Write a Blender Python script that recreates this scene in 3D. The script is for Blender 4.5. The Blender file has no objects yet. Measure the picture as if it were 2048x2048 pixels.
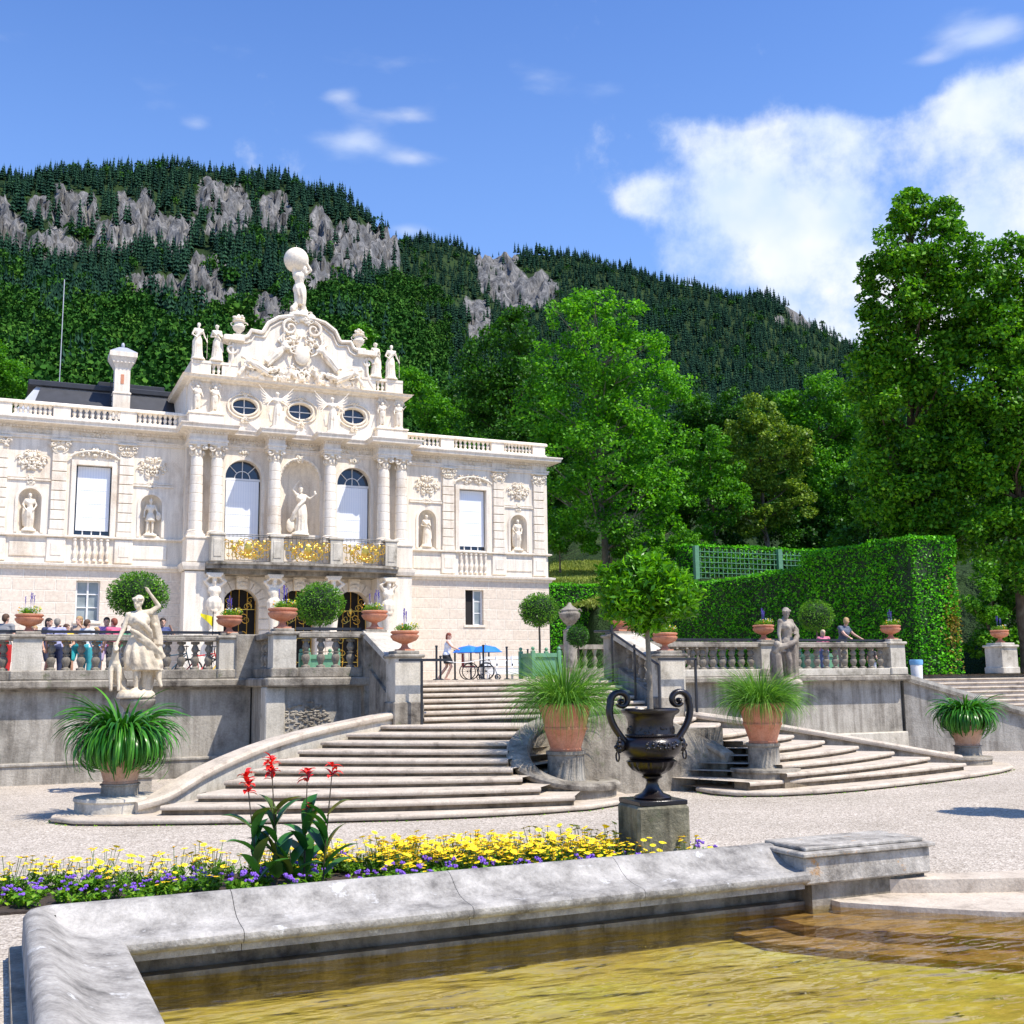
import bpy, math, random
import numpy as np
from mathutils import Vector, Matrix, noise
from mathutils.geometry import tessellate_polygon
random.seed(7); rng = np.random.default_rng(7)
R = math.radians; PI = math.pi
C = bpy.context.scene
COL = C.collection

# ------------------------------------------------------------------ camera
F = 2238.; PIT = R(8.56); YAW = R(24.5); ROLL = 0.0121
FW = Vector((math.sin(YAW)*math.cos(PIT), math.cos(YAW)*math.cos(PIT), math.sin(PIT)))
_r = Vector((math.cos(YAW), -math.sin(YAW), 0)); _u = _r.cross(FW)
RT = _r*math.cos(ROLL) - _u*math.sin(ROLL); UP = _u*math.cos(ROLL) + _r*math.sin(ROLL)
cam = bpy.data.cameras.new('camera'); camo = bpy.data.objects.new('camera', cam); COL.objects.link(camo)
m = Matrix((RT, UP, -FW)).transposed().to_4x4(); camo.matrix_world = m
cam.sensor_width = 36; cam.lens = F/2048*36; cam.clip_start = .1; cam.clip_end = 9000
C.camera = camo
def ray(px, py): return FW + RT*((px-1024)/F) + UP*((1024-py)/F)
def at(px, py, Y=None, Z=None):
    d = ray(px, py); t = Y/d.y if Y is not None else Z/d.z
    return Vector((d.x*t, d.y*t, d.z*t))
def proj(v):
    k = v.dot(FW); return 1024 + F*v.dot(RT)/k, 1024 - F*v.dot(UP)/k

# ------------------------------------------------------------------ light, sky
SUN = Vector((.30, -.42, .86)).normalized()
sl = bpy.data.lights.new('sun', 'SUN'); sl.energy = 4.6; sl.angle = R(.53); sl.color = (1, .925, .82)
so = bpy.data.objects.new('sun', sl); COL.objects.link(so)
so.rotation_euler = SUN.to_track_quat('Z', 'Y').to_euler()
C.view_settings.view_transform = 'Standard'; C.view_settings.look = 'None'
C.view_settings.exposure = 0.42; C.view_settings.gamma = 1
W = bpy.data.worlds.new('World'); C.world = W; W.use_nodes = True
def build_world():
    nt = W.node_tree; N = nt.nodes; L = nt.links; N.clear()
    out = N.new('ShaderNodeOutputWorld'); bg = N.new('ShaderNodeBackground'); L.new(bg.outputs[0], out.inputs[0])
    sky = N.new('ShaderNodeTexSky'); sky.sky_type = 'NISHITA'; sky.sun_disc = False
    sky.sun_elevation = math.asin(SUN.z); sky.sun_rotation = math.atan2(SUN.x, SUN.y)
    sky.altitude = 900; sky.air_density = 1.0; sky.dust_density = 1.3; sky.ozone_density = 2.5
    def mth(op, a, b=None, c=None):
        n = N.new('ShaderNodeMath'); n.operation = op
        for i, x in enumerate((a, b, c)):
            if x is None: continue
            if isinstance(x, (int, float)): n.inputs[i].default_value = x
            else: L.new(x, n.inputs[i])
        return n.outputs[0]
    tc = N.new('ShaderNodeTexCoord'); sp = N.new('ShaderNodeSeparateXYZ'); L.new(tc.outputs['Generated'], sp.inputs[0])
    az = mth('ARCTAN2', sp.outputs[0], sp.outputs[1]); el = mth('ARCSINE', sp.outputs[2])
    cb = N.new('ShaderNodeCombineXYZ'); L.new(az, cb.inputs[0]); L.new(el, cb.inputs[1])
    # warp
    nz = N.new('ShaderNodeTexNoise'); nz.inputs['Scale'].default_value = 7; nz.inputs['Detail'].default_value = 9; nz.inputs['Roughness'].default_value = .62
    L.new(cb.outputs[0], nz.inputs[0])
    nf = nz.outputs['Fac']
    nz2 = N.new('ShaderNodeTexNoise'); nz2.inputs['Scale'].default_value = 22; nz2.inputs['Detail'].default_value = 7
    mp = N.new('ShaderNodeMapping'); mp.inputs['Scale'].default_value = (.5, 1.3, 1); mp.inputs['Rotation'].default_value = (0, 0, .35)
    L.new(cb.outputs[0], mp.inputs[0]); L.new(mp.outputs[0], nz2.inputs[0])
    def blobs(lst):
        tot = None
        for (px, py, rx, ry, w) in lst:
            d = ray(px, py).normalized(); a0 = math.atan2(d.x, d.y); e0 = math.asin(d.z)
            dx = mth('MULTIPLY', mth('SUBTRACT', az, a0), F/rx); dy = mth('MULTIPLY', mth('SUBTRACT', el, e0), F/ry)
            q = mth('ADD', mth('MULTIPLY', dx, dx), mth('MULTIPLY', dy, dy))
            g = mth('MULTIPLY', mth('POWER', 2.718, mth('MULTIPLY', q, -1)), w)
            tot = g if tot is None else mth('ADD', tot, g)
        return tot
    big = blobs([(1385,265,75,50,.95),(1500,300,110,55,1.1),(1640,270,110,60,1.15),(1740,300,60,50,.6),(1320,395,75,42,.85),(1430,400,120,70,.7),
                 (1560,420,110,60,.75),(1500,520,150,60,.45),(1640,560,150,90,.8),(1900,260,120,60,1.2),(2060,260,160,110,1.6),(1830,380,140,90,1.1),
                 (1960,480,170,130,1.1),(1760,470,120,70,.7),(1780,640,160,110,.9),(1620,640,150,60,.5),(2300,500,300,300,1.2),(1800,540,500,150,.3),(1480,470,150,80,.75),(1400,520,130,60,.6),(1540,560,170,80,.8),(1700,600,120,80,.7),(1500,400,90,60,.5),(1260,400,60,40,.7)])
    thin = blobs([(690,285,90,26,.55),(800,232,70,20,.4),(395,247,40,16,.3),(1970,65,90,30,.75),(1860,120,50,14,.4),(700,205,50,30,.25),(670,190,40,16,.3),(820,315,50,14,.4),(820,465,60,20,.6),(300,100,420,60,.16),(1000,180,380,90,.14)])
    f1 = mth('SUBTRACT', mth('ADD', mth('MINIMUM', big, 1.12), mth('MULTIPLY', nf, 3.6)), 2.44)
    rp = N.new('ShaderNodeMapRange'); rp.interpolation_type = 'SMOOTHSTEP'; rp.inputs[1].default_value = -.25; rp.inputs[2].default_value = .75; L.new(f1, rp.inputs[0])
    f2 = mth('SUBTRACT', mth('ADD', thin, mth('MULTIPLY', nz2.outputs['Fac'], 1.2)), .78)
    rp2 = N.new('ShaderNodeMapRange'); rp2.interpolation_type = 'SMOOTHSTEP'; rp2.inputs[1].default_value = 0; rp2.inputs[2].default_value = .8; rp2.inputs[4].default_value = .8; L.new(f2, rp2.inputs[0])
    fac = mth('MAXIMUM', rp.outputs[0], rp2.outputs[0])
    # cloud colour: white tops, faint blue-grey in thick lower parts
    nz3 = N.new('ShaderNodeTexNoise'); nz3.inputs['Scale'].default_value = 9; nz3.inputs['Detail'].default_value = 4; L.new(cb.outputs[0], nz3.inputs[0])
    cr = N.new('ShaderNodeValToRGB'); cr.color_ramp.elements[0].position = .35; cr.color_ramp.elements[1].position = .62
    cr.color_ramp.elements[0].color = (5.2, 6.3, 8.3, 1); cr.color_ramp.elements[1].color = (7.9, 8.1, 8.4, 1)
    L.new(nz3.outputs['Fac'], cr.inputs[0])
    tint = N.new('ShaderNodeMix'); tint.data_type = 'RGBA'; tint.blend_type = 'MULTIPLY'; tint.inputs[0].default_value = 1; tint.inputs[7].default_value = SKYTINT
    L.new(sky.outputs[0], tint.inputs[6])
    hz_ = N.new('ShaderNodeMapRange'); hz_.interpolation_type = 'SMOOTHSTEP'; hz_.inputs[1].default_value = R(38); hz_.inputs[2].default_value = R(8); hz_.inputs[4].default_value = .6; L.new(el, hz_.inputs[0])
    h2 = N.new('ShaderNodeMix'); h2.data_type = 'RGBA'; L.new(hz_.outputs[0], h2.inputs[0]); L.new(tint.outputs[2], h2.inputs[6]); h2.inputs[7].default_value = (2.7,4.6,8.3,1)
    mx = N.new('ShaderNodeMix'); mx.data_type = 'RGBA'; L.new(fac, mx.inputs[0]); L.new(h2.outputs[2], mx.inputs[6]); L.new(cr.outputs[0], mx.inputs[7])
    L.new(mx.outputs[2], bg.inputs[0]); bg.inputs[1].default_value = .1
SKYTINT = (1.0, 1.36, 1.95, 1)
build_world()

# ------------------------------------------------------------------ materials
MATS = {}
def newmat(name):
    mt = bpy.data.materials.new(name); mt.use_nodes = True; MATS[name] = mt
    nt = mt.node_tree; return mt, nt, nt.nodes, nt.links, nt.nodes['Principled BSDF']
def ramp(N, stops):
    cr = N.new('ShaderNodeValToRGB'); e = cr.color_ramp.elements
    while len(e) < len(stops): e.new(.5)
    for i, (p, c) in enumerate(stops): e[i].position = p; e[i].color = (*c, 1)
    return cr
def tnoise(N, L, src, scale, detail=5, rough=.55, stretch=None):
    n = N.new('ShaderNodeTexNoise'); n.inputs['Scale'].default_value = scale; n.inputs['Detail'].default_value = detail; n.inputs['Roughness'].default_value = rough
    if stretch:
        mp = N.new('ShaderNodeMapping'); mp.inputs['Scale'].default_value = stretch; L.new(src, mp.inputs[0]); src = mp.outputs[0]
    L.new(src, n.inputs[0]); return n.outputs['Fac']
def mixc(N, L, f, a, b, mode='MIX'):
    x = N.new('ShaderNodeMix'); x.data_type = 'RGBA'; x.blend_type = mode
    if isinstance(f, (int, float)): x.inputs[0].default_value = f
    else: L.new(f, x.inputs[0])
    for i, v in ((6, a), (7, b)):
        if isinstance(v, tuple): x.inputs[i].default_value = (*v[:3], 1)
        else: L.new(v, x.inputs[i])
    return x.outputs[2]
def bump(N, L, B, h, strength, dist):
    b = N.new('ShaderNodeBump'); b.inputs['Strength'].default_value = strength; b.inputs['Distance'].default_value = dist
    L.new(h, b.inputs['Height']); L.new(b.outputs[0], B.inputs['Normal'])
def plain(name, col, rough=.6, var=.15, scale=6, metal=0, bmp=0, bs=40, spec=.5):
    mt, nt, N, L, B = newmat(name); tc = N.new('ShaderNodeTexCoord').outputs['Object']
    n = tnoise(N, L, tc, scale)
    lo = tuple(max(0, c*(1-var)) for c in col); hi = tuple(min(1, c*(1+var)) for c in col)
    cr = ramp(N, [(.3, lo), (.7, hi)]); L.new(n, cr.inputs[0]); L.new(cr.outputs[0], B.inputs['Base Color'])
    B.inputs['Roughness'].default_value = rough; B.inputs['Metallic'].default_value = metal; B.inputs['Specular IOR Level'].default_value = spec
    if bmp: bump(N, L, B, tnoise(N, L, tc, bs, 6), bmp, .02)
    return mt
WARM = lambda c, k=(1.03,.995,.93): tuple(min(.9, a*b) for a, b in zip(c, k))
def stone(name, base, dark, light, amount=.5, streak=True, bmp=.5, scale=1.2, moss=None, rough=.85):
    """weathered masonry: blotches, vertical run-off streaks, lichen"""
    base, dark, light = WARM(base), WARM(dark), WARM(light)
    mt, nt, N, L, B = newmat(name); tc = N.new('ShaderNodeTexCoord').outputs['Object']
    n1 = tnoise(N, L, tc, scale, 8, .65)
    cr = ramp(N, [(.30, dark), (.46+.1*(amount-.5), base), (.72, light)]); L.new(n1, cr.inputs[0]); col = cr.outputs[0]
    if streak:
        n2 = tnoise(N, L, tc, 2.4, 6, .6, (2.2, 2.2, .22)); c2 = ramp(N, [(.42, (1, 1, 1)), (.66, (.42, .40, .38))]); L.new(n2, c2.inputs[0])
        col = mixc(N, L, amount, col, c2.outputs[0], 'MULTIPLY')
    n3 = tnoise(N, L, tc, 26, 7, .7); c3 = ramp(N, [(.3, (.72, .72, .72)), (.6, (1.08, 1.08, 1.08))]); L.new(n3, c3.inputs[0])
    col = mixc(N, L, .8, col, c3.outputs[0], 'MULTIPLY')
    if moss:
        n4 = tnoise(N, L, tc, 3.1, 8, .7); c4 = ramp(N, [(.60, (0, 0, 0)), (.68, (1, 1, 1))]); L.new(n4, c4.inputs[0]); col = mixc(N, L, c4.outputs[0], col, moss)
    L.new(col, B.inputs['Base Color']); B.inputs['Roughness'].default_value = rough; B.inputs['Specular IOR Level'].default_value = .25
    if bmp: bump(N, L, B, tnoise(N, L, tc, 18, 9, .65), bmp, .03)
    return mt
def leafmat(name, dark, mid, light, trans=.3, rough=.45, big=.6, spec=.5):
    mt, nt, N, L, B = newmat(name)
    g = N.new('ShaderNodeNewGeometry'); cr = ramp(N, [(0, dark), (.5, mid), (1, light)]); L.new(g.outputs['Random Per Island'], cr.inputs[0])
    tc = N.new('ShaderNodeTexCoord').outputs['Object']
    n = tnoise(N, L, tc, big, 3); c2 = ramp(N, [(.35, (.68, .74, .7)), (.65, (1.25, 1.18, 1.0))]); L.new(n, c2.inputs[0])
    col = mixc(N, L, 1, cr.outputs[0], c2.outputs[0], 'MULTIPLY')
    L.new(col, B.inputs['Base Color']); B.inputs['Roughness'].default_value = rough; B.inputs['Specular IOR Level'].default_value = spec*.5
    if trans:
        t = N.new('ShaderNodeBsdfTranslucent'); tcol = mixc(N, L, 1, col, (1.5, 1.5, .6), 'MULTIPLY'); L.new(tcol, t.inputs[0])
        ms = N.new('ShaderNodeMixShader'); ms.inputs[0].default_value = trans; L.new(B.outputs[0], ms.inputs[1]); L.new(t.outputs[0], ms.inputs[2])
        L.new(ms.outputs[0], N['Material Output'].inputs[0])
    return mt
def tintmat(name, dark, mid, light, trans=0):
    mt, nt, N, L, B = newmat(name); a = N.new('ShaderNodeAttribute'); a.attribute_name = 'tint'; g = N.new('ShaderNodeNewGeometry')
    m1 = N.new('ShaderNodeMath'); m1.operation = 'MULTIPLY_ADD'; m1.inputs[1].default_value = .3; L.new(g.outputs['Random Per Island'], m1.inputs[0]); m2 = N.new('ShaderNodeMath'); m2.operation = 'MULTIPLY_ADD'; m2.inputs[1].default_value = .85; m2.inputs[2].default_value = -.08
    L.new(a.outputs['Fac'], m2.inputs[0]); L.new(m2.outputs[0], m1.inputs[2]); cr = ramp(N, [(0, dark), (.5, mid), (1, light)]); L.new(m1.outputs[0], cr.inputs[0]); L.new(cr.outputs[0], B.inputs['Base Color'])
    B.inputs['Roughness'].default_value = .9; B.inputs['Specular IOR Level'].default_value = .1; return mt
def brickmat(name, c1, c2, mortar, bw, bh, off=.5, bmp=.8, msize=.03):
    c1, c2, mortar = WARM(c1), WARM(c2), WARM(mortar)
    mt, nt, N, L, B = newmat(name); tc = N.new('ShaderNodeTexCoord').outputs['Object']
    sp = N.new('ShaderNodeSeparateXYZ'); L.new(tc, sp.inputs[0]); cb = N.new('ShaderNodeCombineXYZ')
    ad = N.new('ShaderNodeMath'); ad.operation = 'ADD'; L.new(sp.outputs[0], ad.inputs[0]); L.new(sp.outputs[1], ad.inputs[1])
    L.new(ad.outputs[0], cb.inputs[0]); L.new(sp.outputs[2], cb.inputs[1])
    b = N.new('ShaderNodeTexBrick'); L.new(cb.outputs[0], b.inputs[0]); b.inputs['Scale'].default_value = 1; b.offset = off
    b.inputs['Brick Width'].default_value = bw; b.inputs['Row Height'].default_value = bh; b.inputs['Mortar Size'].default_value = msize; b.inputs['Mortar Smooth'].default_value = .35
    b.inputs['Color1'].default_value = (*c1, 1); b.inputs['Color2'].default_value = (*c2, 1); b.inputs['Mortar'].default_value = (*mortar, 1)
    n3 = tnoise(N, L, tc, 9, 7, .65); c3 = ramp(N, [(.3, (.8, .79, .78)), (.65, (1.06, 1.06, 1.06))]); L.new(n3, c3.inputs[0])
    L.new(mixc(N, L, 1, b.outputs['Color'], c3.outputs[0], 'MULTIPLY'), B.inputs['Base Color']); B.inputs['Roughness'].default_value = .85
    inv = N.new('ShaderNodeMath'); inv.operation = 'MULTIPLY_ADD'; inv.inputs[1].default_value = -1; inv.inputs[2].default_value = 1; L.new(b.outputs['Fac'], inv.inputs[0])
    a2 = N.new('ShaderNodeMath'); a2.operation = 'MULTIPLY_ADD'; a2.inputs[1].default_value = .35; L.new(n3, a2.inputs[0]); L.new(inv.outputs[0], a2.inputs[2])
    bump(N, L, B, a2.outputs[0], bmp, .05)
    return mt
CREAM = stone('cream_plaster', (.86,.795,.70), (.70,.61,.50), (.88,.835,.76), .34, True, .12, .55)
CREAM2 = stone('carved_limestone', (.80,.73,.62), (.56,.46,.35), (.86,.81,.71), .12, False, .3, 2.2)
RUST = brickmat('rusticated_stone', (.72,.635,.54), (.77,.69,.60), (.86,.80,.71), .93, .547)
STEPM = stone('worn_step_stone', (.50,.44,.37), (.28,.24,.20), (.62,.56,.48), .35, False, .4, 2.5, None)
WALLM = stone('weathered_lime_plaster', (.42,.40,.36), (.17,.16,.14), (.55,.53,.48), .75, True, .6, .9)
COPM = stone('lichened_coping_stone', (.30,.275,.235), (.08,.07,.06), (.48,.45,.39), .6, True, .7, 1.8, (.16,.16,.10))
PLAST = stone('pale_pier_plaster', (.55,.52,.45), (.24,.22,.18), (.68,.65,.58), .35, True, .35, 1.6)
RIMM = stone('basin_rim_stone', (.31,.30,.285), (.12,.115,.11), (.56,.545,.52), .45, False, .7, 2.6, (.66,.65,.62))
LICH = stone('lichen_spotted_stone', (.36,.345,.32), (.13,.125,.12), (.62,.60,.56), .5, True, .7, 3.0, (.50,.27,.09))
DAMP = stone('damp_basin_stone', (.22,.20,.16), (.07,.06,.05), (.34,.31,.27), .7, True, .5, 2.2, (.08,.07,.04), .5)
WETST = stone('wet_algae_stone', (.30,.20,.10), (.14,.08,.035), (.42,.30,.18), .3, False, .3, 2.4, None, .25)
PEDM = stone('mossy_block_stone', (.24,.225,.16), (.07,.07,.045), (.42,.39,.30), .8, True, .7, 2.0, (.11,.12,.06))
TERRA = stone('terracotta', (.56,.235,.14), (.42,.16,.09), (.66,.33,.22), .2, False, .2, 3.5, None, .7)
TERRA2 = stone('pale_terracotta', (.55,.33,.22), (.40,.22,.14), (.62,.44,.33), .25, True, .2, 3.0, None, .75)
STAT1 = stone('statue_limestone', (.66,.58,.45), (.34,.28,.21), (.74,.67,.55), .35, True, .25, 2.6)
STAT2 = stone('soiled_statue_stone', (.30,.265,.23), (.09,.075,.07), (.58,.53,.44), .6, True, .3, 1.8)
IRONM = plain('black_iron', (.012,.008,.008), .28, .4, 4, .1, .15, 60, .6)
DARKM = plain('dark_steel', (.035,.037,.042), .45, .2, 3, .4)
GOLD = plain('gilded_iron', (.83,.52,.10), .32, .25, 9, 1, .3, 50)
BLKIN = plain('dark_interior', (.012,.010,.009), .8, .2)
ROOFM = plain('dark_roof_sheet', (.022,.024,.03), .5, .3, 2)
ROOFG = plain('grey_roof_glass', (.42,.44,.48), .35, .12, 1.5)
GLASSM = plain('dark_window_glass', (.02,.028,.045), .08, .3, 1, 0, 0, 40, .8)
GLASSG = plain('curtained_glass', (.30,.34,.34), .15, .3, 1.2)
WHITE = plain('white_paint', (.80,.79,.76), .5, .04)
GRNBOX = plain('green_planter_paint', (.13,.30,.17), .5, .12, 5, 0, .2)
RISER = stone('shaded_mossy_riser_stone', (.20,.165,.12), (.08,.065,.045), (.34,.29,.22), .6, True, .4, 2.0)  # dark riser tone: moss plus the shade under the nosing, painted into the colour
TRUNKM = stone('bark', (.12,.09,.065), (.05,.04,.03), (.20,.17,.13), .4, True, .8, 3)
BARK2 = stone('grey_bark', (.24,.215,.18), (.12,.10,.08), (.34,.31,.27), .4, True, .8, 3)
SOIL = plain('dark_soil', (.05,.035,.025), .95, .4, 20, 0, .8, 60)
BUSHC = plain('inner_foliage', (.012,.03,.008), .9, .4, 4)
def blindmat():
    mt, nt, N, L, B = newmat('window_blind'); tc = N.new('ShaderNodeTexCoord').outputs['Object']
    w = N.new('ShaderNodeTexWave'); w.bands_direction = 'X'; w.inputs['Scale'].default_value = 2.6; w.inputs['Distortion'].default_value = .5; L.new(tc, w.inputs[0])
    cr = ramp(N, [(0, (.76,.79,.83)), (1, (.84,.86,.88))]); L.new(w.outputs['Fac'], cr.inputs[0]); L.new(cr.outputs[0], B.inputs['Base Color']); B.inputs['Roughness'].default_value = .7
    return mt
BLIND = blindmat()
def gravelmat():
    mt, nt, N, L, B = newmat('gravel'); tc = N.new('ShaderNodeTexCoord').outputs['Object']
    v = N.new('ShaderNodeTexVoronoi'); v.inputs['Scale'].default_value = 38; L.new(tc, v.inputs[0])
    sp = N.new('ShaderNodeSeparateColor'); L.new(v.outputs['Color'], sp.inputs[0])
    cr = ramp(N, [(0, (.27,.23,.185)), (.35, (.45,.395,.325)), (.75, (.54,.48,.40)), (1, (.68,.62,.53))]); L.new(sp.outputs[0], cr.inputs[0])
    n = tnoise(N, L, tc, .35, 5, .6); c2 = ramp(N, [(.35, (.86,.85,.83)), (.65, (1.06,1.05,1.04))]); L.new(n, c2.inputs[0])
    n2 = tnoise(N, L, tc, 6, 6, .7); c3 = ramp(N, [(.35, (.88,.87,.86)), (.65, (1.05,1.05,1.05))]); L.new(n2, c3.inputs[0])
    col = mixc(N, L, 1, cr.outputs[0], c2.outputs[0], 'MULTIPLY'); col = mixc(N, L, 1, col, c3.outputs[0], 'MULTIPLY')
    L.new(col, B.inputs['Base Color']); B.inputs['Roughness'].default_value = .95; B.inputs['Specular IOR Level'].default_value = .15
    bump(N, L, B, v.outputs['Distance'], .6, .02); return mt
GRAVEL = gravelmat()
L_LAUREL = leafmat('laurel_leaves', (0.032,0.126,0.007), (0.091,0.298,0.010), (0.237,0.573,0.017), .25, .35, 2.5, .6)
L_TOPI = leafmat('clipped_laurel_leaves', (0.035,0.122,0.011), (0.088,0.245,0.017), (0.193,0.420,0.028), .22, .4, 2)
L_AGA = leafmat('strap_leaves', (0.014,0.095,0.010), (0.042,0.189,0.018), (0.096,0.311,0.030), .18, .3, 2, .6)
L_GRASS = leafmat('ornamental_grass', (0.045,0.139,0.016), (0.108,0.277,0.041), (0.216,0.416,0.073), .35, .5, 3)
L_CANNA = leafmat('canna_leaves', (0.019,0.099,0.022), (0.047,0.189,0.028), (0.109,0.133,0.033), .12, .3, 3, .6)
L_BED = leafmat('bedding_leaves', (0.063,0.179,0.012), (0.152,0.358,0.025), (0.329,0.522,0.040), .3, .5, 3)
L_ASH = leafmat('ash_tree_leaves', (0.040,0.181,0.009), (0.099,0.327,0.015), (0.211,0.540,0.026), .35, .5, .35)
L_MAPLE = leafmat('maple_leaves', (0.022,0.114,0.005), (0.069,0.238,0.010), (0.202,0.457,0.019), .28, .45, .45)
L_DARK = leafmat('dark_tree_leaves', (0.015,0.073,0.007), (0.038,0.139,0.010), (0.075,0.234,0.017), .25, .5, .3)
L_MID = leafmat('mid_tree_leaves', (0.029,0.144,0.007), (0.083,0.269,0.013), (0.166,0.438,0.022), .3, .5, .3)
L_LIME = leafmat('linden_leaves', (0.060,0.137,0.011), (0.154,0.267,0.027), (0.283,0.404,0.045), .25, .5, .5)
L_HEDGE = leafmat('hedge_leaves', (0.026,0.177,0.005), (0.085,0.398,0.011), (0.227,0.735,0.018), .25, .45, .5)
L_FOR = tintmat('conifer_needles', (0.006,0.026,0.018), (0.015,0.050,0.027), (0.033,0.085,0.039))
L_FORX = leafmat('conifer_x', (0.010,0.034,0.018), (0.018,0.053,0.024), (0.032,0.081,0.033), 0, .8, .03)
L_FOR2 = tintmat('slope_broadleaf', (0.013,0.055,0.008), (0.032,0.111,0.012), (0.081,0.187,0.020), .15)
L_FOR2X = leafmat('slope_x', (0.020,0.081,0.010), (0.044,0.155,0.015), (0.094,0.257,0.025), .15, .7, .03)
YEL = plain('yellow_petals', (.92,.74,.01), .5, .08); PUR = plain('purple_petals', (.27,.12,.62), .6, .25, 30); WHT = plain('white_petals', (.8,.8,.76), .6, .05)
REDP = plain('red_petals', (.85,.025,.015), .45, .15, 20); ORG = plain('orange_petals', (.85,.36,.02), .5, .1); STEMM = plain('dark_stem', (.06,.045,.025), .6, .3); BLUP = plain('blue_violet_petals', (.09,.06,.34), .6, .3, 30)
GSTEM = plain('green_stem', (.10,.20,.04), .6, .3)
# ------------------------------------------------------------------ geometry helpers
def tag(o, label=None, cat=None, group=None, kind=None):
    if label: o['label'] = label
    if cat: o['category'] = cat
    if group: o['group'] = group
    if kind: o['kind'] = kind
    return o
def empty(name, label, cat, loc=(0,0,0), rz=0, group=None):
    o = bpy.data.objects.new(name, None); COL.objects.link(o); o.location = loc; o.rotation_euler = (0, 0, rz); o.empty_display_size = .2
    return tag(o, label, cat, group)
def link(name, me, mt, parent=None, loc=None, rz=0):
    o = bpy.data.objects.new(name, me); COL.objects.link(o)
    if mt is not None and not me.materials: me.materials.append(mt)
    if parent: o.parent = parent
    if loc is not None: o.location = loc
    if rz: o.rotation_euler = (0, 0, rz)
    return o
def copy_tree(o, loc=None, rz=None, parent=None, sc=None):
    c = o.copy(); COL.objects.link(c); c.parent = parent
    for ch in list(o.children): copy_tree(ch, parent=c)
    if loc is not None: c.location = loc
    if rz is not None: c.rotation_euler = (0, 0, rz)
    if sc is not None: c.scale = (sc,)*3 if isinstance(sc, (int, float)) else sc
    return c
class MB:
    def __init__(s): s.v = []; s.f = []; s.sm = []
    def add(s, vs, fs, smooth=False, M=None):
        b = len(s.v)
        if M is not None: vs = [M @ Vector(v) for v in vs]
        s.v += [tuple(v) for v in vs]; s.f += [tuple(i+b for i in f) for f in fs]; s.sm += [smooth]*len(fs); return s
    def box(s, x0, x1, y0, y1, z0, z1, M=None):
        return s.add([(x0,y0,z0),(x1,y0,z0),(x1,y1,z0),(x0,y1,z0),(x0,y0,z1),(x1,y0,z1),(x1,y1,z1),(x0,y1,z1)],
                     [(0,3,2,1),(4,5,6,7),(0,1,5,4),(1,2,6,5),(2,3,7,6),(3,0,4,7)], False, M)
    def cbox(s, x0, x1, y0, y1, z0, z1, c=.02, M=None):   # chamfered box
        xs = (x0, x0+c, x1-c, x1); ys = (y0, y0+c, y1-c, y1); zs = (z0, z0+c, z1-c, z1)
        ring = lambda d: [(x0+d,y0),(x1-d,y0),(x1,y0+d),(x1,y1-d),(x1-d,y1),(x0+d,y1),(x0,y1-d),(x0,y0+d)]
        a = ring(c); i2 = [(min(max(x,x0+c),x1-c), min(max(y,y0+c),y1-c)) for x, y in a]
        vs = [(*p, z0) for p in i2]+[(*p, z0+c) for p in a]+[(*p, z1-c) for p in a]+[(*p, z1) for p in i2]
        fs = [tuple(range(7,-1,-1)), tuple(range(24,32))]
        for k in range(3):
            for i in range(8): fs.append((k*8+i, k*8+(i+1)%8, k*8+8+(i+1)%8, k*8+8+i))
        return s.add(vs, fs, False, M)
    def prism(s, pts, z0, z1, M=None, top=None):
        n = len(pts); top = top or pts
        return s.add([(*p, z0) for p in pts]+[(*p, z1) for p in top], [tuple(range(n-1,-1,-1)), tuple(range(n,2*n))]+[(i,(i+1)%n,n+(i+1)%n,n+i) for i in range(n)], False, M)
    def xz(s, pts, y0, y1, M=None):      # polygon in XZ extruded along Y
        n = len(pts)
        return s.add([(x,y0,z) for x,z in pts]+[(x,y1,z) for x,z in pts], [tuple(range(n)), tuple(range(2*n-1,n-1,-1))]+[((i+1)%n,i,n+i,n+(i+1)%n) for i in range(n)], False, M)
    def lathe(s, prof, n=24, c=(0,0,0), M=None, flute=0, fa=.0, zr=None, cap=True):
        vs = []; fs = []
        for r, z in prof:
            for i in range(n):
                a = 2*PI*i/n; rr = r
                if flute and zr and zr[0] <= z <= zr[1]: rr = r*(1+fa*abs(math.sin(flute*a/2)))
                vs.append((c[0]+rr*math.cos(a), c[1]+rr*math.sin(a), c[2]+z))
        for k in range(len(prof)-1):
            for i in range(n): fs.append((k*n+i, k*n+(i+1)%n, (k+1)*n+(i+1)%n, (k+1)*n+i))
        if cap: fs.append(tuple(range(n-1,-1,-1))); fs.append(tuple(range((len(prof)-1)*n, len(prof)*n)))
        return s.add(vs, fs, True, M)
    def tube(s, pts, rad, n=8, M=None, flat=None):
        pts = [Vector(p) for p in pts]; rad = rad if isinstance(rad, (list, tuple)) else [rad]*len(pts)
        vs = []; fs = []; pu = None
        for i, p in enumerate(pts):
            t = (pts[min(i+1,len(pts)-1)]-pts[max(i-1,0)]).normalized()
            if pu is None: pu = t.orthogonal().normalized()
            u = (pu - t*pu.dot(t)); u = u.normalized() if u.length > 1e-6 else t.orthogonal().normalized(); pu = u; w = t.cross(u)
            for k in range(n):
                a = 2*PI*k/n; vs.append(p + (u*math.cos(a)+w*math.sin(a))*rad[i])
        for i in range(len(pts)-1):
            for k in range(n): fs.append((i*n+k, i*n+(k+1)%n, (i+1)*n+(k+1)%n, (i+1)*n+k))
        fs.append(tuple(range(n-1,-1,-1))); fs.append(tuple(range((len(pts)-1)*n, len(pts)*n)))
        return s.add(vs, fs, True, M)
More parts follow.
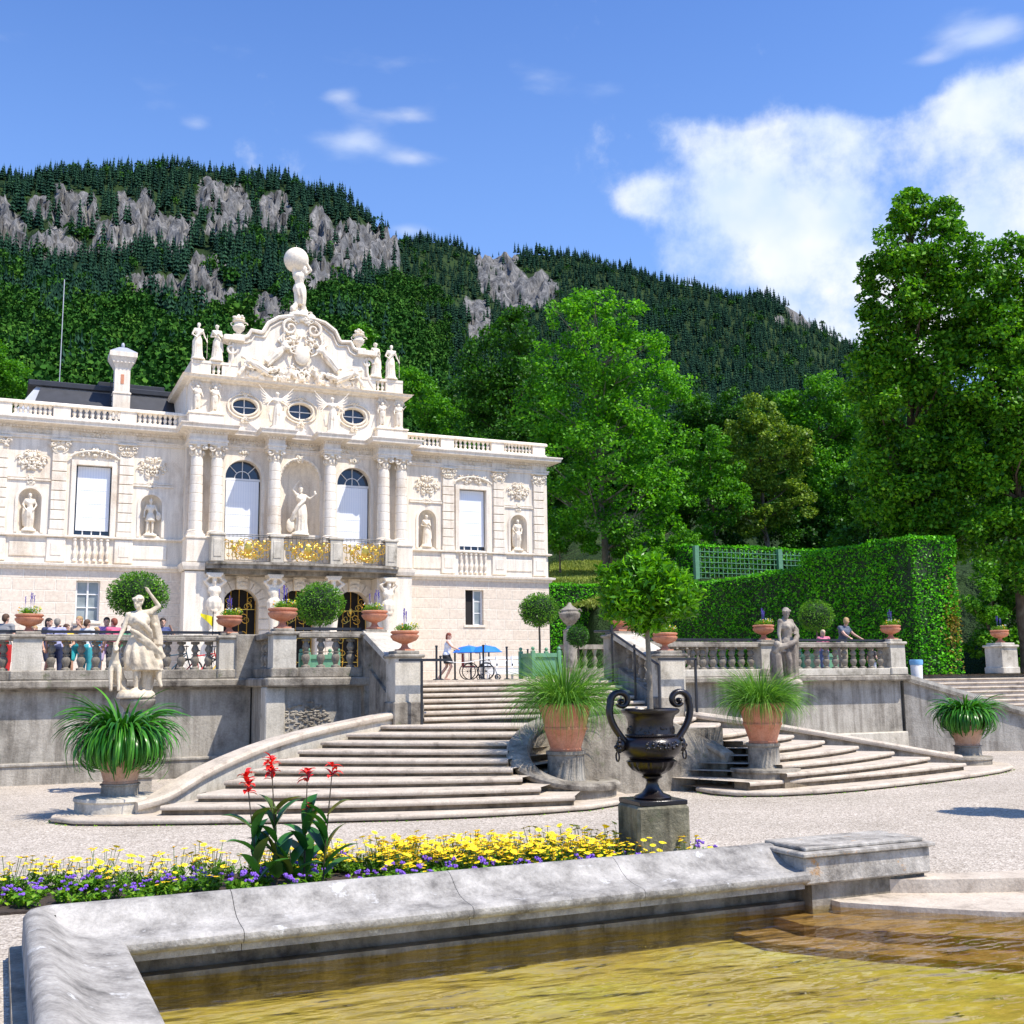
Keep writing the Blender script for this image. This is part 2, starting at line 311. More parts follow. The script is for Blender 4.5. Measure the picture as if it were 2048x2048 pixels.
    def ball(s, c, r, n=8, m=6, M=None, amp=0):
        r = r if isinstance(r, (tuple, list, Vector)) else (r,r,r); vs = [(c[0],c[1],c[2]-r[2])]; fs = []
        for j in range(1, m):
            ph = PI*j/m
            for i in range(n):
                a = 2*PI*i/n; k = 1+(random.uniform(-amp,amp) if amp else 0)
                vs.append((c[0]+r[0]*math.sin(ph)*math.cos(a)*k, c[1]+r[1]*math.sin(ph)*math.sin(a)*k, c[2]-r[2]*math.cos(ph)*k))
        vs.append((c[0],c[1],c[2]+r[2])); t = len(vs)-1
        for i in range(n): fs.append((0,1+(i+1)%n,1+i)); fs.append((t,1+(m-2)*n+i,1+(m-2)*n+(i+1)%n))
        for j in range(m-2):
            for i in range(n): fs.append((1+j*n+i,1+j*n+(i+1)%n,1+(j+1)*n+(i+1)%n,1+(j+1)*n+i))
        return s.add(vs, fs, True, M)
    def sweep(s, prof, path, closed=False, M=None, smooth=False):
        """prof: (offset to the right of travel, dz) closed loop; path: (x,y,z)"""
        P = [Vector(p) for p in path]; n = len(P); k = len(prof); vs = []; fs = []
        for i in range(n):
            a = P[(i-1)%n] if (closed or i > 0) else P[i]; b = P[(i+1)%n] if (closed or i < n-1) else P[i]
            d1 = (P[i]-a); d2 = (b-P[i]); d1.z = d2.z = 0
            if d1.length < 1e-6: d1 = d2
            if d2.length < 1e-6: d2 = d1
            d1.normalize(); d2.normalize(); t = (d1+d2).normalized(); nr = Vector((t.y,-t.x,0)); sc = 1/max(.35, nr.dot(Vector((d1.y,-d1.x,0))))
            for o, z in prof: vs.append(P[i]+nr*(o*sc)+Vector((0,0,z)))
        for i in range(n if closed else n-1):
            j = (i+1)%n
            for q in range(k): fs.append((i*k+q, j*k+q, j*k+(q+1)%k, i*k+(q+1)%k))
        if not closed: fs.append(tuple(range(k))); fs.append(tuple(range(n*k-1, n*k-k-1, -1)))
        return s.add(vs, fs, smooth, M)
    def mesh(s, name='m'):
        me = bpy.data.meshes.new(name); me.from_pydata([tuple(v) for v in s.v], [], s.f)
        me.polygons.foreach_set('use_smooth', s.sm); me.update()
        if any(s.sm): me.set_sharp_from_angle(angle=R(42))
        return me
    def build(s, name, mt, parent=None, loc=None, rz=0): return link(name, s.mesh(name), mt, parent, loc, rz)
def T(x=0, y=0, z=0, rz=0, ry=0, rx=0, sc=1):
    S = Matrix.Diagonal((*((sc,)*3 if isinstance(sc,(int,float)) else sc), 1))
    return Matrix.Translation((x,y,z)) @ Matrix.Rotation(rz,4,'Z') @ Matrix.Rotation(ry,4,'Y') @ Matrix.Rotation(rx,4,'X') @ S
def npmesh(name, V, Fq, k=4, smooth=False):
    me = bpy.data.meshes.new(name); V = np.asarray(V, np.float32); Fq = np.asarray(Fq, np.int32); nf = len(Fq)
    me.vertices.add(len(V)); me.vertices.foreach_set('co', V.ravel()); me.loops.add(nf*k); me.loops.foreach_set('vertex_index', Fq.ravel())
    me.polygons.add(nf); me.polygons.foreach_set('loop_start', np.arange(nf, dtype=np.int32)*k)
    try: me.polygons.foreach_set('loop_total', np.full(nf, k, np.int32))
    except Exception: pass
    if smooth: me.polygons.foreach_set('use_smooth', np.ones(nf, bool))
    me.update(calc_edges=True); me.validate(); return me
def leaf_quads(P, size, up=.35, asp=.5, outward=None, jit=.35):
    """diamond leaves at points P; returns V, F"""
    n = len(P); d = rng.normal(size=(n,3)); d[:,2] *= .8
    if outward is not None: d = d*.6 + outward*1.0
    d /= np.linalg.norm(d, axis=1)[:,None]+1e-9
    nn = rng.normal(size=(n,3)); nn[:,2] += up*3
    if outward is not None: nn += outward*1.2
    w = np.cross(d, nn); w /= np.linalg.norm(w, axis=1)[:,None]+1e-9
    nv = np.cross(w, d)
    s = size*(1+jit*rng.uniform(-1,1,n))[:,None]
    V = np.empty((n,4,3)); V[:,0] = P-d*s*.5; V[:,1] = P+w*s*asp*.5+nv*s*.06; V[:,2] = P+d*s*.5-nv*s*.1; V[:,3] = P-w*s*asp*.5+nv*s*.06
    return V.reshape(-1,3), np.arange(n*4).reshape(n,4)
def sph(n):
    d = rng.normal(size=(n,3)); return d/np.linalg.norm(d, axis=1)[:,None]
def clump_pts(centers, radii, per, shell=.55, flat=.8):
    P = []; O = []
    for c, r, k in zip(centers, radii, per):
        d = sph(k); q = rng.uniform(shell, 1, k)**.7; p = d*q[:,None]*r; p[:,2] *= flat; P.append(p+np.asarray(c)); O.append(d)
    return np.concatenate(P), np.concatenate(O)
def blades(n, base, r0, length, width, droop, seg=6, spread=(.15,1.3), twist=.3, ljit=.3, z0=0):
    """arching ribbon leaves"""
    V = []; Fs = []
    for i in range(n):
        a = rng.uniform(0, 2*PI); rr = r0*math.sqrt(rng.uniform()); sp = rng.uniform(*spread); L_ = length*(1+ljit*rng.uniform(-1,1)); dr = droop*rng.uniform(.6,1.3)
        d = np.array([math.cos(a), math.sin(a), 0]); sd = np.array([-math.sin(a), math.cos(a), 0]); p = np.array(base)+d*rr+[0,0,z0]; ang = PI/2-sp*.9; b = len(V); tw = rng.uniform(-twist, twist)
        for k in range(seg+1):
            t = k/seg; w = width*(.5+.5*math.sin(min(1, t*2.2)*PI/2))*(1-t**3)*.5+.0008; s2 = sd*math.cos(tw*t*3)+np.array([0,0,1])*math.sin(tw*t*3)
            V.append(p-s2*w); V.append(p+s2*w)
            ang2 = ang-dr*t*1.6*(.5+sp); step = L_/seg; p = p+(d*math.cos(ang2)+np.array([0,0,1])*math.sin(ang2))*step
        for k in range(seg): Fs.append((b+2*k, b+2*k+1, b+2*k+3, b+2*k+2))
    return np.array(V), np.array(Fs)
def merge(parts):
    V = []; Fs = []; b = 0
    for v, f in parts: V.append(v); Fs.append(np.asarray(f)+b); b += len(v)
    return np.concatenate(V), np.concatenate(Fs)
DG = None
def remesh(mb, voxel, smooth=2, name='body'):
    """union of overlapping closed volumes into one continuous skin"""
    me = mb.mesh('tmp'); o = bpy.data.objects.new('tmp', me); COL.objects.link(o)
    md = o.modifiers.new('r', 'REMESH'); md.mode = 'VOXEL'; md.voxel_size = voxel; md.use_smooth_shade = True
    if smooth: s = o.modifiers.new('s', 'SMOOTH'); s.factor = .5; s.iterations = smooth
    dg = bpy.context.evaluated_depsgraph_get(); e = o.evaluated_get(dg); out = bpy.data.meshes.new_from_object(e); out.name = name
    bpy.data.objects.remove(o); bpy.data.meshes.remove(me); out.materials.clear(); return out
def cap(mb, a, b, ra, rb, n=10):
    a = Vector(a); b = Vector(b); mb.tube([a, a+(b-a)*.5, b], [ra, (ra+rb)/2, rb], n); mb.ball(a, ra, n, 6); mb.ball(b, rb, n, 6)
def hand(mb, w, d, up=(0,0,1), curl=.5):
    """palm, four fingers and thumb, at wrist w pointing along d"""
    w = Vector(w); d = Vector(d).normalized(); u = Vector(up); s = d.cross(u); s = s.normalized() if s.length > .01 else Vector((1,0,0)); pn = s.cross(d)
    cap(mb, w, w+d*.07, .026, .034)
    for k in range(4):
        b = w+d*.08+s*(.03-.02*k); L_ = (.036,.042,.040,.032)[k]; m1 = b+d*L_; m2 = m1+(d*(1-curl)+pn*-curl).normalized()*L_*.9
        cap(mb, b, m1, .0095, .009, 6); cap(mb, m1, m2, .009, .007, 6)
    cap(mb, w+d*.03+s*.03, w+d*.07+s*.065, .012, .009, 6)
def human(J, fat=1, face=True, feet=True, hands=True, fem=False, hair=None):
    """J: joint dict; returns MB. Faces -Y by default."""
    mb = MB(); D = dict(pel=(0,0,.93), chest=(0,-.01,1.27), neck=(0,.0,1.45), head=(0,-.015,1.6), hl=(-.09,0,.9), hr=(.09,0,.9), kl=(-.1,-.03,.5), kr=(.1,-.03,.5), al=(-.11,.02,.08), ar=(.11,.02,.08),
             sl=(-.18,0,1.4), sr=(.18,0,1.4), el=(-.25,.02,1.13), er=(.25,.02,1.13), wl=(-.26,-.08,.89), wr=(.26,-.08,.89), look=(0,-1,0)); D.update(J)
    g = {k: Vector(v) for k, v in D.items()}; f = fat; look = g['look'].normalized()
    w = g['pel'].lerp(g['chest'], .42); cap(mb, g['pel']+Vector((-.05,0,0)), g['pel']+Vector((.05,0,0)), .125*f, .125*f); cap(mb, g['pel'], w, .13*f, .112*f)
    cap(mb, w, g['chest'], .112*f, .135*f); cap(mb, g['chest']+Vector((-.07,0,.02)), g['chest']+Vector((.07,0,.02)), .12*f, .12*f); cap(mb, g['chest'], g['neck'], .12*f, .055)
    cap(mb, g['sl'], g['sr'], .06*f, .06*f); cap(mb, g['neck'], g['head'], .052, .05)
    if fem:
        for sx in (-.07, .07): mb.ball(g['chest']+Vector((sx,-.1,.0)), .06)
    for a, b, c, h in (('hl','kl','al',-1), ('hr','kr','ar',1)):
        cap(mb, g[a], g[b], .088*f, .056*f); cap(mb, g[b], g[b].lerp(g[c],.35), .054*f, .056*f); cap(mb, g[b].lerp(g[c],.35), g[c], .056*f, .036)
        if feet: cap(mb, g[c]+Vector((0,.02,-.035)), g[c]+Vector((.02*h,-.15,-.05)), .038, .03)
    for a, b, c in (('sl','el','wl'), ('sr','er','wr')):
        cap(mb, g[a], g[b], .052*f, .040*f); cap(mb, g[b], g[c], .040*f, .026)
        if hands: hand(mb, g[c], g[c]-g[b])
        else: cap(mb, g[c], g[c]+(g[c]-g[b]).normalized()*.1, .03, .022)
    h = g['head']; q = look.to_track_quat('-Y', 'Z').to_matrix().to_4x4(); HM = Matrix.Translation(h) @ q
    mb.ball((0,.01,.02), (.077,.098,.105), 14, 10, HM); mb.ball((0,-.03,-.05), (.055,.062,.062), 12, 8, HM)
    if face:
        mb.tube([(0,-.085,.03),(0,-.112,-.018),(0,-.09,-.03)], [.010,.015,.011], 6, HM); mb.ball((0,-.082,-.055), (.026,.014,.009), 8, 6, HM); mb.ball((0,-.075,-.09), (.024,.02,.018), 8, 6, HM)
        for sx in (-1, 1): mb.ball((sx*.03,-.083,.038), (.024,.014,.009), 8, 6, HM); mb.ball((sx*.078,.01,-.005), (.012,.022,.03), 8, 6, HM)
    return mb, g, HM
def drape(mb, rings, folds=9, amp=.08, n=44, ph=0, tw=1.5):
    """closed folded skirt through rings (cx,cy,z,rx,ry)"""
    vs = []; fs = []; m_ = len(rings)
    for j, (cx, cy, z, rx, ry) in enumerate(rings):
        am = amp*(j/(m_-1) if j < m_ else 1)
        for i in range(n):
            a = 2*PI*i/n; k = 1+am*(math.sin(folds*a+ph+tw*j*.35)+.5*math.sin((folds*.53)*a*2+ph*2-j*.6)); vs.append((cx+rx*math.cos(a)*k, cy+ry*math.sin(a)*k, z))
    for j in range(m_-1):
        for i in range(n): fs.append((j*n+i, (j+1)*n+i, (j+1)*n+(i+1)%n, j*n+(i+1)%n))
    fs.append(tuple(range(n))); fs.append(tuple(range(m_*n-1, (m_-1)*n-1, -1))); mb.add(vs, fs, True)
def scroll(mb, c, r, turns, rad, flip=1, plane='xz', start=0, n=26, M=None, y=0):
    pts = []; rr = []
    for i in range(n+1):
        t = i/n; a = start+flip*t*turns*2*PI; q = r*(1-t*.85); pts.append((c[0]+q*math.cos(a), y, c[1]+q*math.sin(a))); rr.append(rad*(1-.5*t))
    mb.tube(pts, rr, 6, M)
def ornament(mb, cx, cz, w, h, y, n, seed=0, rad=.05, rise=.12):
    """stucco relief: symmetric scrolls and lumps standing out of a wall at y (towards -Y)"""
    rs = random.Random(seed)
    for i in range(n):
        a = rs.uniform(0, 2*PI); q = math.sqrt(rs.uniform(0,1)); x = abs(q*math.cos(a))*w/2; z = q*math.sin(a)*h/2; r = rad*rs.uniform(.5,1.25); k = rise*(1-.6*q)
        for s in (1, -1):
            mb.ball((cx+s*x, y-k*.35, cz+z), (r*rs.uniform(.7,1.5), k*.6+.02, r*rs.uniform(.7,1.5)), 6, 5)
        if i % 3 == 0:
            for s in (1, -1): scroll(mb, (cx+s*x, cz+z), rad*2.1, .8, rad*.38, s, 'xz', a if s > 0 else PI-a, 10, None, y-k*.55)
# ------------------------------------------------------------------ setting: grounds, pool floor, water
GZ = -2.4; TZ = .03
def poly_sheet(name, outer, holes, z, mt, kind='structure'):
    loops = [[Vector((x,y,0)) for x,y in outer]]+[[Vector((x,y,0)) for x,y in h] for h in holes]
    tr = tessellate_polygon(loops); pts = [p for l in loops for p in l]
    me = bpy.data.meshes.new(name); me.from_pydata([(p.x,p.y,z) for p in pts], [], [tuple(t) for t in tr]); me.update()
    if me.polygons[0].normal.z < 0: me.flip_normals()
    return tag(link(name, me, mt), kind=kind)
PC = (12.6, 14.6)
AR0 = (.11, 9.83)
def arc(r, x0, n=20, c=PC, ky=1.0):
    """front of a curved pool step between x0 and its mirror"""
    k, y0 = r; return [(x0+(2*c[0]-2*x0)*i/n, y0+k*(x0+(2*c[0]-2*x0)*i/n-c[0])**2) for i in range(n+1)]
pool = [(.75,-8),(.75,11.1),(9.6,11.1)]+arc(AR0, 9.62)+[(15.6,11.1),(24.4,11.1),(24.4,-8)]
poly_sheet('gravel_ground', [(-3000,-400),(3000,-400),(3000,31.5),(-3000,31.5)], [pool], GZ, GRAVEL)
poly_sheet('terrace_ground', [(-300,30.9),(-300,3000),(3000,3000),(3000,30.9),(27,30.9),(26.6,27.95),(17.8,27.95),(6.4,27.95),(6.4,30.9)], [], TZ, GRAVEL)
def floor_mat():
    mt, nt, N, L, B = newmat('olive_caustic_pool_floor'); tc = N.new('ShaderNodeTexCoord').outputs['Object']
    n = tnoise(N, L, tc, .55, 6, .6); cr = ramp(N, [(.3, (.30,.235,.08)), (.5, (.40,.345,.11)), (.72, (.42,.42,.13))]); L.new(n, cr.inputs[0])  # olive floor; yellow-green and brown mottles paint in the bright caustic streaks
    n2 = tnoise(N, L, tc, 5, 7, .7, (1, 1.8, 1)); c2 = ramp(N, [(.3, (.7,.68,.6)), (.7, (1.2,1.18,1.05))]); L.new(n2, c2.inputs[0])
    L.new(mixc(N, L, 1, cr.outputs[0], c2.outputs[0], 'MULTIPLY'), B.inputs['Base Color']); B.inputs['Roughness'].default_value = .9
    bump(N, L, B, n2, .3, .05); return mt
FLOORM = floor_mat()
poly_sheet('pool_floor', [(.6,-9),(.6,11.3),(24.6,11.3),(24.6,-9)], [], -2.88, FLOORM)
def water():
    mt = bpy.data.materials.new('pool_water'); mt.use_nodes = True; nt = mt.node_tree; N = nt.nodes; L = nt.links; N.remove(N['Principled BSDF'])
    tr = N.new('ShaderNodeBsdfTransparent'); tr.inputs[0].default_value = (.93,.90,.66,1); gl = N.new('ShaderNodeBsdfGlossy'); gl.inputs['Roughness'].default_value = .02; gl.inputs[0].default_value = (.95,.95,.95,1)
    rf = N.new('ShaderNodeBsdfRefraction'); rf.inputs['IOR'].default_value = 1.2; rf.inputs['Roughness'].default_value = 0; rf.inputs[0].default_value = (.86,.78,.50,1)
    fr = N.new('ShaderNodeFresnel'); fr.inputs[0].default_value = 1.45; ms = N.new('ShaderNodeMixShader'); b = N.new('ShaderNodeBump'); b.inputs['Strength'].default_value = 1; b.inputs['Distance'].default_value = .11
    tc = N.new('ShaderNodeTexCoord').outputs['Object']
    n1 = tnoise(N, L, tc, 1.3, 2, .4, (.8, 1.7, 1)); n2 = tnoise(N, L, tc, 4.2, 2, .4, (.7, 1.6, 1))
    a = N.new('ShaderNodeMath'); a.operation = 'MULTIPLY_ADD'; a.inputs[1].default_value = .30; L.new(n2, a.inputs[0]); L.new(n1, a.inputs[2])
    L.new(a.outputs[0], b.inputs['Height'])
    for x in (gl, fr, rf): L.new(b.outputs[0], x.inputs['Normal'])
    L.new(fr.outputs[0], ms.inputs[0]); L.new(tr.outputs[0], ms.inputs[1]); L.new(gl.outputs[0], ms.inputs[2]); L.new(ms.outputs[0], N['Material Output'].inputs[0])
    V = []; nx, ny = 160, 130; x0, x1, y0, y1 = .98, 24.2, -8, 10.85
    for j in range(ny+1):
        for i in range(nx+1):
            x = x0+(x1-x0)*i/nx; y = y0+(y1-y0)*j/ny
            V.append((x, y, -2.6+.016*noise.noise(Vector((x*1.3, y*2.2, 0)))+.006*noise.noise(Vector((x*4, y*6, 3)))))
    Fq = [(j*(nx+1)+i, j*(nx+1)+i+1, (j+1)*(nx+1)+i+1, (j+1)*(nx+1)+i) for j in range(ny) for i in range(nx)]
    tag(link('pool_water', npmesh('pool_water', V, Fq, 4, True), mt), kind='structure')
water()

# ------------------------------------------------------------------ pool basin
basin = empty('fountain_basin', 'long low stone rim of the fountain pool with rolled inner lip and end block', 'fountain basin', (.5, 11.4, GZ))
def loc(o, b): o.location = Vector(o.location)-Vector(b.location); return o
prof = [(0,-.4),(0,-.02),(.03,.02),(.09,.035),(.16,.02),(.24,-.03),(.33,-.10),(.44,-.155),(.58,-.185),(.72,-.20),(.78,-.205),(.815,-.23),(.82,-.27),(.80,-.31),(.75,-.33),(.70,-.33),(.70,-.4)]
def rimseg(name, pts, pf=prof):
    mb = MB(); P = []
    for a, b in zip(pts[:-1], pts[1:]):
        n = max(1, int((Vector(b)-Vector(a)).length/.5)); P += [Vector(a).lerp(Vector(b), i/n) for i in range(n)]
    P.append(Vector(pts[-1])); mb.sweep(pf, P, smooth=True); loc(mb.build(name, RIMM, basin), basin)
# far rim in slabs with open joints, then the corner and the left arm running towards the camera
ZR = -1.985
xs = [(.34+.5,2.12),(2.127,4.35),(4.356,6.3),(6.306,8.46)]
import itertools
rimseg('rim_slab', [(xs[1][0],11.38,ZR),(xs[1][1],11.38,ZR)]); rimseg('rim_slab', [(xs[2][0],11.38,ZR),(xs[2][1],11.38,ZR)]); rimseg('rim_slab', [(xs[3][0],11.38,ZR),(8.47,11.38,ZR)])
rimseg('rim_slab', [(.30,-6,ZR),(.30,11.1,ZR),(.33,11.24,ZR),(.40,11.33,ZR),(.52,11.38,ZR),(xs[0][1],11.38,ZR)])
mb = MB(); mb.box(.94,9.6,11.02,11.3,-3.0,-2.3); mb.box(.86,9.62,10.86,11.02,-3.0,-2.56); loc(mb.build('pool_wall', DAMP, basin), basin)
mb = MB(); mb.box(.5,.98,-6,11.3,-3.0,-2.3); loc(mb.build('pool_wall', DAMP, basin), basin)
mb = MB(); mb.box(.2,.62,-6,11.3,-2.5,-2.28); loc(mb.build('outer_foot', COPM, basin), basin)
mb = MB(); mb.cbox(8.44,10.32,10.62,11.48,-2.34,-2.03,.02); mb.cbox(8.38,10.36,10.56,11.53,-2.03,-1.98,.012); mb.cbox(8.5,10.28,10.68,11.44,-1.98,-1.935,.012); loc(mb.build('end_block', LICH, basin), basin)
mb = MB(); mb.box(8.6,10.3,10.72,11.3,-3.0,-2.34); loc(mb.build('pool_wall', DAMP, basin), basin)
steps = empty('pool_cascade_steps', 'curved wet stone steps running down into the pool beside the end block', 'steps', (12.6, 11, GZ))
for i, (r, x0, z, mt, c) in enumerate([(AR0,9.62,-2.39,STEPM,PC),((.165,8.27),8.87,-2.545,STEPM,PC),((.14,7.55),8.15,-2.68,WETST,PC),((.14,6.75),7.6,-2.80,WETST,PC)]):
    P = arc(r, x0, 40, c, 1.0); q = [(15.35+ (0 if i==0 else .9*i), 11.25), (9.85-(0 if i==0 else .9*i), 11.25)]
    mb = MB(); mb.prism(P+[(P[-1][0],11.28),(P[0][0],11.28)], -3.0 if i else -2.7, z); 
    if i == 0:
        mb = MB(); I = arc((.10, 10.35), 9.9, 40, c, 1.0); n_ = len(P); vs = [(*p,-2.75) for p in P]+[(*p,GZ+.012) for p in P]+[(*p,GZ+.012) for p in I]; mb.add(vs, [(k_,k_+1,n_+k_+1,n_+k_) for k_ in range(n_-1)]+[(n_+k_,n_+k_+1,2*n_+k_+1,2*n_+k_) for k_ in range(n_-1)])
    loc(mb.build('step', mt, steps), steps)

# ------------------------------------------------------------------ double staircase
stair = empty('garden_staircase', 'double sweeping stone staircase rising from the gravel to the palace terrace', 'staircase', (12.6, 22, GZ))
DZ = .1412
def stepslab(front, back, z0, z1, name='step'):
    """tread with rounded projecting nosing along the polyline front, riser set back"""
    n = len(front); mb = MB(); c = Vector(np.mean([Vector((*p,0)) for p in front+back], axis=0)); V = []; rows = []
    nr = []
    for i in range(n):
        a = Vector(front[max(i-1,0)]); b = Vector(front[min(i+1,n-1)]); t = (b-a).normalized(); nr.append(Vector((t.y,-t.x)))
    prof = [(-.075,z0),(-.075,z1-.085),(-.012,z1-.078),(.0,z1-.055),(.0,z1-.026),(-.012,z1-.008),(-.035,z1)]
    for o, z in prof: rows.append([(front[i][0]+nr[i].x*o, front[i][1]+nr[i].y*o, z) for i in range(n)])
    vs = [v for r_ in rows for v in r_]; fs = []
    for j in range(len(rows)-1):
        for i in range(n-1): fs.append((j*n+i, j*n+i+1, (j+1)*n+i+1, (j+1)*n+i))
    mb.add(vs, fs, True)
    top = [rows[-1][i] for i in range(n)]+[(x,y,z1) for x,y in back]; mb.add(top, [tuple(range(len(top)))])
    for e in (0, n-1):   # end faces
        ring = [rows[j][e] for j in range(len(rows))]+[(front[e][0]-nr[e].x*.5, front[e][1]-nr[e].y*.5, z1), (front[e][0]-nr[e].x*.5, front[e][1]-nr[e].y*.5, z0)]
        mb.add(ring, [tuple(range(len(ring)))])
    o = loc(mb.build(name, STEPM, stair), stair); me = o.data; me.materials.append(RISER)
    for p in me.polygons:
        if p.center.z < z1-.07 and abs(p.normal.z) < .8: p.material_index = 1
    return o
def bulge(a, b, k, n=10):
    a = Vector(a); b = Vector(b); d = b-a; nr = Vector((d.y,-d.x)).normalized(); return [tuple(a+d*t+nr*k*4*t*(1-t)) for t in [i/n for i in range(n+1)]]
LS = [((2.71,21.07),(9.75,18.75)),((3.38,21.35),(9.3,19.25)),((4.01,22.2),(9.2,19.85)),((4.71,22.95),(9.2,20.3)),((5.31,23.5),(9.3,20.75)),((5.85,23.95),(9.5,21.2)),((6.46,24.4),(9.82,21.6)),((7.14,24.75),(10.36,22.2)),((8.06,25.15),(10.98,22.86))]
slabL = [(1.9,22.9),(1.35,22.8),(1.0,22.4),(.95,21.9),(1.3,21.3),(2.0,20.85),(3.2,20.3),(4.2,19.85),(5.3,19.4),(6.6,19.0),(7.9,18.75),(9.0,18.65),(10.1,18.75),(11.0,19.2),(11.6,19.9),(11.75,20.6)]
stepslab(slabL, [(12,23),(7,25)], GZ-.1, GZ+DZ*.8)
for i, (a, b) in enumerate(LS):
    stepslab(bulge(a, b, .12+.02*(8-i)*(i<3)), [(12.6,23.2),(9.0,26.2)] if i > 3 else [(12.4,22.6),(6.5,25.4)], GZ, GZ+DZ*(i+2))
RS = [((14.07,19.32),(21.5,20.75)),((15.0,19.3),(20.9,21.3)),((15.2,19.7),(20.1,21.65)),((15.5,20.2),(19.35,22.05)),((15.5,20.7),(18.6,22.4)),((15.3,21.2),(17.95,22.75)),((15.0,21.6),(17.2,23.4)),((14.6,22.0),(16.8,24.2)),((14.2,22.4),(16.7,25.1))]
slabR = [(13.6,20.6),(13.55,19.9),(13.75,19.35),(14.5,18.95),(15.5,18.85),(16.6,18.95),(18.0,19.25),(19.5,19.6),(21.2,20.1),(22.5,20.6),(23.5,21.15),(24.1,21.8),(24.3,22.5),(24.0,23.0)]
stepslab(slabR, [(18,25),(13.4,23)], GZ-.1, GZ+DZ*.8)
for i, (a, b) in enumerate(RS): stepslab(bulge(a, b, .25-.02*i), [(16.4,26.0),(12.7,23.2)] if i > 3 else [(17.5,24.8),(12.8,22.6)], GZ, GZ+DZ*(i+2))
ZL = GZ+DZ*10   # landing
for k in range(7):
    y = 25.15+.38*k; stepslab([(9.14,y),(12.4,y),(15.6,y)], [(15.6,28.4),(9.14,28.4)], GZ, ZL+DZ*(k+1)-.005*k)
mb = MB(); mb.box(9.1,15.6,27.9,31,TZ-.3,TZ+.004); loc(mb.build('top_landing', STEPM, stair), stair)
# curved parapets: coping on a plastered wall
def parapet(path, wmt=PLAST, cw=.22, ww=.15, name='parapet', base=GZ-.05, cm=COPM):
    P = []
    for a, b in zip(path[:-1], path[1:]):
        P += [Vector(a).lerp(Vector(b), i/4) for i in range(4)]
    P.append(Vector(path[-1]))
    for _ in range(3): P = [P[0]]+[(P[i-1]+P[i]*2+P[i+1])/4 for i in range(1, len(P)-1)]+[P[-1]]
    w = MB(); k = len(P); vs = []; fs = []
    for i, p in enumerate(P):
        a = P[max(i-1,0)]; b = P[min(i+1,k-1)]; t = (b-a); t.z = 0; t.normalize(); nr = Vector((t.y,-t.x,0))
        for o, z in ((-ww,base),(ww,base),(ww,p.z-.14),(-ww,p.z-.14)): q = p+nr*o; vs.append((q.x,q.y,z))
    for i in range(k-1):
        for q in range(4): fs.append((i*4+q,(i+1)*4+q,(i+1)*4+(q+1)%4,i*4+(q+1)%4))
    fs.append((0,1,2,3)); fs.append((k*4-1,k*4-2,k*4-3,k*4-4)); w.add(vs, fs); o = loc(w.build(name, wmt, stair), stair)
    c = MB(); c.sweep([(-cw,-.14),(cw,-.14),(cw+.02,-.10),(cw+.02,-.05),(cw-.03,0),(-cw+.03,0),(-cw-.02,-.05),(-cw-.02,-.10)], [tuple(p) for p in P], smooth=True); q = c.build('coping', cm, o)
    q.location = Vector((0,0,0))
    return o
parapet([(2.35,21.7,-2.08),(2.75,21.75,-2.0),(3.5,22.5,-1.66),(4.3,23.25,-1.42),(5.1,23.95,-1.22),(6.1,24.6,-1.03),(7.1,25.1,-.88),(8.6,25.6,-.68)], cm=STEPM)
parapet([(16.5,25.2,-.85),(17.1,24.3,-.98),(18.0,23.55,-1.15),(19.0,23.05,-1.35),(20.1,22.6,-1.57),(21.3,22.3,-1.8),(22.6,22.1,-2.03)], wmt=COPM, cm=STEPM)
parapet([(12.6,22.6,-.58),(11.9,22.5,-.62),(11.2,22.35,-.72),(10.5,22.15,-.92),(9.95,21.65,-1.22),(9.62,21.0,-1.52),(9.62,20.35,-1.76),(9.95,19.85,-1.92),(10.45,19.65,-1.99),(10.95,19.75,-2.0),(11.25,20.1,-2.0),(11.35,20.6,-2.0)], wmt=COPM)
parapet([(12.6,22.6,-.58),(13.3,22.3,-.70),(13.9,21.9,-.98),(14.4,21.4,-1.3),(14.7,20.9,-1.62)], wmt=COPM)
mb = MB(); mb.xz([(10.7,GZ-.05),(15.0,GZ-.05),(15.0,-1.66),(14.3,-1.36),(13.6,-1.02),(13.0,-.80),(12.3,-.74),(11.6,-.78),(11.0,-.92),(10.7,-1.1)], 21.15, 21.4); loc(mb.build('niche_wall', COPM, stair), stair)
mb = MB(); mb.prism([(10.9,21.4),(14.9,21.4),(14.2,22.2),(12.6,22.6),(11.2,22.2)], GZ, -1.1); loc(mb.build('infill', COPM, stair), stair)
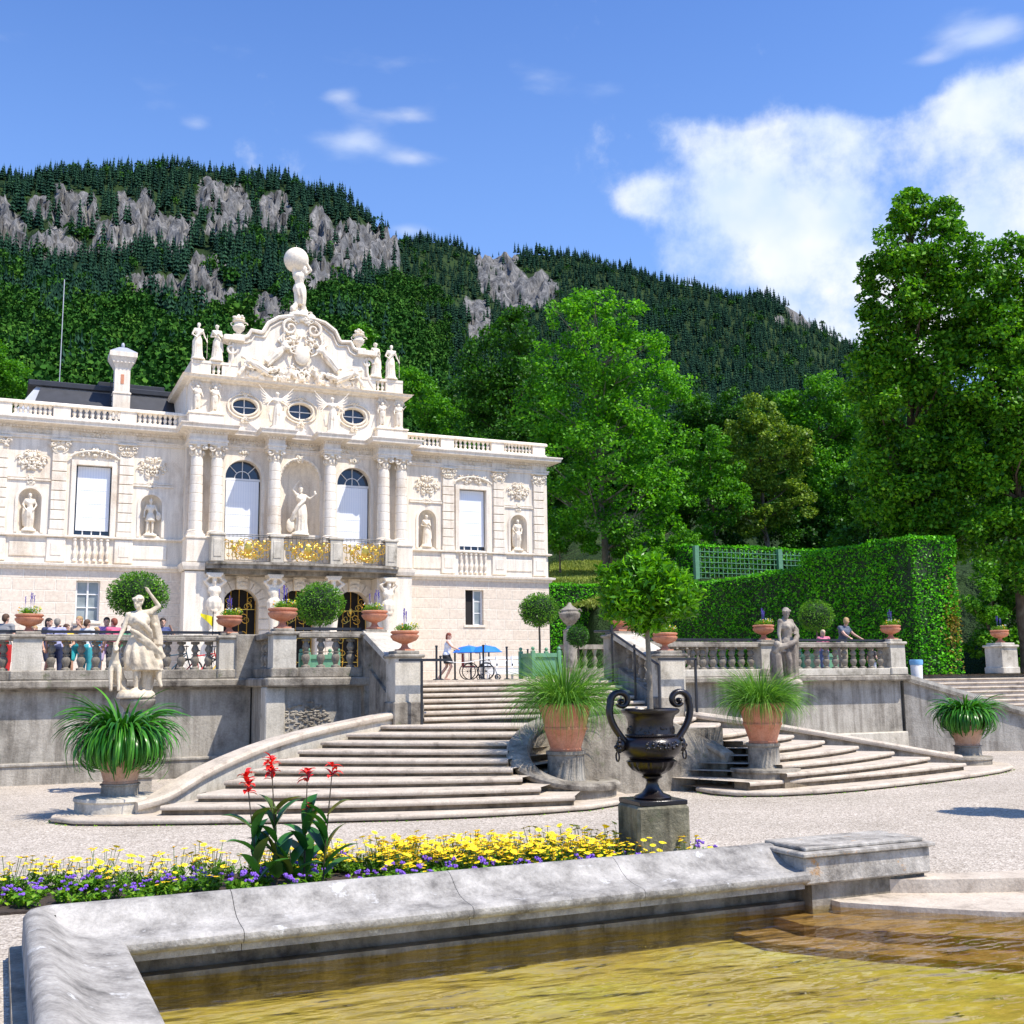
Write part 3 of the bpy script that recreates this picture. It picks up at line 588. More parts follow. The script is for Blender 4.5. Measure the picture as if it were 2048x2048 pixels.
# round scroll ends that carry the pots
for (x, y, r1, zt, nm) in ((2.15,22.45,.78,-2.03,PLAST),(10.55,20.55,.62,-2.02,COPM),(15.12,20.2,.72,-1.93,COPM),(23.0,22.4,.78,-2.1,COPM)):
    mb = MB(); h = zt-GZ; mb.lathe([(r1,-.05),(r1,h-.08),(r1+.03,h-.05),(r1+.02,h),(r1*.5,h+.02)], 28, (x,y,GZ)); loc(mb.build('scroll_end', nm, stair), stair)
PIERCAP = [(-.02,0),(.06,.03),(.08,.07),(.08,.12),(.0,.14)]
def pier(t, x0, x1, y0, y1, z0, z1, base=.55, m1=None, m2=None):
    m1 = m1 or PLAST; m2 = m2 or COPM; mb = MB(); mb.box(x0, x1, y0, y1, z0+base-.01, z1-.11); o = loc(mb.build('pier', m1, t), t)
    mb = MB(); mb.cbox(x0-.05, x1+.05, y0-.05, y1+.05, z0, z0+base, .03); q = mb.build('pier_base', m2, o)
    mb = MB(); mb.cbox(x0-.07, x1+.07, y0-.07, y1+.07, z1-.12, z1-.03, .03); mb.cbox(x0+.04, x1-.04, y0+.04, y1-.04, z1-.035, z1+.05, .02); q = mb.build('pier_cap', m2, o)
def cheek(sx):
    """sloping cheek wall with coping and its two piers beside the upper flight"""
    X0, X1 = (8.47, 9.13) if sx < 0 else (15.75, 16.5)
    t = empty('cheek_balustrade', 'stone cheek wall and end pier on the %s of the upper flight of steps' % ('left' if sx < 0 else 'right'), 'balustrade', ((X0+X1)/2, 25.7, ZL), 0, 'cheek walls of the upper flight')
    pier(t, X0, X1, 25.3, 26.0, ZL-.1, .68, .62)
    pier(t, X0, X1, 27.75, 28.35, -1.2, 1.29, .3, COPM)
    w = MB(); V = [(26.0,ZL-.2),(27.75,ZL-.2),(27.75,.32),(26.0,-.42)]
    def slab(pts, xa, xb): 
        n = len(pts); w2 = MB(); w2.add([(xa,y,z) for y,z in pts]+[(xb,y,z) for y,z in pts], [tuple(range(n-1,-1,-1)), tuple(range(n,2*n))]+[(i,(i+1)%n,n+(i+1)%n,n+i) for i in range(n)]); return w2
    w = slab(V, X0+.12, X1-.12); w.v; loc(w.build('sloping_wall', COPM if sx < 0 else WALLM, t), t)
    w = slab([(25.75,.40),(27.85,1.14),(27.85,1.30),(25.75,.56)], X0-.02, X1+.02); loc(w.build('sloping_coping', PLAST, t), t)
    if sx < 0: w = slab([(26.0,-.42),(27.75,.32),(27.75,1.14),(26.0,.5)], X0+.2, X1-.2); loc(w.build('sloping_panel', COPM, t), t)
    else:
        for k in range(5):
            y = 26.2+.33*k; z = -.36+.33*k*.423; me = BALME; o = link('baluster', me, None, t); o.location = Vector(((X0+X1)/2, y, z))-Vector(t.location); o.scale = (1,1,1.1)
    return t
bm = MB(); bm.lathe([(.115,0),(.115,.05),(.07,.06),(.055,.08),(.085,.16),(.112,.24),(.10,.30),(.06,.36),(.05,.37),(.09,.375),(.09,.405),(.05,.41),(.06,.44),(.098,.50),(.10,.54),(.07,.61),(.052,.64),(.07,.66),(.115,.67),(.115,.73)], 12)
BALME = bm.mesh('baluster'); BALME.materials.append(COPM)
cheek(-1); cheek(1)
def balus_run(t, x0, x1, y, z0, pitch, n=None, sc=1.0, ax='x'):
    n = n or max(1, int(abs(x1-x0)/pitch)); 
    for i in range(n):
        q = x0+(i+.5)*(x1-x0)/n; p = (q, y, z0) if ax == 'x' else (y, q, z0); o = link('baluster', BALME, None, t); o.location = Vector(p)-Vector(t.location); o.scale = (1,1,sc)
def rail(t, x0, x1, y, zt, zslab, yw=.3, handrail=True, name='rail'):
    r = MB(); r.cbox(x0, x1, y-.22, y+.22, zt-.16, zt-.05, .02); r.cbox(x0, x1, y-.18, y+.18, zt-.05, zt, .015); loc(r.build(name, COPM, t), t)
    if handrail: r = MB(); r.box(x0, x1, y+.02, y+.12, zt+.04, zt+.11); [r.box(x, x+.03, y+.05, y+.09, zt-.02, zt+.05) for x in np.arange(x0+.2, x1, 1.4)]; loc(r.build('handrail', DARKM, t), t)
# left terrace balustrade and wall
t = empty('terrace_balustrade', 'weathered stone balustrade along the terrace left of the stairs with visitors behind', 'balustrade', (3, 30.9, .14))
rail(t, -6, 5.95, 30.75, 1.29, .14)
r = MB(); r.cbox(-6, 5.95, 30.5, 31.1, .14, .385, .02); loc(r.build('plinth', COPM, t), t)
for x0, x1 in ((.28,.95),(5.3,5.85)): pier(t, x0, x1, 30.5, 31.0, .14, 1.31, .25)
balus_run(t, 1.0, 5.25, 30.8, .385, .346); balus_run(t, -2.2, .25, 30.8, .385, .346)
t = empty('retaining_wall', 'streaked grey retaining wall below the left balustrade', 'wall', (3, 31, GZ))
r = MB(); r.box(-12, 6.2, 30.75, 31.4, GZ-.1, -.07); loc(r.build('wall_face', WALLM, t), t)
r = MB(); r.box(-12, 6.2, 30.5, 30.85, GZ-.1, -1.95); r.cbox(-12, 6.22, 30.46, 30.85, -1.95, -1.87, .02); loc(r.build('wall_foot', WALLM, t), t)
r = MB(); r.cbox(-12, 6.1, 30.36, 31.2, -.07, .138, .04); r.box(-12, 6.1, 30.6, 30.8, -.14, -.068); loc(r.build('cornice', COPM, t), t)
r = MB(); r.cbox(5.72, 6.75, 30.42, 31.1, .10, 1.31, .03); tag(r.build('corner_block', COPM), 'dark stone block filling the corner behind the bastion rail', 'stone block')
# left bastion
t = empty('bastion_balustrade', 'dark crumbling balustrade of the bastion left of the upper steps, above peeling plaster', 'balustrade', (7.3, 28, .14))
pier(t, 6.16, 6.74, 27.9, 28.5, .14, 1.31, .24)
r = MB(); r.cbox(6.78, 8.47, 27.92, 28.4, .14, .385, .02); loc(r.build('plinth', COPM, t), t); r = MB(); r.cbox(6.2, 6.7, 28.5, 30.6, .14, .385, .02); loc(r.build('plinth', COPM, t), t)
rail(t, 6.8, 8.5, 28.15, 1.29, .14)
r = MB(); r.cbox(6.2,6.66,28.5,30.6,1.13,1.29,.02); loc(r.build('rail', COPM, t), t)
balus_run(t, 6.85, 8.4, 28.15, .385, .34); balus_run(t, 28.6, 30.3, 6.42, .385, .34, None, 1, 'y')
t = empty('bastion_wall', 'bastion wall with plaster fallen off to the rubble, beside the upper steps', 'wall', (7.3, 28, GZ))
r = MB(); r.box(6.25, 8.6, 28.05, 31.2, GZ-.1, -.09); loc(r.build('wall_face', WALLM, t), t)
r = MB(); r.cbox(6.0, 6.5, 27.93, 28.5, GZ-.1, -.09, .03); loc(r.build('corner_pilaster', PLAST, t), t)
r = MB(); r.cbox(5.98, 8.62, 27.72, 31.2, -.09, .138, .04); loc(r.build('cornice', COPM, t), t)
r = MB()
for k in range(150):   # patch of bare rubble
    a = random.uniform(0,2*PI); q = math.sqrt(random.random()); x = 7.05+.62*q*math.cos(a); z = -1.05+.62*q*math.sin(a); r.ball((x, 28.05, z), (random.uniform(.03,.08), .05, random.uniform(.02,.045)), 6, 4)
loc(r.build('bare_rubble', COPM, t), t)
# right bastion and right balustrade
t = empty('terrace_balustrade', 'pale sunlit balustrade right of the stairs ending at a pier, with people behind', 'balustrade', (22, 28, 0))
rail(t, 16.6, 26.0, 28.1, 1.06, 0)
r = MB(); r.cbox(16.55, 26.2, 27.86, 28.36, .03, .25, .02); loc(r.build('plinth', PLAST, t), t)
pier(t, 25.95, 26.55, 27.85, 28.4, .03, 1.12, .24, PLAST, PLAST)
pier(t, 20.9, 21.5, 27.85, 28.4, .03, 1.08, .24)
balus_run(t, 16.7, 20.85, 28.1, .25, .345, None, .89); balus_run(t, 21.55, 25.9, 28.1, .25, .345, None, .89)
t = empty('retaining_wall', 'mottled pale retaining wall below the right balustrade turning down a ramp', 'wall', (22, 28, GZ))
r = MB(); r.prism([(16.5,28.05),(26.45,28.05),(26.45,31),(16.5,31)], GZ-.1, -.15); loc(r.build('wall_face', WALLM, t), t)
r = MB(); r.cbox(16.5, 26.45, 27.8, 28.1, GZ-.1, -1.75, .03); loc(r.build('wall_foot', PLAST, t), t)
r = MB(); r.cbox(16.5, 26.6, 27.68, 31, -.15, .028, .04); loc(r.build('cornice', COPM, t), t)
a = Vector((26.5,27.95,0)); b = Vector((32.4,24.9,0)); d = (b-a).normalized(); nrm = Vector((-d.y,d.x,0))
def ramp_slab(name, mt, o0, o1, zb0, zb1, zt0, zt1, ext=0):
    q = [a-d*ext+nrm*o0, b+nrm*o0, b+nrm*o1, a-d*ext+nrm*o1]; zb = [zb0,zb1,zb1,zb0]; zt = [zt0,zt1,zt1,zt0]
    w = MB(); w.add([(p.x,p.y,z) for p, z in zip(q, zb)]+[(p.x,p.y,z) for p, z in zip(q, zt)], [(0,3,2,1),(4,5,6,7),(0,1,5,4),(1,2,6,5),(2,3,7,6),(3,0,4,7)]); loc(w.build(name, mt, t), t)
ramp_slab('ramp_wall', WALLM, 0, .5, GZ-.1, GZ-.1, -.1, -2.2); ramp_slab('wall_foot', WALLM, -.06, 0, GZ-.1, GZ-.1, -1.9, -2.35)
ramp_slab('ramp_coping', COPM, -.1, .55, -.12, -2.22, .0, -2.1, .1); ramp_slab('ramp_coping', PLAST, -.04, .5, .0, -2.1, .12, -1.98, .1)
t = empty('side_staircase', 'broad straight flight of stone steps at the right edge behind the ramp', 'staircase', (32, 28, GZ))
for k in range(16):
    mb = MB(); y = 31.3-.36*k; z = TZ-.15*k; x0 = 27.2+(31.3-y)*0+max(0,(27.9-y))*1.93
    mb.cbox(x0, 44, y-.02, y+.38, z-.05, z, .02); mb.box(x0, 44, y+.03, y+.40, z-.2, z-.045); loc(mb.build('step', STEPM, t), t)
t = empty('stone_pier', 'pale stone pier with moulded cap at the right edge above the side steps', 'pier', (34.6, 31.2, TZ))
pier(t, 34.3, 35.1, 31.0, 31.8, .03, 1.14, .25, PLAST, PLAST)
# iron handrails on the steps
for (x, lab) in ((9.35, 'dark steel handrail with flat top bar at the left pier of the upper steps'), (15.5, 'dark steel handrail running up the right cheek wall')):
    mb = MB()
    if x < 12: mb.box(8.45, 9.75, 24.93, 25.0, .47, .53); mb.box(8.98, 9.03, 24.94, 24.99, ZL, .47)
    else:
        for y, z in ((25.0,-1.0),(26.2,-.55),(27.4,-.1)): mb.box(x-.025, x+.025, y-.025, y+.025, z, z+1.35+.1*(y-25))
        mb.tube([(x,25.0,.35),(x,27.5,1.33),(x,28.4,1.36)], .035, 6); mb.box(x, x+1.15, 24.97, 25.03, .47, .53); mb.box(x+1.1,x+1.15,24.97,25.03,-1.1,.5)
    tag(mb.build('iron_handrail', DARKM), lab, 'handrail', 'steel handrails of the steps')
# ------------------------------------------------------------------ palace
XC = 13.4; YW = 56.0; YR = 55.35
pal = empty('palace', 'cream rococo palace with columned centre, gilded balcony and crowded sculpted gable', 'palace', (XC, YW, TZ))
def P_(mb, name, mt, parent=pal): 
    o = mb.build(name, mt, parent)
    if parent is pal: loc(o, pal)
    return o
def archpts(u, w, z0, zs, n=14):
    r = w/2; return [(u-r,z0)]+[(u-r*math.cos(PI*i/n), zs+r*math.sin(PI*i/n)) for i in range(n+1)]+[(u+r,z0)]
def wall(mb, u0, u1, z0, z1, y, holes, depth=.35, thick=None):
    outer = [(u0,z0),(u1,z0),(u1,z1),(u0,z1)]; loops = [[Vector((x,z,0)) for x,z in l] for l in [outer]+holes]; pts = [p for l in loops for p in l]
    tr = tessellate_polygon(loops); vs = [(p.x+XC,y,p.y) for p in pts]; fs = []
    for t3 in tr:
        a, b, c = [Vector(vs[i]) for i in t3]; fs.append(tuple(t3) if (b-a).cross(c-a).y < 0 else tuple(reversed(t3)))
    mb.add(vs, fs)
    for h in holes:
        n = len(h); mb.add([(x+XC,y,z) for x,z in h]+[(x+XC,y+depth,z) for x,z in h], [(i,(i+1)%n,n+(i+1)%n,n+i) for i in range(n)])
    mb.add([(u0+XC,y,z0),(u0+XC,y,z1),(u0+XC,y+1.5,z1),(u0+XC,y+1.5,z0)], [(0,1,2,3)]); mb.add([(u1+XC,y,z0),(u1+XC,y,z1),(u1+XC,y+1.5,z1),(u1+XC,y+1.5,z0)], [(3,2,1,0)])
WU = (-9.75, 9.75); NU = (-12.5,-7.1,7.1,12.5); PU = (-13.85,-11.3,-8.3,8.3,11.3,13.75)
# body behind
for s in (-1, 1):
    m_ = MB(); x0, x1 = sorted((s*5.5, s*14.3)); m_.box(XC+x0, XC+x1, 57.4, 84, 0, 12.3); m_.box(XC+x0,XC+x1,56.3,57.5,12.2,12.35); P_(m_, 'wing_body', CREAM)
    m_ = MB(); wall(m_, x0, x1, 0, 5.36, YW-.06, [archpts(s*9.8,1.06,2.98,4.86,1)[:0] or [(s*9.8-.53,2.98),(s*9.8+.53,2.98),(s*9.8+.53,4.86),(s*9.8-.53,4.86)]]); P_(m_, 'ground_floor_wall', RUST)
    m_ = MB(); wall(m_, x0, x1, 5.36, 12.3, YW, [[(s*9.75-.8,7.02),(s*9.75+.8,7.02),(s*9.75+.8,10.38),(s*9.75-.8,10.38)]]+[archpts(u,1.0,7.05,8.62) for u in NU if u*s > 0], .45); P_(m_, 'upper_wall', CREAM)
    # string course, ledge, entablature, cornice
    ext0, ext1 = (x0-(.12 if s < 0 else -.05), x1+(.12 if s > 0 else -.05))
    def band(name, z, prof, y=YW, a=None, b=None, mt=CREAM):
        m2 = MB(); A = XC+(a if a is not None else x0); B = XC+(b if b is not None else x1)
        path = ([(A,y+1,z)] if s < 0 else [])+[(A,y,z),(B,y,z)]+([(B,y+1,z)] if s > 0 else []); m2.sweep(prof, path); return P_(m2, name, mt)
    band('string_course', 5.36, [(-.1,0),(.12,0),(.16,.06),(.16,.12),(.30,.16),(.32,.26),(.1,.30),(-.1,.30)])
    band('ledge', 6.86, [(-.1,0),(.10,0),(.18,.04),(.18,.10),(.04,.13),(-.1,.13)])
    band('architrave', 11.5, [(-.1,0),(.08,0),(.08,.10),(.12,.12),(.12,.20),(-.1,.20)])
    band('cornice', 12.0, [(-.1,0),(.08,0),(.12,.08),(.20,.12),(.62,.16),(.64,.26),(.70,.34),(.70,.40),(-.1,.46)])
    band('parapet_base', 12.46, [(-.3,0),(.02,0),(.02,.14),(-.02,.17),(-.3,.17)]); band('parapet_rail', 13.14, [(-.34,0),(.06,0),(.06,.10),(.0,.16),(-.34,.16)])
    m_ = MB()
    for q in np.arange(x0+.08, x1, .14): m_.box(XC+q, XC+q+.07, YW-.17, YW-.02, 11.98, 12.07)
    P_(m_, 'dentils', CREAM)
    # pilasters
    for u in PU:
        if u*s < 0: continue
        w = .36; m_ = MB(); m_.box(XC+u-w, XC+u+w, YW-.14, YW, 6.98, 7.22)
        for k in range(8): m_.cbox(XC+u-w+.03, XC+u+w-.03, YW-.13, YW+.02, 7.24+k*.46, 7.24+k*.46+.425, .02)
        pl = P_(m_, 'pilaster', CREAM)
        m_ = MB(); m_.box(XC+u-w+.04, XC+u+w-.04, YW-.11, YW, 10.9, 11.42); m_.cbox(XC+u-w-.08, XC+u+w+.08, YW-.26, YW, 11.42, 11.5, .02); ornament(m_, XC+u, 11.18, .8, .45, YW-.10, 9, int(u*10), .07, .16)
        for q in (-1, 1): scroll(m_, (XC+u+q*.32, 11.28), .12, 1, .04, q, 'xz', 0, 14, None, YW-.2)
        P_(m_, 'capital', CREAM2, pl).location = (0,0,0)
        m_ = MB(); m_.cbox(XC+u-.42, XC+u+.42, YW-.10, YW+.02, 5.72, 6.84, .03); m_.cbox(XC+u-.25, XC+u+.25, YW-.125, YW, 6.0, 6.6, .03); P_(m_, 'pedestal_panel', CREAM)
        m_ = MB(); m_.box(XC+u-.4, XC+u+.4, YW-.06, YW, 11.7, 12.0); P_(m_, 'frieze_block', CREAM)
    for u in NU:
        if u*s < 0: continue
        m_ = MB(); r = .5; n1, n2 = 12, 16
        ys = YW+.02
        for j in range(n2):   # concave niche shell
            pass
        V = []; Fq = []
        zz = [7.05+i*(8.62-7.05)/5 for i in range(6)]+[8.62+r*math.sin(PI/2*i/7) for i in range(1, 8)]
        for z in zz:
            rr = r if z <= 8.62 else math.sqrt(max(0, r*r-(z-8.62)**2))+1e-4
            for i in range(n1+1): a = PI*i/n1; V.append((XC+u-rr*math.cos(a), ys+rr*.95*math.sin(a), z))
        for j in range(len(zz)-1):
            for i in range(n1): Fq.append((j*(n1+1)+i, j*(n1+1)+i+1, (j+1)*(n1+1)+i+1, (j+1)*(n1+1)+i))
        m_.add(V, [tuple(reversed(f)) for f in Fq], True); P_(m_, 'niche', CREAM)
        m_ = MB(); out = archpts(0,1.26,7.05,8.62,16); inn = archpts(0,1.0,7.05,8.62,16); n = len(out)
        m_.add([(XC+u+x,YW-.05,z) for x,z in out]+[(XC+u+x,YW-.05,z) for x,z in inn]+[(XC+u+x,YW+.01,z) for x,z in out]+[(XC+u+x,YW+.05,z) for x,z in inn],
               [(i,i+1,n+i+1,n+i) for i in range(n-1)]+[(2*n+i,2*n+i+1,i+1,i) for i in range(n-1)]+[(n+i,n+i+1,3*n+i+1,3*n+i) for i in range(n-1)])
        m_.box(XC+u-1.0,XC+u+1.0,YW-.07,YW+.01,9.5,9.58); m_.box(XC+u-1.0,XC+u+1.0,YW-.05,YW+.01,9.62,9.67); P_(m_, 'niche_surround', CREAM)
        m_ = MB(); ornament(m_, XC+u, 9.55, .45, .4, YW, 8, int(u*7), .06, .14); P_(m_, 'niche_keystone', CREAM2); m_ = MB(); ornament(m_, XC+u, 10.45, 1.25, 1.0, YW, 26, int(u*3), .075, .2); P_(m_, 'stucco_trophy', CREAM2)
        m_ = MB(); ornament(m_, XC+u, 11.85, 1.5, .25, YW, 9, int(u*5), .05, .08); P_(m_, 'frieze_relief', CREAM2); m_ = MB(); m_.cbox(XC+u-.8, XC+u+.8, YW-.05, YW+.02, 5.95, 6.62, .03); P_(m_, 'dado_panel', CREAM)
        m_ = MB(); m_.cbox(XC+u-.42, XC+u+.42, YW-.02, YW+.4, 6.98, 7.10, .02); P_(m_, 'niche_sill', CREAM)
    # main window
    u = s*9.75; m_ = MB()
    for a, b, c, d in ((-1.02,-.8,6.98,10.6),(.8,1.02,6.98,10.6),(-.8,.8,10.38,10.6)): m_.box(XC+u+a, XC+u+b, YW-.09, YW, c, d)
    wn = P_(m_, 'window', CREAM)
    m_ = MB(); m_.box(XC+u-.8, XC+u+.8, YW+.30, YW+.34, 7.02, 10.38); P_(m_, 'pane', GLASSM, wn).location = (0,0,0)
    m_ = MB(); m_.box(XC+u-.72, XC+u+.74, YW+.20, YW+.22, 7.26, 10.34); [m_.box(XC+u-.72, XC+u+.74, YW+.19, YW+.202, z, z+.02) for z in (7.9,8.55,9.2,9.8)]; P_(m_, 'blind', BLIND, wn).location = (0,0,0)
    m_ = MB(); [m_.box(XC+u+a-.025, XC+u+a+.025, YW+.24, YW+.30, 7.02, 7.4) for a in (-.4,0,.4)]; m_.box(XC+u-.8,XC+u+.8,YW+.22,YW+.30,7.02,7.06); P_(m_, 'muntins', WHITE, wn).location = (0,0,0)
    m_ = MB(); ornament(m_, XC+u, 10.95, 1.9, .55, YW-.05, 20, s+50, .06, .18); m_.tube([(XC+u-1.1+i*.11, YW-.14, 10.72+.34*math.sin(PI*i/20)**.7) for i in range(21)], .05, 6); ornament(m_, XC+u, 11.85, 1.5, .25, YW, 9, 5, .05, .08); P_(m_, 'window_crest', CREAM2)
    for k in range(6): bs = MB(); bs.lathe([(.10,5.78),(.10,5.84),(.05,5.9),(.10,6.12),(.10,6.2),(.05,6.3),(.05,6.42),(.09,6.6),(.06,6.74),(.10,6.78),(.10,6.86)], 8, (XC+u-.72+k*.288, YW-.06, 0)); P_(bs, 'false_baluster', CREAM)
    # ground window
    u = s*9.8; m_ = MB(); m_.box(XC+u-.62, XC+u+.62, YW-.12, YW+.02, 2.86, 2.98); wn = P_(m_, 'ground_window', CREAM)
    m_ = MB(); m_.box(XC+u-.53, XC+u+.53, YW+.24, YW+.27, 2.98, 4.86); P_(m_, 'pane', GLASSG if s < 0 else BLKIN, wn).location = (0,0,0)
    m_ = MB(); A = [(-.53,-.46),(-.04,.04),(.46,.53)] if s < 0 else [(.0,.07),(.44,.53)]
    for a, b in A: m_.box(XC+u+a, XC+u+b, YW+.16, YW+.235, 2.98, 4.86)
    for z in (2.98,3.6,4.22,4.80): m_.box(XC+u+(-.46 if s < 0 else .07), XC+u+(.46 if s < 0 else .44), YW+.18, YW+.235, z, z+.05)
    P_(m_, 'muntins', WHITE, wn).location = (0,0,0)
    if s > 0: m_ = MB(); m_.box(XC+u+.07, XC+u+.44, YW+.2, YW+.225, 3.0, 4.84); P_(m_, 'casement_pane', GLASSG, wn).location = (0,0,0)
    # roof parapet pedestals and balusters
    peds = [5.55,8.3,11.3,13.85]
    for p0 in peds: m_ = MB(); m_.box(XC+s*p0-.38, XC+s*p0+.38, YW-.0, YW+.3, 12.6, 13.2); P_(m_, 'parapet_pedestal', CREAM)
    m_ = MB()
    for a, b in zip(peds[:-1], peds[1:]):
        n = 8
        m_.box(XC+s*a-.2,XC+s*b+.2,YW+1.6,YW+1.65,12.5,12.9) if False else None
        for k in range(n): q = a+.42+(b-a-.84)*(k+.5)/n; m_ = MB(); m_.lathe([(.11,12.63),(.11,12.68),(.05,12.72),(.10,12.84),(.09,12.9),(.045,12.97),(.09,13.05),(.11,13.1),(.11,13.16)], 8, (XC+s*q, YW+.16, 0)); P_(m_, 'parapet_baluster', CREAM)
# dark roofs
m_ = MB(); m_.prism([(XC-13,58.5),(XC-5.3,58.5),(XC-5.3,82),(XC-13,82)], 12.3, 15.2, None, [(XC-12.2,61),(XC-5.3,61),(XC-5.3,80),(XC-12.2,80)]); P_(m_, 'roof', ROOFM)
m_ = MB(); m_.prism([(XC-13.6,60.5),(XC-5.3,60.5),(XC-5.3,60.9),(XC-13.6,60.9)], 13.4, 15.3, None, [(XC-12.4,61.2),(XC-5.3,61.2),(XC-5.3,61.4),(XC-12.4,61.4)]); P_(m_, 'roof_glazing', ROOFG)
m_ = MB(); m_.cbox(XC-12.8, XC-5.4, 61, 66, 15.3, 15.62, .05); m_.cbox(XC-9.4,XC-6.0,61.5,62.2,15.6,15.95,.03); [m_.box(XC-8.9+i*.9, XC-8.86+i*.9, 60.0, 60.05, 14.2, 15.7) for i in (0,1)]; [m_.box(XC-8.9, XC-8.0, 60.0, 60.04, z, z+.04) for z in np.arange(14.3,15.6,.25)]; P_(m_, 'roof_ridge', ROOFM)
m_ = MB(); m_.prism([(XC+5.3,58.5),(XC+12,58.5),(XC+12,82),(XC+5.3,82)], 12.3, 13.9, None, [(XC+5.3,61),(XC+9.5,61),(XC+9.5,80),(XC+5.3,80)]); P_(m_, 'roof', ROOFM)
m_ = MB(); m_.box(XC-11.3,XC-11.26,62,62.04,15.5,21.5); P_(m_, 'lightning_rod', ROOFG)
# chimney
m_ = MB(); cx, cy = 5.05, 60.0; m_.box(cx-.42, cx+.42, cy-.42, cy+.42, 12.3, 14.9); m_.cbox(cx-.46, cx+.46, cy-.46, cy+.46, 14.9, 15.0, .02); m_.box(cx-.38, cx+.38, cy-.38, cy+.38, 15.0, 16.3)
m_.prism([(cx-.38,cy-.38),(cx+.38,cy-.38),(cx+.38,cy+.38),(cx-.38,cy+.38)], 16.3, 16.85, None, [(cx-.66,cy-.66),(cx+.66,cy-.66),(cx+.66,cy+.66),(cx-.66,cy+.66)]); m_.box(cx-.68,cx+.68,cy-.68,cy+.68,16.85,17.1)
for k in range(6): m_.box(cx-.5+k*.19, cx-.42+k*.19, cy-.56, cy-.3, 16.55, 16.75)
ch = P_(m_, 'chimney', CREAM); m_ = MB(); m_.prism([(cx-.68,cy-.68),(cx+.68,cy-.68),(cx+.68,cy+.68),(cx-.68,cy+.68)], 17.1, 17.45, None, [(cx-.2,cy-.2),(cx+.2,cy-.2),(cx+.2,cy+.2),(cx-.2,cy+.2)]); m_.ball((cx,cy,17.6),(.09,.09,.16)); P_(m_, 'chimney_cap', ROOFG, ch).location = (0,0,0)
m_ = MB(); m_.box(cx-.08, cx+.08, cy-.40, cy-.37, 15.45, 15.95); P_(m_, 'chimney_vent', TERRA, ch).location = (0,0,0)

# ---- centre block
ys = YR; AU = (-2.83,0,2.83)
m_ = MB(); wall(m_, -5.6, 5.6, 0, 5.36, ys, [archpts(u,1.76,.05,3.74,16) for u in AU], .6); P_(m_, 'ground_floor_wall', CREAM)
for sx in (-1,1):
    m_ = MB()
    for k in range(9): m_.cbox(XC+min(sx*4.0,sx*5.62), XC+max(sx*4.0,sx*5.62), ys-.1, ys+.02, .5+k*.535, .5+k*.535+.50, .03)
    P_(m_, 'banded_pier', RUST)
m_ = MB()
for u in AU:   # voussoirs
    for i in range(9):
        a0 = PI*(i+.04)/9; a1 = PI*(i+.96)/9; r0, r1 = .88, 1.34
        q = [(XC+u-r*math.cos(a), 3.74+r*math.sin(a)) for r, a in ((r0,a0),(r1,a0),(r1,(a0+a1)/2),(r1,a1),(r0,a1),(r0,(a0+a1)/2))]; m_.xz(q, ys-.09, ys+.02)
    for k in range(6):
        for sx in (-1,1): m_.cbox(XC+u+sx*1.15-.26, XC+u+sx*1.15+.26, ys-.085, ys+.02, .45+k*.54, .45+k*.54+.51, .02)
P_(m_, 'arch_voussoirs', CREAM)
for u in AU:
    m_ = MB(); m_.cbox(XC+u-.28, XC+u+.28, ys-.35, ys, 4.55, 5.3, .04); ornament(m_, XC+u, 4.95, .5, .6, ys-.32, 8, 3, .07, .12); P_(m_, 'keystone', CREAM2)
    m_ = MB(); m_.box(XC+u-.9, XC+u+.9, ys+.75, ys+.8, 0, 4.7); dr = P_(m_, 'doorway', BLKIN)
    m_ = MB(); rs = random.Random(3)
    for k in range(15):
        x = rs.uniform(.06,.62); z = rs.uniform(.3,4.1)
        for sx in (-1,1): scroll(m_, (XC+u+sx*x, z), rs.uniform(.12,.24), 1.1, .018, sx, 'xz', rs.uniform(0,6), 14, None, ys+.35)
    for x in (-.8,-.4,0,.4,.8): m_.tube([(XC+u+x,ys+.36,.05),(XC+u+x,ys+.36,3.74+math.sqrt(.86**2-x*x))], .018, 5)
    for z in (1.0,2.2,3.6): m_.ball((XC+u,ys+.33,z),(.09,.03,.16)); m_.box(XC+u-.86,XC+u+.86,ys+.34,ys+.37,z,z+.03)
    P_(m_, 'gilded_gate', GOLD, dr).location = (0,0,0)
# balcony floor slab with curved edge
def Bp(d): return [(XC-4.75,YR+.1),(XC-4.75,53.85-d),(XC-4.1,53.6-d),(XC-2.2,53.45-d),(XC,53.35-d),(XC+2.2,53.45-d),(XC+4.1,53.6-d),(XC+4.75,53.85-d),(XC+4.75,YR+.1)]
m_ = MB(); m_.prism(Bp(.0), 5.42, 5.62); m_.prism(Bp(.12), 5.62, 5.74); m_.prism([(x,max(y,54.1) if y<55 else y) for x,y in Bp(-.2)], 5.2, 5.42)
bal = P_(m_, 'balcony', COPM)
BU = (-4.3,-1.47,1.47,4.3)
for u in BU: m_ = MB(); m_.cbox(XC+u-.32, XC+u+.32, 53.55, 54.05, 5.74, 6.98, .03); m_.cbox(XC+u-.38, XC+u+.38, 53.5, 54.1, 6.98, 7.1, .03); m_.cbox(XC+u-.2,XC+u+.2,53.52,53.6,5.95,6.8,.03); P_(m_, 'balcony_pier', PLAST, bal).location = (0,0,0)
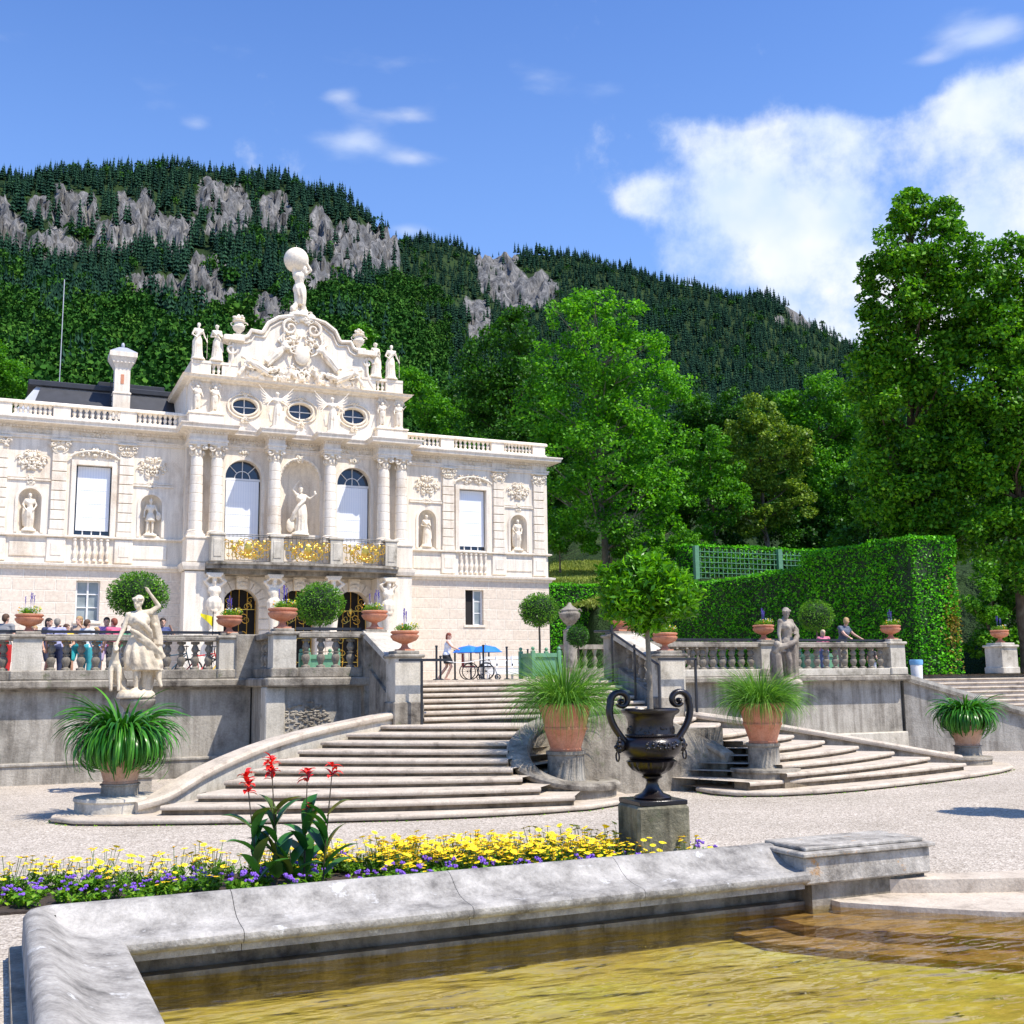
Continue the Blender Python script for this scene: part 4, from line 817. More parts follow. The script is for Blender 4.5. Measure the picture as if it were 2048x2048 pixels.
for a, b in zip(BU[:-1], BU[1:]):
    m_ = MB(); c0 = XC+(a+b)/2; W2 = (b-a)/2-.34; yb = 53.62; rs = random.Random(11)
    bow = lambda x: yb-.22*(1-(x/W2)**2)
    for k in range(34):
        x = rs.uniform(.05,.96)*W2; z = 5.86+rs.uniform(.08,.92)*.95; r = rs.uniform(.09,.2)
        for sx in (-1,1): scroll(m_, (c0+sx*x, z), r, 1.0, .024, sx*(1 if k%2 else -1), 'xz', rs.uniform(0,6), 12, None, bow(x))
    for k in range(14):
        x = rs.uniform(0,.9)*W2; z = 6.0+rs.uniform(.0,.75)
        for sx in (-1,1): m_.ball((c0+sx*x, bow(x)-.02, z), (rs.uniform(.04,.09),.03,rs.uniform(.05,.12)), 6, 5)
    m_.ball((c0,yb-.22,6.4),(.2,.06,.3)); P_(m_, 'gilded_railing', GOLD, bal).location = (0,0,0)
    m_ = MB(); xs = [(-W2+2*W2*i/12) for i in range(13)]
    for z in (5.8,6.95,7.03): m_.tube([(c0+x,bow(x),z) for x in xs], .022, 5)
    for x in xs: m_.tube([(c0+x,bow(x)+.02,5.8),(c0+x,bow(x)+.02,7.03)], .010, 4)
    P_(m_, 'railing_bars', DARKM, bal).location = (0,0,0)
# main floor wall
m_ = MB(); wall(m_, -5.6, 5.6, 5.36, 12.5, ys, [archpts(-2.83,1.78,7.0,10.12,16), archpts(2.83,1.78,7.0,10.12,16), archpts(0.02,2.06,7.35,10.22,18)], .5); P_(m_, 'upper_wall', CREAM)
for u in (-2.83, 2.83):
    m_ = MB(); out = archpts(0,2.12,7.0,10.12,18); inn = archpts(0,1.78,7.0,10.12,18); n = len(out)
    m_.add([(XC+u+x,ys-.08,z) for x,z in out]+[(XC+u+x,ys-.08,z) for x,z in inn]+[(XC+u+x,ys+.01,z) for x,z in out]+[(XC+u+x,ys+.05,z) for x,z in inn],
           [(i,i+1,n+i+1,n+i) for i in range(n-1)]+[(2*n+i,2*n+i+1,i+1,i) for i in range(n-1)]+[(n+i,n+i+1,3*n+i+1,3*n+i) for i in range(n-1)]); wn = P_(m_, 'arched_window', CREAM)
    m_ = MB(); m_.xz([(XC+u+x,z) for x,z in archpts(0,1.86,7.0,10.12,18)], ys+.36, ys+.4); P_(m_, 'pane', GLASSM, wn).location = (0,0,0)
    m_ = MB(); m_.box(XC+u-.80, XC+u+.82, ys+.24, ys+.26, 7.02, 10.0); [m_.box(XC+u-.80, XC+u+.82, ys+.23, ys+.242, z, z+.02) for z in (7.7,8.3,8.9,9.5)]; P_(m_, 'blind', BLIND, wn).location = (0,0,0)
    m_ = MB(); m_.box(XC+u-.9,XC+u+.9,ys+.28,ys+.35,10.02,10.12)
    for a in (0,.25,.5,.75,1):
        a *= PI; m_.tube([(XC+u-.36*math.cos(a),ys+.32,10.12+.36*math.sin(a)) if abs(a-PI/2)>.1 else (XC+u,ys+.32,10.12),(XC+u-.88*math.cos(a),ys+.32,10.12+.88*math.sin(a))], .022, 5)
    m_.tube([(XC+u-.38*math.cos(PI*i/14),ys+.32,10.12+.38*math.sin(PI*i/14)) for i in range(15)], .022, 5); P_(m_, 'muntins', WHITE, wn).location = (0,0,0)
for u in (-2.83,0,2.83):
    m_ = MB(); ornament(m_, XC+u, 11.35, .5, .45, ys, 9, int(u)+9, .07, .16); P_(m_, 'arch_keystone', CREAM2); m_ = MB(); ornament(m_, XC+u, 11.85, 1.7, .35, ys, 12, int(u)+2, .06, .1); P_(m_, 'frieze_relief', CREAM2)
m_ = MB(); V = []; Fq = []; r = 1.03; n1 = 18; zz = [7.35+i*.58 for i in range(5)]+[10.22]; zz = [7.35,8.2,9.2,10.22]+[10.22+r*math.sin(PI/2*i/9) for i in range(1,10)]
for z in zz:
    rr = r if z <= 10.22 else math.sqrt(max(0, r*r-(z-10.22)**2))+1e-4
    for i in range(n1+1): a = PI*i/n1; V.append((XC+.02-rr*math.cos(a), ys+.01+rr*.8*math.sin(a), z))
for j in range(len(zz)-1):
    for i in range(n1): Fq.append((j*(n1+1)+i+1, j*(n1+1)+i, (j+1)*(n1+1)+i, (j+1)*(n1+1)+i+1))
m_.add(V, Fq, True); m_.tube([(XC+.02-1.06*math.cos(PI*i/24), ys-.04, 10.22+1.06*math.sin(PI*i/24)) for i in range(25)], .07, 6); m_.box(XC-1.0,XC+1.04,ys-.3,ys+.3,7.2,7.36)
for i in range(16): a = PI*(i+.5)/16; m_.ball((XC+.02-1.0*math.cos(a), ys-.02, 10.22+1.0*math.sin(a)), .06, 6, 5)
P_(m_, 'central_niche', CREAM)
# columns
CU = (-5.2,-4.24,-1.41,1.41,4.24,5.2); yc = 54.7
for u in CU:
    m_ = MB(); m_.box(XC+u-.42, XC+u+.42, yc-.42, yc+.42, 6.95, 7.1); m_.lathe([(.42,7.1),(.42,7.16),(.38,7.2),(.40,7.25),(.34,7.3)], 20, (XC+u,yc,0))
    for k in range(8):
        z0 = 7.3+k*.445; r = .335-.006*k; m_.lathe([(r-.02,z0),(r,z0+.015),(r,z0+.41),(r-.02,z0+.425),(r-.03,z0+.445)], 20, (XC+u,yc,0), cap=False)
    co = P_(m_, 'column', CREAM)
    m_ = MB(); m_.lathe([(.26,10.86),(.30,10.95),(.27,11.0),(.30,11.3),(.38,11.42)], 16, (XC+u,yc,0)); m_.cbox(XC+u-.42, XC+u+.42, yc-.42, yc+.42, 11.42, 11.5, .02)
    for a in range(10):
        an = 2*PI*a/10; m_.ball((XC+u+.31*math.cos(an), yc+.31*math.sin(an), 11.08), (.07,.07,.13), 6, 5, None, .2)
    for sx in (-1,1):
        scroll(m_, (XC+u+sx*.3, 11.28), .14, 1.1, .045, sx, 'xz', 0, 14, None, yc-.36)
        m_.ball((XC+u+sx*.36, yc-.34, 11.3), (.1,.1,.1), 6, 5)
    m_.ball((XC+u,yc-.38,11.36),(.1,.06,.1),6,5); P_(m_, 'capital', CREAM2, co).location = (0,0,0)
for sx in (-1,1):   # pedestals under columns
    m_ = MB(); x0, x1 = sorted((sx*3.8, sx*5.66)); m_.cbox(XC+x0, XC+x1, 54.2, YR+.1, 5.74, 6.95, .03); m_.cbox(XC+x0-.04,XC+x1+.04,54.15,YR+.1,6.86,6.98,.02); m_.box(XC+x0,XC+x1,54.3,YR+.1,0.4,5.3); m_.sweep([(0,0),(.08,.04),(.14,.2),(.16,.36),(0,.4)], [(XC+x0,YR+.3,5.34),(XC+x0,54.3,5.34),(XC+x1,54.3,5.34),(XC+x1,YR+.3,5.34)]); P_(m_, 'column_pedestal', CREAM)
# entablature following the columns
path = [(-5.62,YR+.9)]; y1 = 54.28; y0 = YR-.04
path += [(-5.62,y1),(-3.82,y1),(-3.82,y0),(-1.84,y0),(-1.84,y1),(-.98,y1),(-.98,y0),(.98,y0),(.98,y1),(1.84,y1),(1.84,y0),(3.82,y0),(3.82,y1),(5.62,y1),(5.62,YR+.9)]
def ent(name, z, prof, mt=CREAM):
    m2 = MB(); pts = [(XC+x,y,z) for x,y in path]
    for a, b in zip(range(len(pts)-1), range(1,len(pts))): pass
    m2.sweep(prof, pts); return P_(m2, name, mt)
ent('architrave', 11.5, [(-.6,0),(.0,0),(.0,.1),(.04,.12),(.04,.22),(-.6,.22)]); 
for x0, x1 in ((-5.6,-3.84),(-1.82,-1.0),(1.0,1.82),(3.84,5.6)): m_ = MB(); m_.box(XC+x0, XC+x1, y1+.03, YR, 11.72, 12.06); P_(m_, 'frieze_block', CREAM)
ent('cornice', 12.05, [(-.6,0),(.02,0),(.06,.07),(.12,.1),(.42,.13),(.44,.24),(.50,.33),(.50,.38),(-.6,.46)])
m_ = MB()
for x0, x1, y in ((-5.6,-3.84,y1),(-1.82,-1.0,y1),(1.0,1.82,y1),(3.84,5.6,y1),(-3.8,-1.86,y0),(-.96,.96,y0),(1.86,3.8,y0)):
    for q in np.arange(x0+.03, x1-.05, .14): m_.box(XC+q, XC+q+.07, y-.1, y+.02, 11.99, 12.07)
P_(m_, 'dentils', CREAM)
# side of centre block, big side cornice seen on the left
m_ = MB(); m_.box(XC-5.58, XC+5.58, YR+1.1, 84, 5.3, 14.85); P_(m_, 'centre_body', CREAM)
# attic
def oval(u, z, a, b, n=28): return [(u+a*math.cos(2*PI*i/n), z+b*math.sin(2*PI*i/n)) for i in range(n)]
m_ = MB(); wall(m_, -5.5, 5.5, 12.5, 14.88, YR+.05, [oval(u,13.77,.60,.40) for u in (-2.83,0,2.83)], .35); P_(m_, 'attic_wall', CREAM)
for u in (-2.83,0,2.83):
    m_ = MB(); 
    for a, b, rd in ((.66,.46,.05),(.86,.62,.04)): m_.tube([(XC+u+x,YR,z) for x,z in oval(0,13.77,a,b,32)]+[(XC+u+a,YR,13.77)], rd, 6)
    ornament(m_, XC+u, 14.42, .35, .2, YR, 5, 2, .06, .12); ornament(m_, XC+u, 13.1, .35, .2, YR, 5, 4, .06, .12); ow = P_(m_, 'oval_window', CREAM2)
    m_ = MB(); m_.xz([(XC+x,z) for x,z in oval(u,13.77,.62,.42)], YR+.30, YR+.33); P_(m_, 'pane', GLASSM, ow).location = (0,0,0)
    m_ = MB(); m_.box(XC+u-.02,XC+u+.02,YR+.25,YR+.3,13.37,14.17); m_.box(XC+u-.6,XC+u+.6,YR+.25,YR+.295,13.75,13.79); P_(m_, 'muntins', WHITE, ow).location = (0,0,0)
for sx in (-1,1):
    x0, x1 = sorted((sx*3.95, sx*5.62)); m_ = MB(); m_.cbox(XC+x0, XC+x1, YR-.45, YR+.1, 12.5, 13.1, .03); m_.cbox(XC+x0-.05,XC+x1+.05,YR-.5,YR+.1,13.1,13.2,.02); P_(m_, 'attic_pedestal', CREAM)
    for u in (sx*4.3, sx*5.25): m_ = MB(); m_.cbox(XC+u-.22,XC+u+.22,YR-.1,YR+.06,13.2,14.85,.02); ornament(m_, XC+u, 14.65, .5, .25, YR-.1, 5, 1, .06, .12); P_(m_, 'attic_pilaster', CREAM)
m_ = MB(); m_.sweep([(-.3,0),(.05,0),(.10,.08),(.36,.12),(.40,.2),(.46,.24),(-.3,.28)], [(XC-5.5,80,14.85),(XC-5.5,YR-.05,14.85),(XC+5.5,YR-.05,14.85),(XC+5.5,80,14.85)]); P_(m_, 'attic_cornice', CREAM)
for sx in (-1,1):
    x0, x1 = sorted((sx*3.2, sx*5.5)); m_ = MB(); m_.box(XC+x0, XC+x1, YR+.02, YR+.34, 15.12, 15.28); m_.box(XC+x0, XC+x1, YR+.0, YR+.38, 15.80, 15.93)
    for a, b in ((3.2,4.0),(4.55,5.5)): p0, p1 = sorted((sx*a, sx*b)); m_.box(XC+p0, XC+p1, YR+.03, YR+.34, 15.28, 15.80)
    for k in range(2): m_.lathe([(.1,15.28),(.05,15.34),(.1,15.48),(.05,15.6),(.09,15.7),(.1,15.8)], 8, (XC+sx*(4.16+.24*k), YR+.18, 0))
    m_.box(XC+sx*5.48-.04, XC+sx*5.48+.04, YR+.3, 70, 15.12, 15.9); P_(m_, 'attic_balustrade', CREAM)
# gable
half = [(4.05,15.12),(4.0,15.4),(3.75,15.75),(3.62,16.2),(3.6,17.0),(3.95,17.12),(3.9,17.3),(3.0,17.32),(2.75,17.45),(2.6,17.75),(2.1,17.7),(2.0,17.75),(1.75,18.25),(1.2,18.62),(.6,18.75),(0,18.8)]
G = [(XC+x,z) for x,z in half]+[(XC-x,z) for x,z in reversed(half[:-1])]
m_ = MB(); m_.xz(list(reversed(G)), YR+.1, YR+.6); gb = P_(m_, 'gable', CREAM)
m_ = MB()
for sx in (-1,1):
    m_.tube([(XC+sx*x,YR+.0,z) for x,z in half[5:]], .11, 6); m_.tube([(XC+sx*(x*.93),YR+.05,z-.22) for x,z in half[5:]], .05, 6); m_.tube([(XC+sx*x*.97,YR+.05,z) for x,z in half[:5]], .07, 6)
    m_.box(XC+min(sx*2.95,sx*4.0), XC+max(sx*2.95,sx*4.0), YR-.2, YR+.7, 17.1, 17.32)
    scroll(m_, (XC+sx*.62,18.15), .42, 1.4, .09, -sx, 'xz', PI/2, 26, None, YR-.02); scroll(m_, (XC+sx*3.55,16.7), .3, 1.2, .08, sx, 'xz', 0, 22, None, YR+.05)
P_(m_, 'gable_moulding', CREAM, gb).location = (0,0,0)
# ------------------------------------------------------------------ sculpture
def robe(mb, g, z0=.04, fl=11, amp=.07, rx=.27, ry=.24, top=1.05, lean=0):
    p = g['pel']; drape(mb, [(p.x,p.y,top,.15,.13),(p.x,p.y,.93,.19,.17),(p.x+lean*.3,p.y,.7,.215,.2),(p.x+lean*.6,p.y,.4,rx*.88,ry*.9),(p.x+lean,p.y,.12,rx,ry),(p.x+lean,p.y,z0,rx*1.03,ry*1.03)], fl, amp)
def cloth_fold(mb, pts, r0, r1): mb.tube(pts, [r0+(r1-r0)*i/(len(pts)-1)*(1+.15*math.sin(i*2)) for i in range(len(pts))], 7)
def hairdo(mb, HM, kind):
    if kind == 'bun': mb.ball((0,.04,.06),(.09,.1,.085),12,8,HM); mb.ball((0,.13,.03),.045,8,6,HM); [mb.ball((.085*math.cos(a),-.02+.06*math.sin(a),.075),.028,6,5,HM) for a in np.linspace(0,2*PI,9)]
    if kind == 'helmet': mb.ball((0,.01,.05),(.095,.12,.09),12,8,HM); mb.tube([(0,-.08,.16),(0,0,.21),(0,.1,.17),(0,.15,.05)], .03, 6, HM)
    if kind == 'beard': mb.ball((0,-.055,-.11),(.05,.04,.07),8,6,HM); mb.ball((0,.03,.06),(.088,.105,.085),12,8,HM)
    if kind == 'hat': mb.lathe([(.15,.05),(.16,.065),(.09,.08),(.07,.15)],14,(0,0,0),HM)
def statue_mesh(kind, voxel=.022):
    base = True
    if kind == 'robed':
        mb, g, H = human(dict(pel=(.03,0,.93), el=(-.27,.03,1.14), wl=(-.12,-.2,1.08), er=(.25,.0,1.12), wr=(.1,-.2,1.2), look=(.3,-1,-.1)), 1.05); robe(mb, g); hairdo(mb, H, 'bun')
        cloth_fold(mb, [(-.2,-.05,1.4),(-.05,-.17,1.2),(.12,-.16,1.0),(.24,-.05,.8),(.27,-.02,.4)], .05, .06)
    if kind == 'robed2':
        mb, g, H = human(dict(pel=(-.03,0,.93), el=(-.3,.0,1.15), wl=(-.2,-.2,1.0), er=(.3,.02,1.12), wr=(.36,-.1,.9), look=(-.5,-1,-.1)), 1.08); robe(mb, g, .04, 13, .08, .26, .22); hairdo(mb, H, 'beard')
        cloth_fold(mb, [(.2,-.03,1.42),(.05,-.17,1.25),(-.15,-.15,1.0),(-.24,-.05,.8),(-.22,0,.3)], .06, .07); mb.tube([(.38,-.12,0),(.38,-.12,1.2)], .02, 6)
    if kind == 'draped_man':
        mb, g, H = human(dict(pel=(.03,0,.93), el=(-.3,.02,1.2), wl=(-.2,-.12,1.02), er=(.29,.04,1.18), wr=(.2,-.12,.98), kr=(.13,-.1,.5), look=(.2,-1,-.15)), 1.12); drape(mb, [(0,0,1.0,.17,.15),(0,0,.85,.21,.19),(0,.02,.6,.22,.19),(0,.05,.25,.2,.15),(0,.07,.05,.2,.12)], 9, .09); hairdo(mb, H, 'beard')
        cloth_fold(mb, [(-.2,.05,1.4),(-.24,.08,1.1),(-.26,.08,.7),(-.2,.1,.2)], .06, .08)
    if kind == 'warrior':
        mb, g, H = human(dict(el=(-.28,.02,1.14), wl=(-.3,-.1,.92), er=(.3,.0,1.15), wr=(.3,-.16,.98), kl=(-.13,-.06,.5), al=(-.17,.0,.08), look=(.1,-1,0)), 1.12); drape(mb, [(0,0,1.0,.17,.15),(0,0,.85,.21,.2),(0,0,.66,.25,.22)], 12, .05); hairdo(mb, H, 'helmet')
        mb.ball((.36,-.12,.9),(.14,.04,.22),10,8); cloth_fold(mb, [(.0,.14,1.4),(0,.18,1.0),(-.05,.2,.5),(-.05,.2,.1)], .12, .16)
    if kind == 'minerva':
        mb, g, H = human(dict(pel=(.04,0,.93), chest=(0,-.02,1.27), el=(-.30,.0,1.62), wl=(-.14,-.06,1.86), sl=(-.17,0,1.44), er=(.34,-.02,1.30), wr=(.48,-.1,1.42), kl=(-.06,-.14,.52), look=(-.3,-1,.1)), 1.0, fem=True); robe(mb, g, .04, 11, .11, .24, .24, 1.08); hairdo(mb, H, 'helmet')
        cloth_fold(mb, [(.18,-.03,1.42),(.1,-.15,1.2),(-.12,-.18,1.0),(-.26,-.1,.72),(-.3,0,.5)], .05, .09); mb.ball((.5,-.1,1.52),(.05,.05,.08)); mb.ball((-.36,.02,.3),(.16,.08,.26),10,8)
    if kind == 'putto':
        mb, g, H = human(dict(chest=(0,-.02,1.2), head=(0,-.03,1.55), el=(-.3,.0,1.3), wl=(-.42,-.12,1.42), er=(.3,0,1.12), wr=(.3,-.16,.98), look=(.2,-1,.1)), 1.35); mb.ball((0,0,.02),(.11,.12,.12),12,8,H); drape(mb, [(0,0,1.0,.2,.18),(0,.02,.7,.2,.16),(.02,.06,.2,.16,.1)], 7, .1)
    if kind == 'victory':
        mb, g, H = human(dict(pel=(.03,-.05,.93), chest=(0,-.06,1.27), el=(-.36,-.05,1.25), wl=(-.50,-.16,1.05), er=(.36,-.05,1.28), wr=(.55,-.16,1.2), kl=(-.06,-.2,.5), look=(0,-1,-.2)), 1.05, fem=True); robe(mb, g, .02, 9, .15, .27, .25, 1.1); hairdo(mb, H, 'bun')
        for s in (-1,1):
            for k in range(6): cloth_fold(mb, [(s*.12,.12,1.36),(s*(.32+.03*k),.16,1.5-.06*k),(s*(.62-.0*k),.18,1.78-.13*k),(s*(.86-.05*k),.16,2.06-.22*k)], .05, .022)
            mb.tube([(s*.28,0,.85),(s*.36,-.02,.6),(s*.3,0,.25)], [.06,.08,.05], 7)
    if kind == 'herm':
        mb, g, H = human(dict(el=(-.34,-.06,1.62), wl=(-.12,-.12,1.74), sl=(-.18,0,1.46), er=(.36,-.06,1.6), wr=(.12,-.12,1.74), sr=(.18,0,1.46), head=(0,-.07,1.58), hl=(-.04,0,.9), hr=(.04,0,.9), kl=(-.04,0,.8), kr=(.04,0,.8), al=(-.03,0,.7), ar=(.03,0,.7), look=(.15,-1,-.35)), 1.3, feet=False); hairdo(mb, H, 'beard')
        drape(mb, [(0,0,1.05,.2,.17),(0,-.02,.92,.25,.22),(0,-.02,.75,.24,.2),(0,0,.62,.19,.17)], 8, .1); mb.lathe([(.12,-.25),(.17,.3),(.19,.66)], 12); mb.box(-.2,.2,-.15,.16,-.32,-.22); mb.ball((0,-.14,.6),(.12,.08,.1)); [mb.ball((x,-.12,-.12),(.08,.06,.09)) for x in (-.1,0,.1)]; mb.box(-.28,.28,-.2,.2,1.80,1.88); mb.box(-.22,.22,-.2,.2,1.72,1.82); base = False
    if kind == 'atlas':
        mb, g, H = human(dict(pel=(0,0,.93), chest=(-.03,-.05,1.27), neck=(.03,-.1,1.42), head=(.12,-.14,1.50), sl=(-.19,-.04,1.4), sr=(.17,-.06,1.4), el=(-.2,-.16,1.58), wl=(-.06,-.16,1.82), er=(.32,-.16,1.50), wr=(.14,-.18,1.80), kr=(.14,-.06,.5), kl=(-.1,-.02,.5), look=(.8,-1,.1)), 1.25); hairdo(mb, H, 'beard')
        drape(mb, [(0,0,1.0,.18,.16),(0,0,.86,.22,.2),(.05,-.01,.6,.17,.17),(.08,.0,.35,.12,.12)], 8, .13); mb.ball((-.12,.02,1.86),(.40,.40,.40),20,14)
        for z, s in ((0,1),): 
            for a in (0,1,2,3): mb.tube([(-.12+.405*math.cos(t_)*math.cos(a*.8),.02+.405*math.cos(t_)*math.sin(a*.8),1.86+.405*math.sin(t_)) for t_ in np.linspace(-1.5,1.5,12)], .014, 5)
        mb.tube([(-.12,.02,2.2),(-.12,.02,2.36)], .012, 6)
        for k in range(10): mb.ball((random.uniform(-.25,.25),random.uniform(-.15,.15),random.uniform(-.05,.3)),(.1,.1,.12),7,5)
    if kind == 'huntress':
        mb, g, H = human(dict(pel=(.02,0,.93), chest=(0,-.02,1.27), el=(.34,.0,1.56), wl=(.16,-.04,1.80), sl=(.19,0,1.44), sr=(-.18,0,1.38), er=(-.27,-.02,1.12), wr=(-.36,-.10,.92), hl=(.09,0,.9), kl=(.12,-.02,.5), al=(.13,.03,.08), hr=(-.08,0,.9), kr=(-.04,-.14,.5), ar=(-.02,-.10,.08), head=(-.03,-.04,1.61), look=(-.75,-1,-.15)), 1.1, fem=True); hairdo(mb, H, 'bun')
        drape(mb, [(.02,0,1.22,.14,.125),(.02,0,1.05,.15,.135),(.02,0,.9,.20,.17),(.02,-.01,.72,.25,.23),(.07,.0,.52,.30,.27),(.12,.03,.40,.33,.29)], 9, .13)
        cloth_fold(mb, [(-.16,-.14,1.12),(-.05,-.19,1.06),(.06,-.20,.97),(.16,-.19,.90),(.26,-.12,.80),(.34,-.04,.74),(.40,.03,.70),(.44,.06,.62)], .035, .075); cloth_fold(mb, [(-.1,-.16,1.02),(.05,-.21,.92),(.2,-.16,.80),(.34,-.02,.66),(.4,.04,.52)], .025, .06); cloth_fold(mb, [(.22,.08,1.48),(.3,.12,1.25),(.36,.12,1.0),(.36,.1,.85)], .09, .11); cloth_fold(mb, [(-.1,-.12,1.34),(.05,-.18,1.22),(.17,-.12,1.1),(.2,-.02,.98)], .05, .06); cloth_fold(mb, [(.2,.06,1.45),(.28,.1,1.2),(.34,.1,.95),(.4,.08,.7)], .05, .08)
        cap(mb,(.30,.04,1.20),(.34,.04,.98),.05,.03); mb.tube([(.26,.08,1.42),(.30,.1,.9)], .045, 8)
        # stump and putto head behind, hound at the left
        cap(mb,(.16,.14,.04),(.26,.12,.5),.15,.1); cap(mb,(.36,.02,.42),(.38,0,.26),.08,.06); mb.ball((.36,0,.5),.10); cap(mb,(.36,0,.3),(.42,-.06,.12),.05,.03)
        cap(mb,(-.30,.1,.26),(-.40,-.06,.52),.12,.10); cap(mb,(-.40,-.06,.52),(-.40,-.12,.72),.08,.06); mb.ball((-.40,-.16,.78),(.06,.10,.06)); cap(mb,(-.40,-.2,.77),(-.42,-.3,.75),.045,.03); [cap(mb,(x,-.1,.46),(x,-.18,.06),.045,.03) for x in (-.46,-.33)]; cap(mb,(-.24,.12,.2),(-.22,-.02,.06),.1,.05); [cap(mb,(x,-.12,.84),(x,-.10,.9),.02,.01) for x in (-.43,-.37)]
    if kind == 'nymph':
        mb, g, H = human(dict(pel=(.03,0,.93), chest=(.0,-.02,1.27), head=(-.04,-.07,1.58), el=(-.24,.0,1.12), wl=(-.30,-.10,.86), er=(.27,.0,1.14), wr=(.10,-.18,1.12), kl=(-.07,-.14,.5), al=(-.03,-.06,.08), look=(-.6,-1,-.4)), 1.1, fem=True); hairdo(mb, H, 'bun')
        drape(mb, [(.05,0,.95,.17,.14),(.06,.0,.8,.2,.17),(.09,.02,.55,.2,.16),(.13,.03,.2,.19,.15),(.14,.03,.04,.2,.16)], 8, .14)
        cloth_fold(mb, [(.26,-.02,1.25),(.22,-.14,1.05),(.05,-.2,.92),(-.2,-.16,.82),(-.38,-.08,.8),(-.44,-.02,.66)], .06, .08); cloth_fold(mb, [(.2,0,1.38),(.28,-.08,1.2),(.3,-.02,.8),(.27,0,.3)], .045, .07)
        cap(mb,(-.36,.02,.62),(-.32,.05,.12),.14,.16); mb.ball((-.40,-.08,.86),.085); cap(mb,(-.40,-.02,.74),(-.34,0,.55),.1,.09); cap(mb,(-.34,-.06,.72),(-.2,-.14,.7),.035,.03); mb.tube([(-.08,-.02,1.5),(.02,.02,1.42),(.1,.04,1.3)], [.05,.05,.04], 6)
    if base: mb.lathe([(.33,-.09),(.34,-.06),(.32,.0),(.28,.04)], 16); [mb.ball((random.uniform(-.2,.2),random.uniform(-.15,.15),.03),(.1,.1,.06),6,5) for _ in range(5)]
    return remesh(mb, voxel, 1, 'statue')
def statue(me, label, pos, h=1.0, rz=0, mt=CREAM2, group=None, fx=1, name='statue', cat='statue'):
    o = bpy.data.objects.new(name, me); COL.objects.link(o)
    if not me.materials: me.materials.append(mt)
    o.location = pos; o.rotation_euler = (0,0,rz); o.scale = (h*fx, h, h); return tag(o, label, cat, group)
M_rob, M_rob2, M_man, M_war, M_put, M_vic = [statue_mesh(k, .026) for k in ('robed','robed2','draped_man','warrior','putto','victory')]
M_min, M_herm = statue_mesh('minerva', .02), statue_mesh('herm', .024)
g_ = 'statues along the palace roofline'
statue(M_rob2, 'roofline statue at the far left, holding a scroll, nearest the left corner', (8.22,YR+.2,16.05), 1.06, .2, group=g_)
statue(M_rob, 'roofline statue second from the left with a staff', (9.12,YR+.2,16.05), 1.06, -.1, group=g_)
statue(M_rob, 'roofline statue just right of the sculpted gable', (17.42,YR+.2,16.05), 1.08, .2, group=g_)
statue(M_rob2, 'roofline statue at the right corner holding a staff', (18.3,YR+.2,16.05), 1.06, 0, group=g_)
for u, m2, l in ((-12.5,M_man,'draped bearded statue in the far left wall niche'),(-7.1,M_war,'helmeted warrior statue with shield in the niche left of the columns'),(7.1,M_rob,'robed statue in the wall niche just right of the columns'),(12.5,M_man,'statue in the rightmost wall niche near the palace corner')):
    statue(m2, l, (XC+u,YW+.12,7.18), 1.0 if u < 0 else .97, 0, group='statues in the wall niches')
statue(M_min, 'tall helmeted goddess statue with raised arm in the central niche', (XC+.02,YR-.18,7.42), 1.38, .0)
for u, l in ((-5.2,'putto on the attic pedestal at the far left'),(-4.35,'second putto from the left on the attic pedestal'),(4.3,'putto on the right attic pedestal, nearer the gable'),(5.2,'putto on the attic at the right corner')):
    statue(M_put, l, (XC+u,YR-.18,13.28), .78, .2 if u < 0 else -.2, group='putti on the attic', fx=1 if u < 0 else -1, cat='putto statue')
statue(M_vic, 'winged victory statue on the cornice left of the middle oval window', (XC-1.41,54.5,12.6), 1.05, .1, group='winged victories on the cornice')
statue(M_vic, 'winged victory statue on the cornice right of the middle oval window', (XC+1.41,54.5,12.6), 1.05, -.1, group='winged victories on the cornice')
for i, (u, l) in enumerate(((-4.3,'leftmost bearded herm carrying the balcony'),(-1.47,'second herm from the left under the balcony'),(1.47,'third herm from the left under the balcony'),(4.3,'rightmost herm carrying the balcony, beside the rusticated pier'))):
    statue(M_herm, l, (XC+u,54.1,2.55), 1.42, (-.15,.1,-.1,.25)[i], group='herms under the balcony', fx=(1,-1,1,-1)[i], name='herm', cat='herm statue')
statue(statue_mesh('atlas',.02), 'kneading Atlas figure carrying a globe at the very top of the gable'.replace('kneading ','standing '), (XC-.1,YR+.3,18.95), 1.62)
# gable relief: winged figures, reclining figures, cartouche
mb = MB()
def relief_fig(cx, cz, rot, sc, kw, wings=0):
    f, g, H = human(kw, 1.15, feet=True, hands=False, fem=True); hairdo(f, H, 'bun'); robe(f, g, .1, 8, .15, .2, .16)
    if wings:
        for k in range(7): cloth_fold(f, [(wings*.1,.1,1.35),(wings*(.35+.02*k),.12,1.6-.05*k),(wings*(.55-.02*k),.14,2.15-.14*k)], .06, .03)
    M2 = Matrix.Translation((XC+cx, YR-.12, cz)) @ Matrix.Rotation(rot, 4, 'Y') @ Matrix.Diagonal((sc,sc*.95,sc,1)) @ Matrix.Translation((0,0,-.9)); mb.add(f.v, f.f, True, M2)
arm = dict(el=(-.35,-.05,1.5), wl=(-.5,-.1,1.7), er=(.35,0,1.3), wr=(.55,-.1,1.35))
relief_fig(-1.2,16.75,.75,1.12,arm,-1); relief_fig(1.3,16.75,-.75,1.12,dict(el=(.35,-.05,1.5), wl=(.5,-.1,1.7), er=(-.35,0,1.3), wr=(-.55,-.1,1.35)),1)
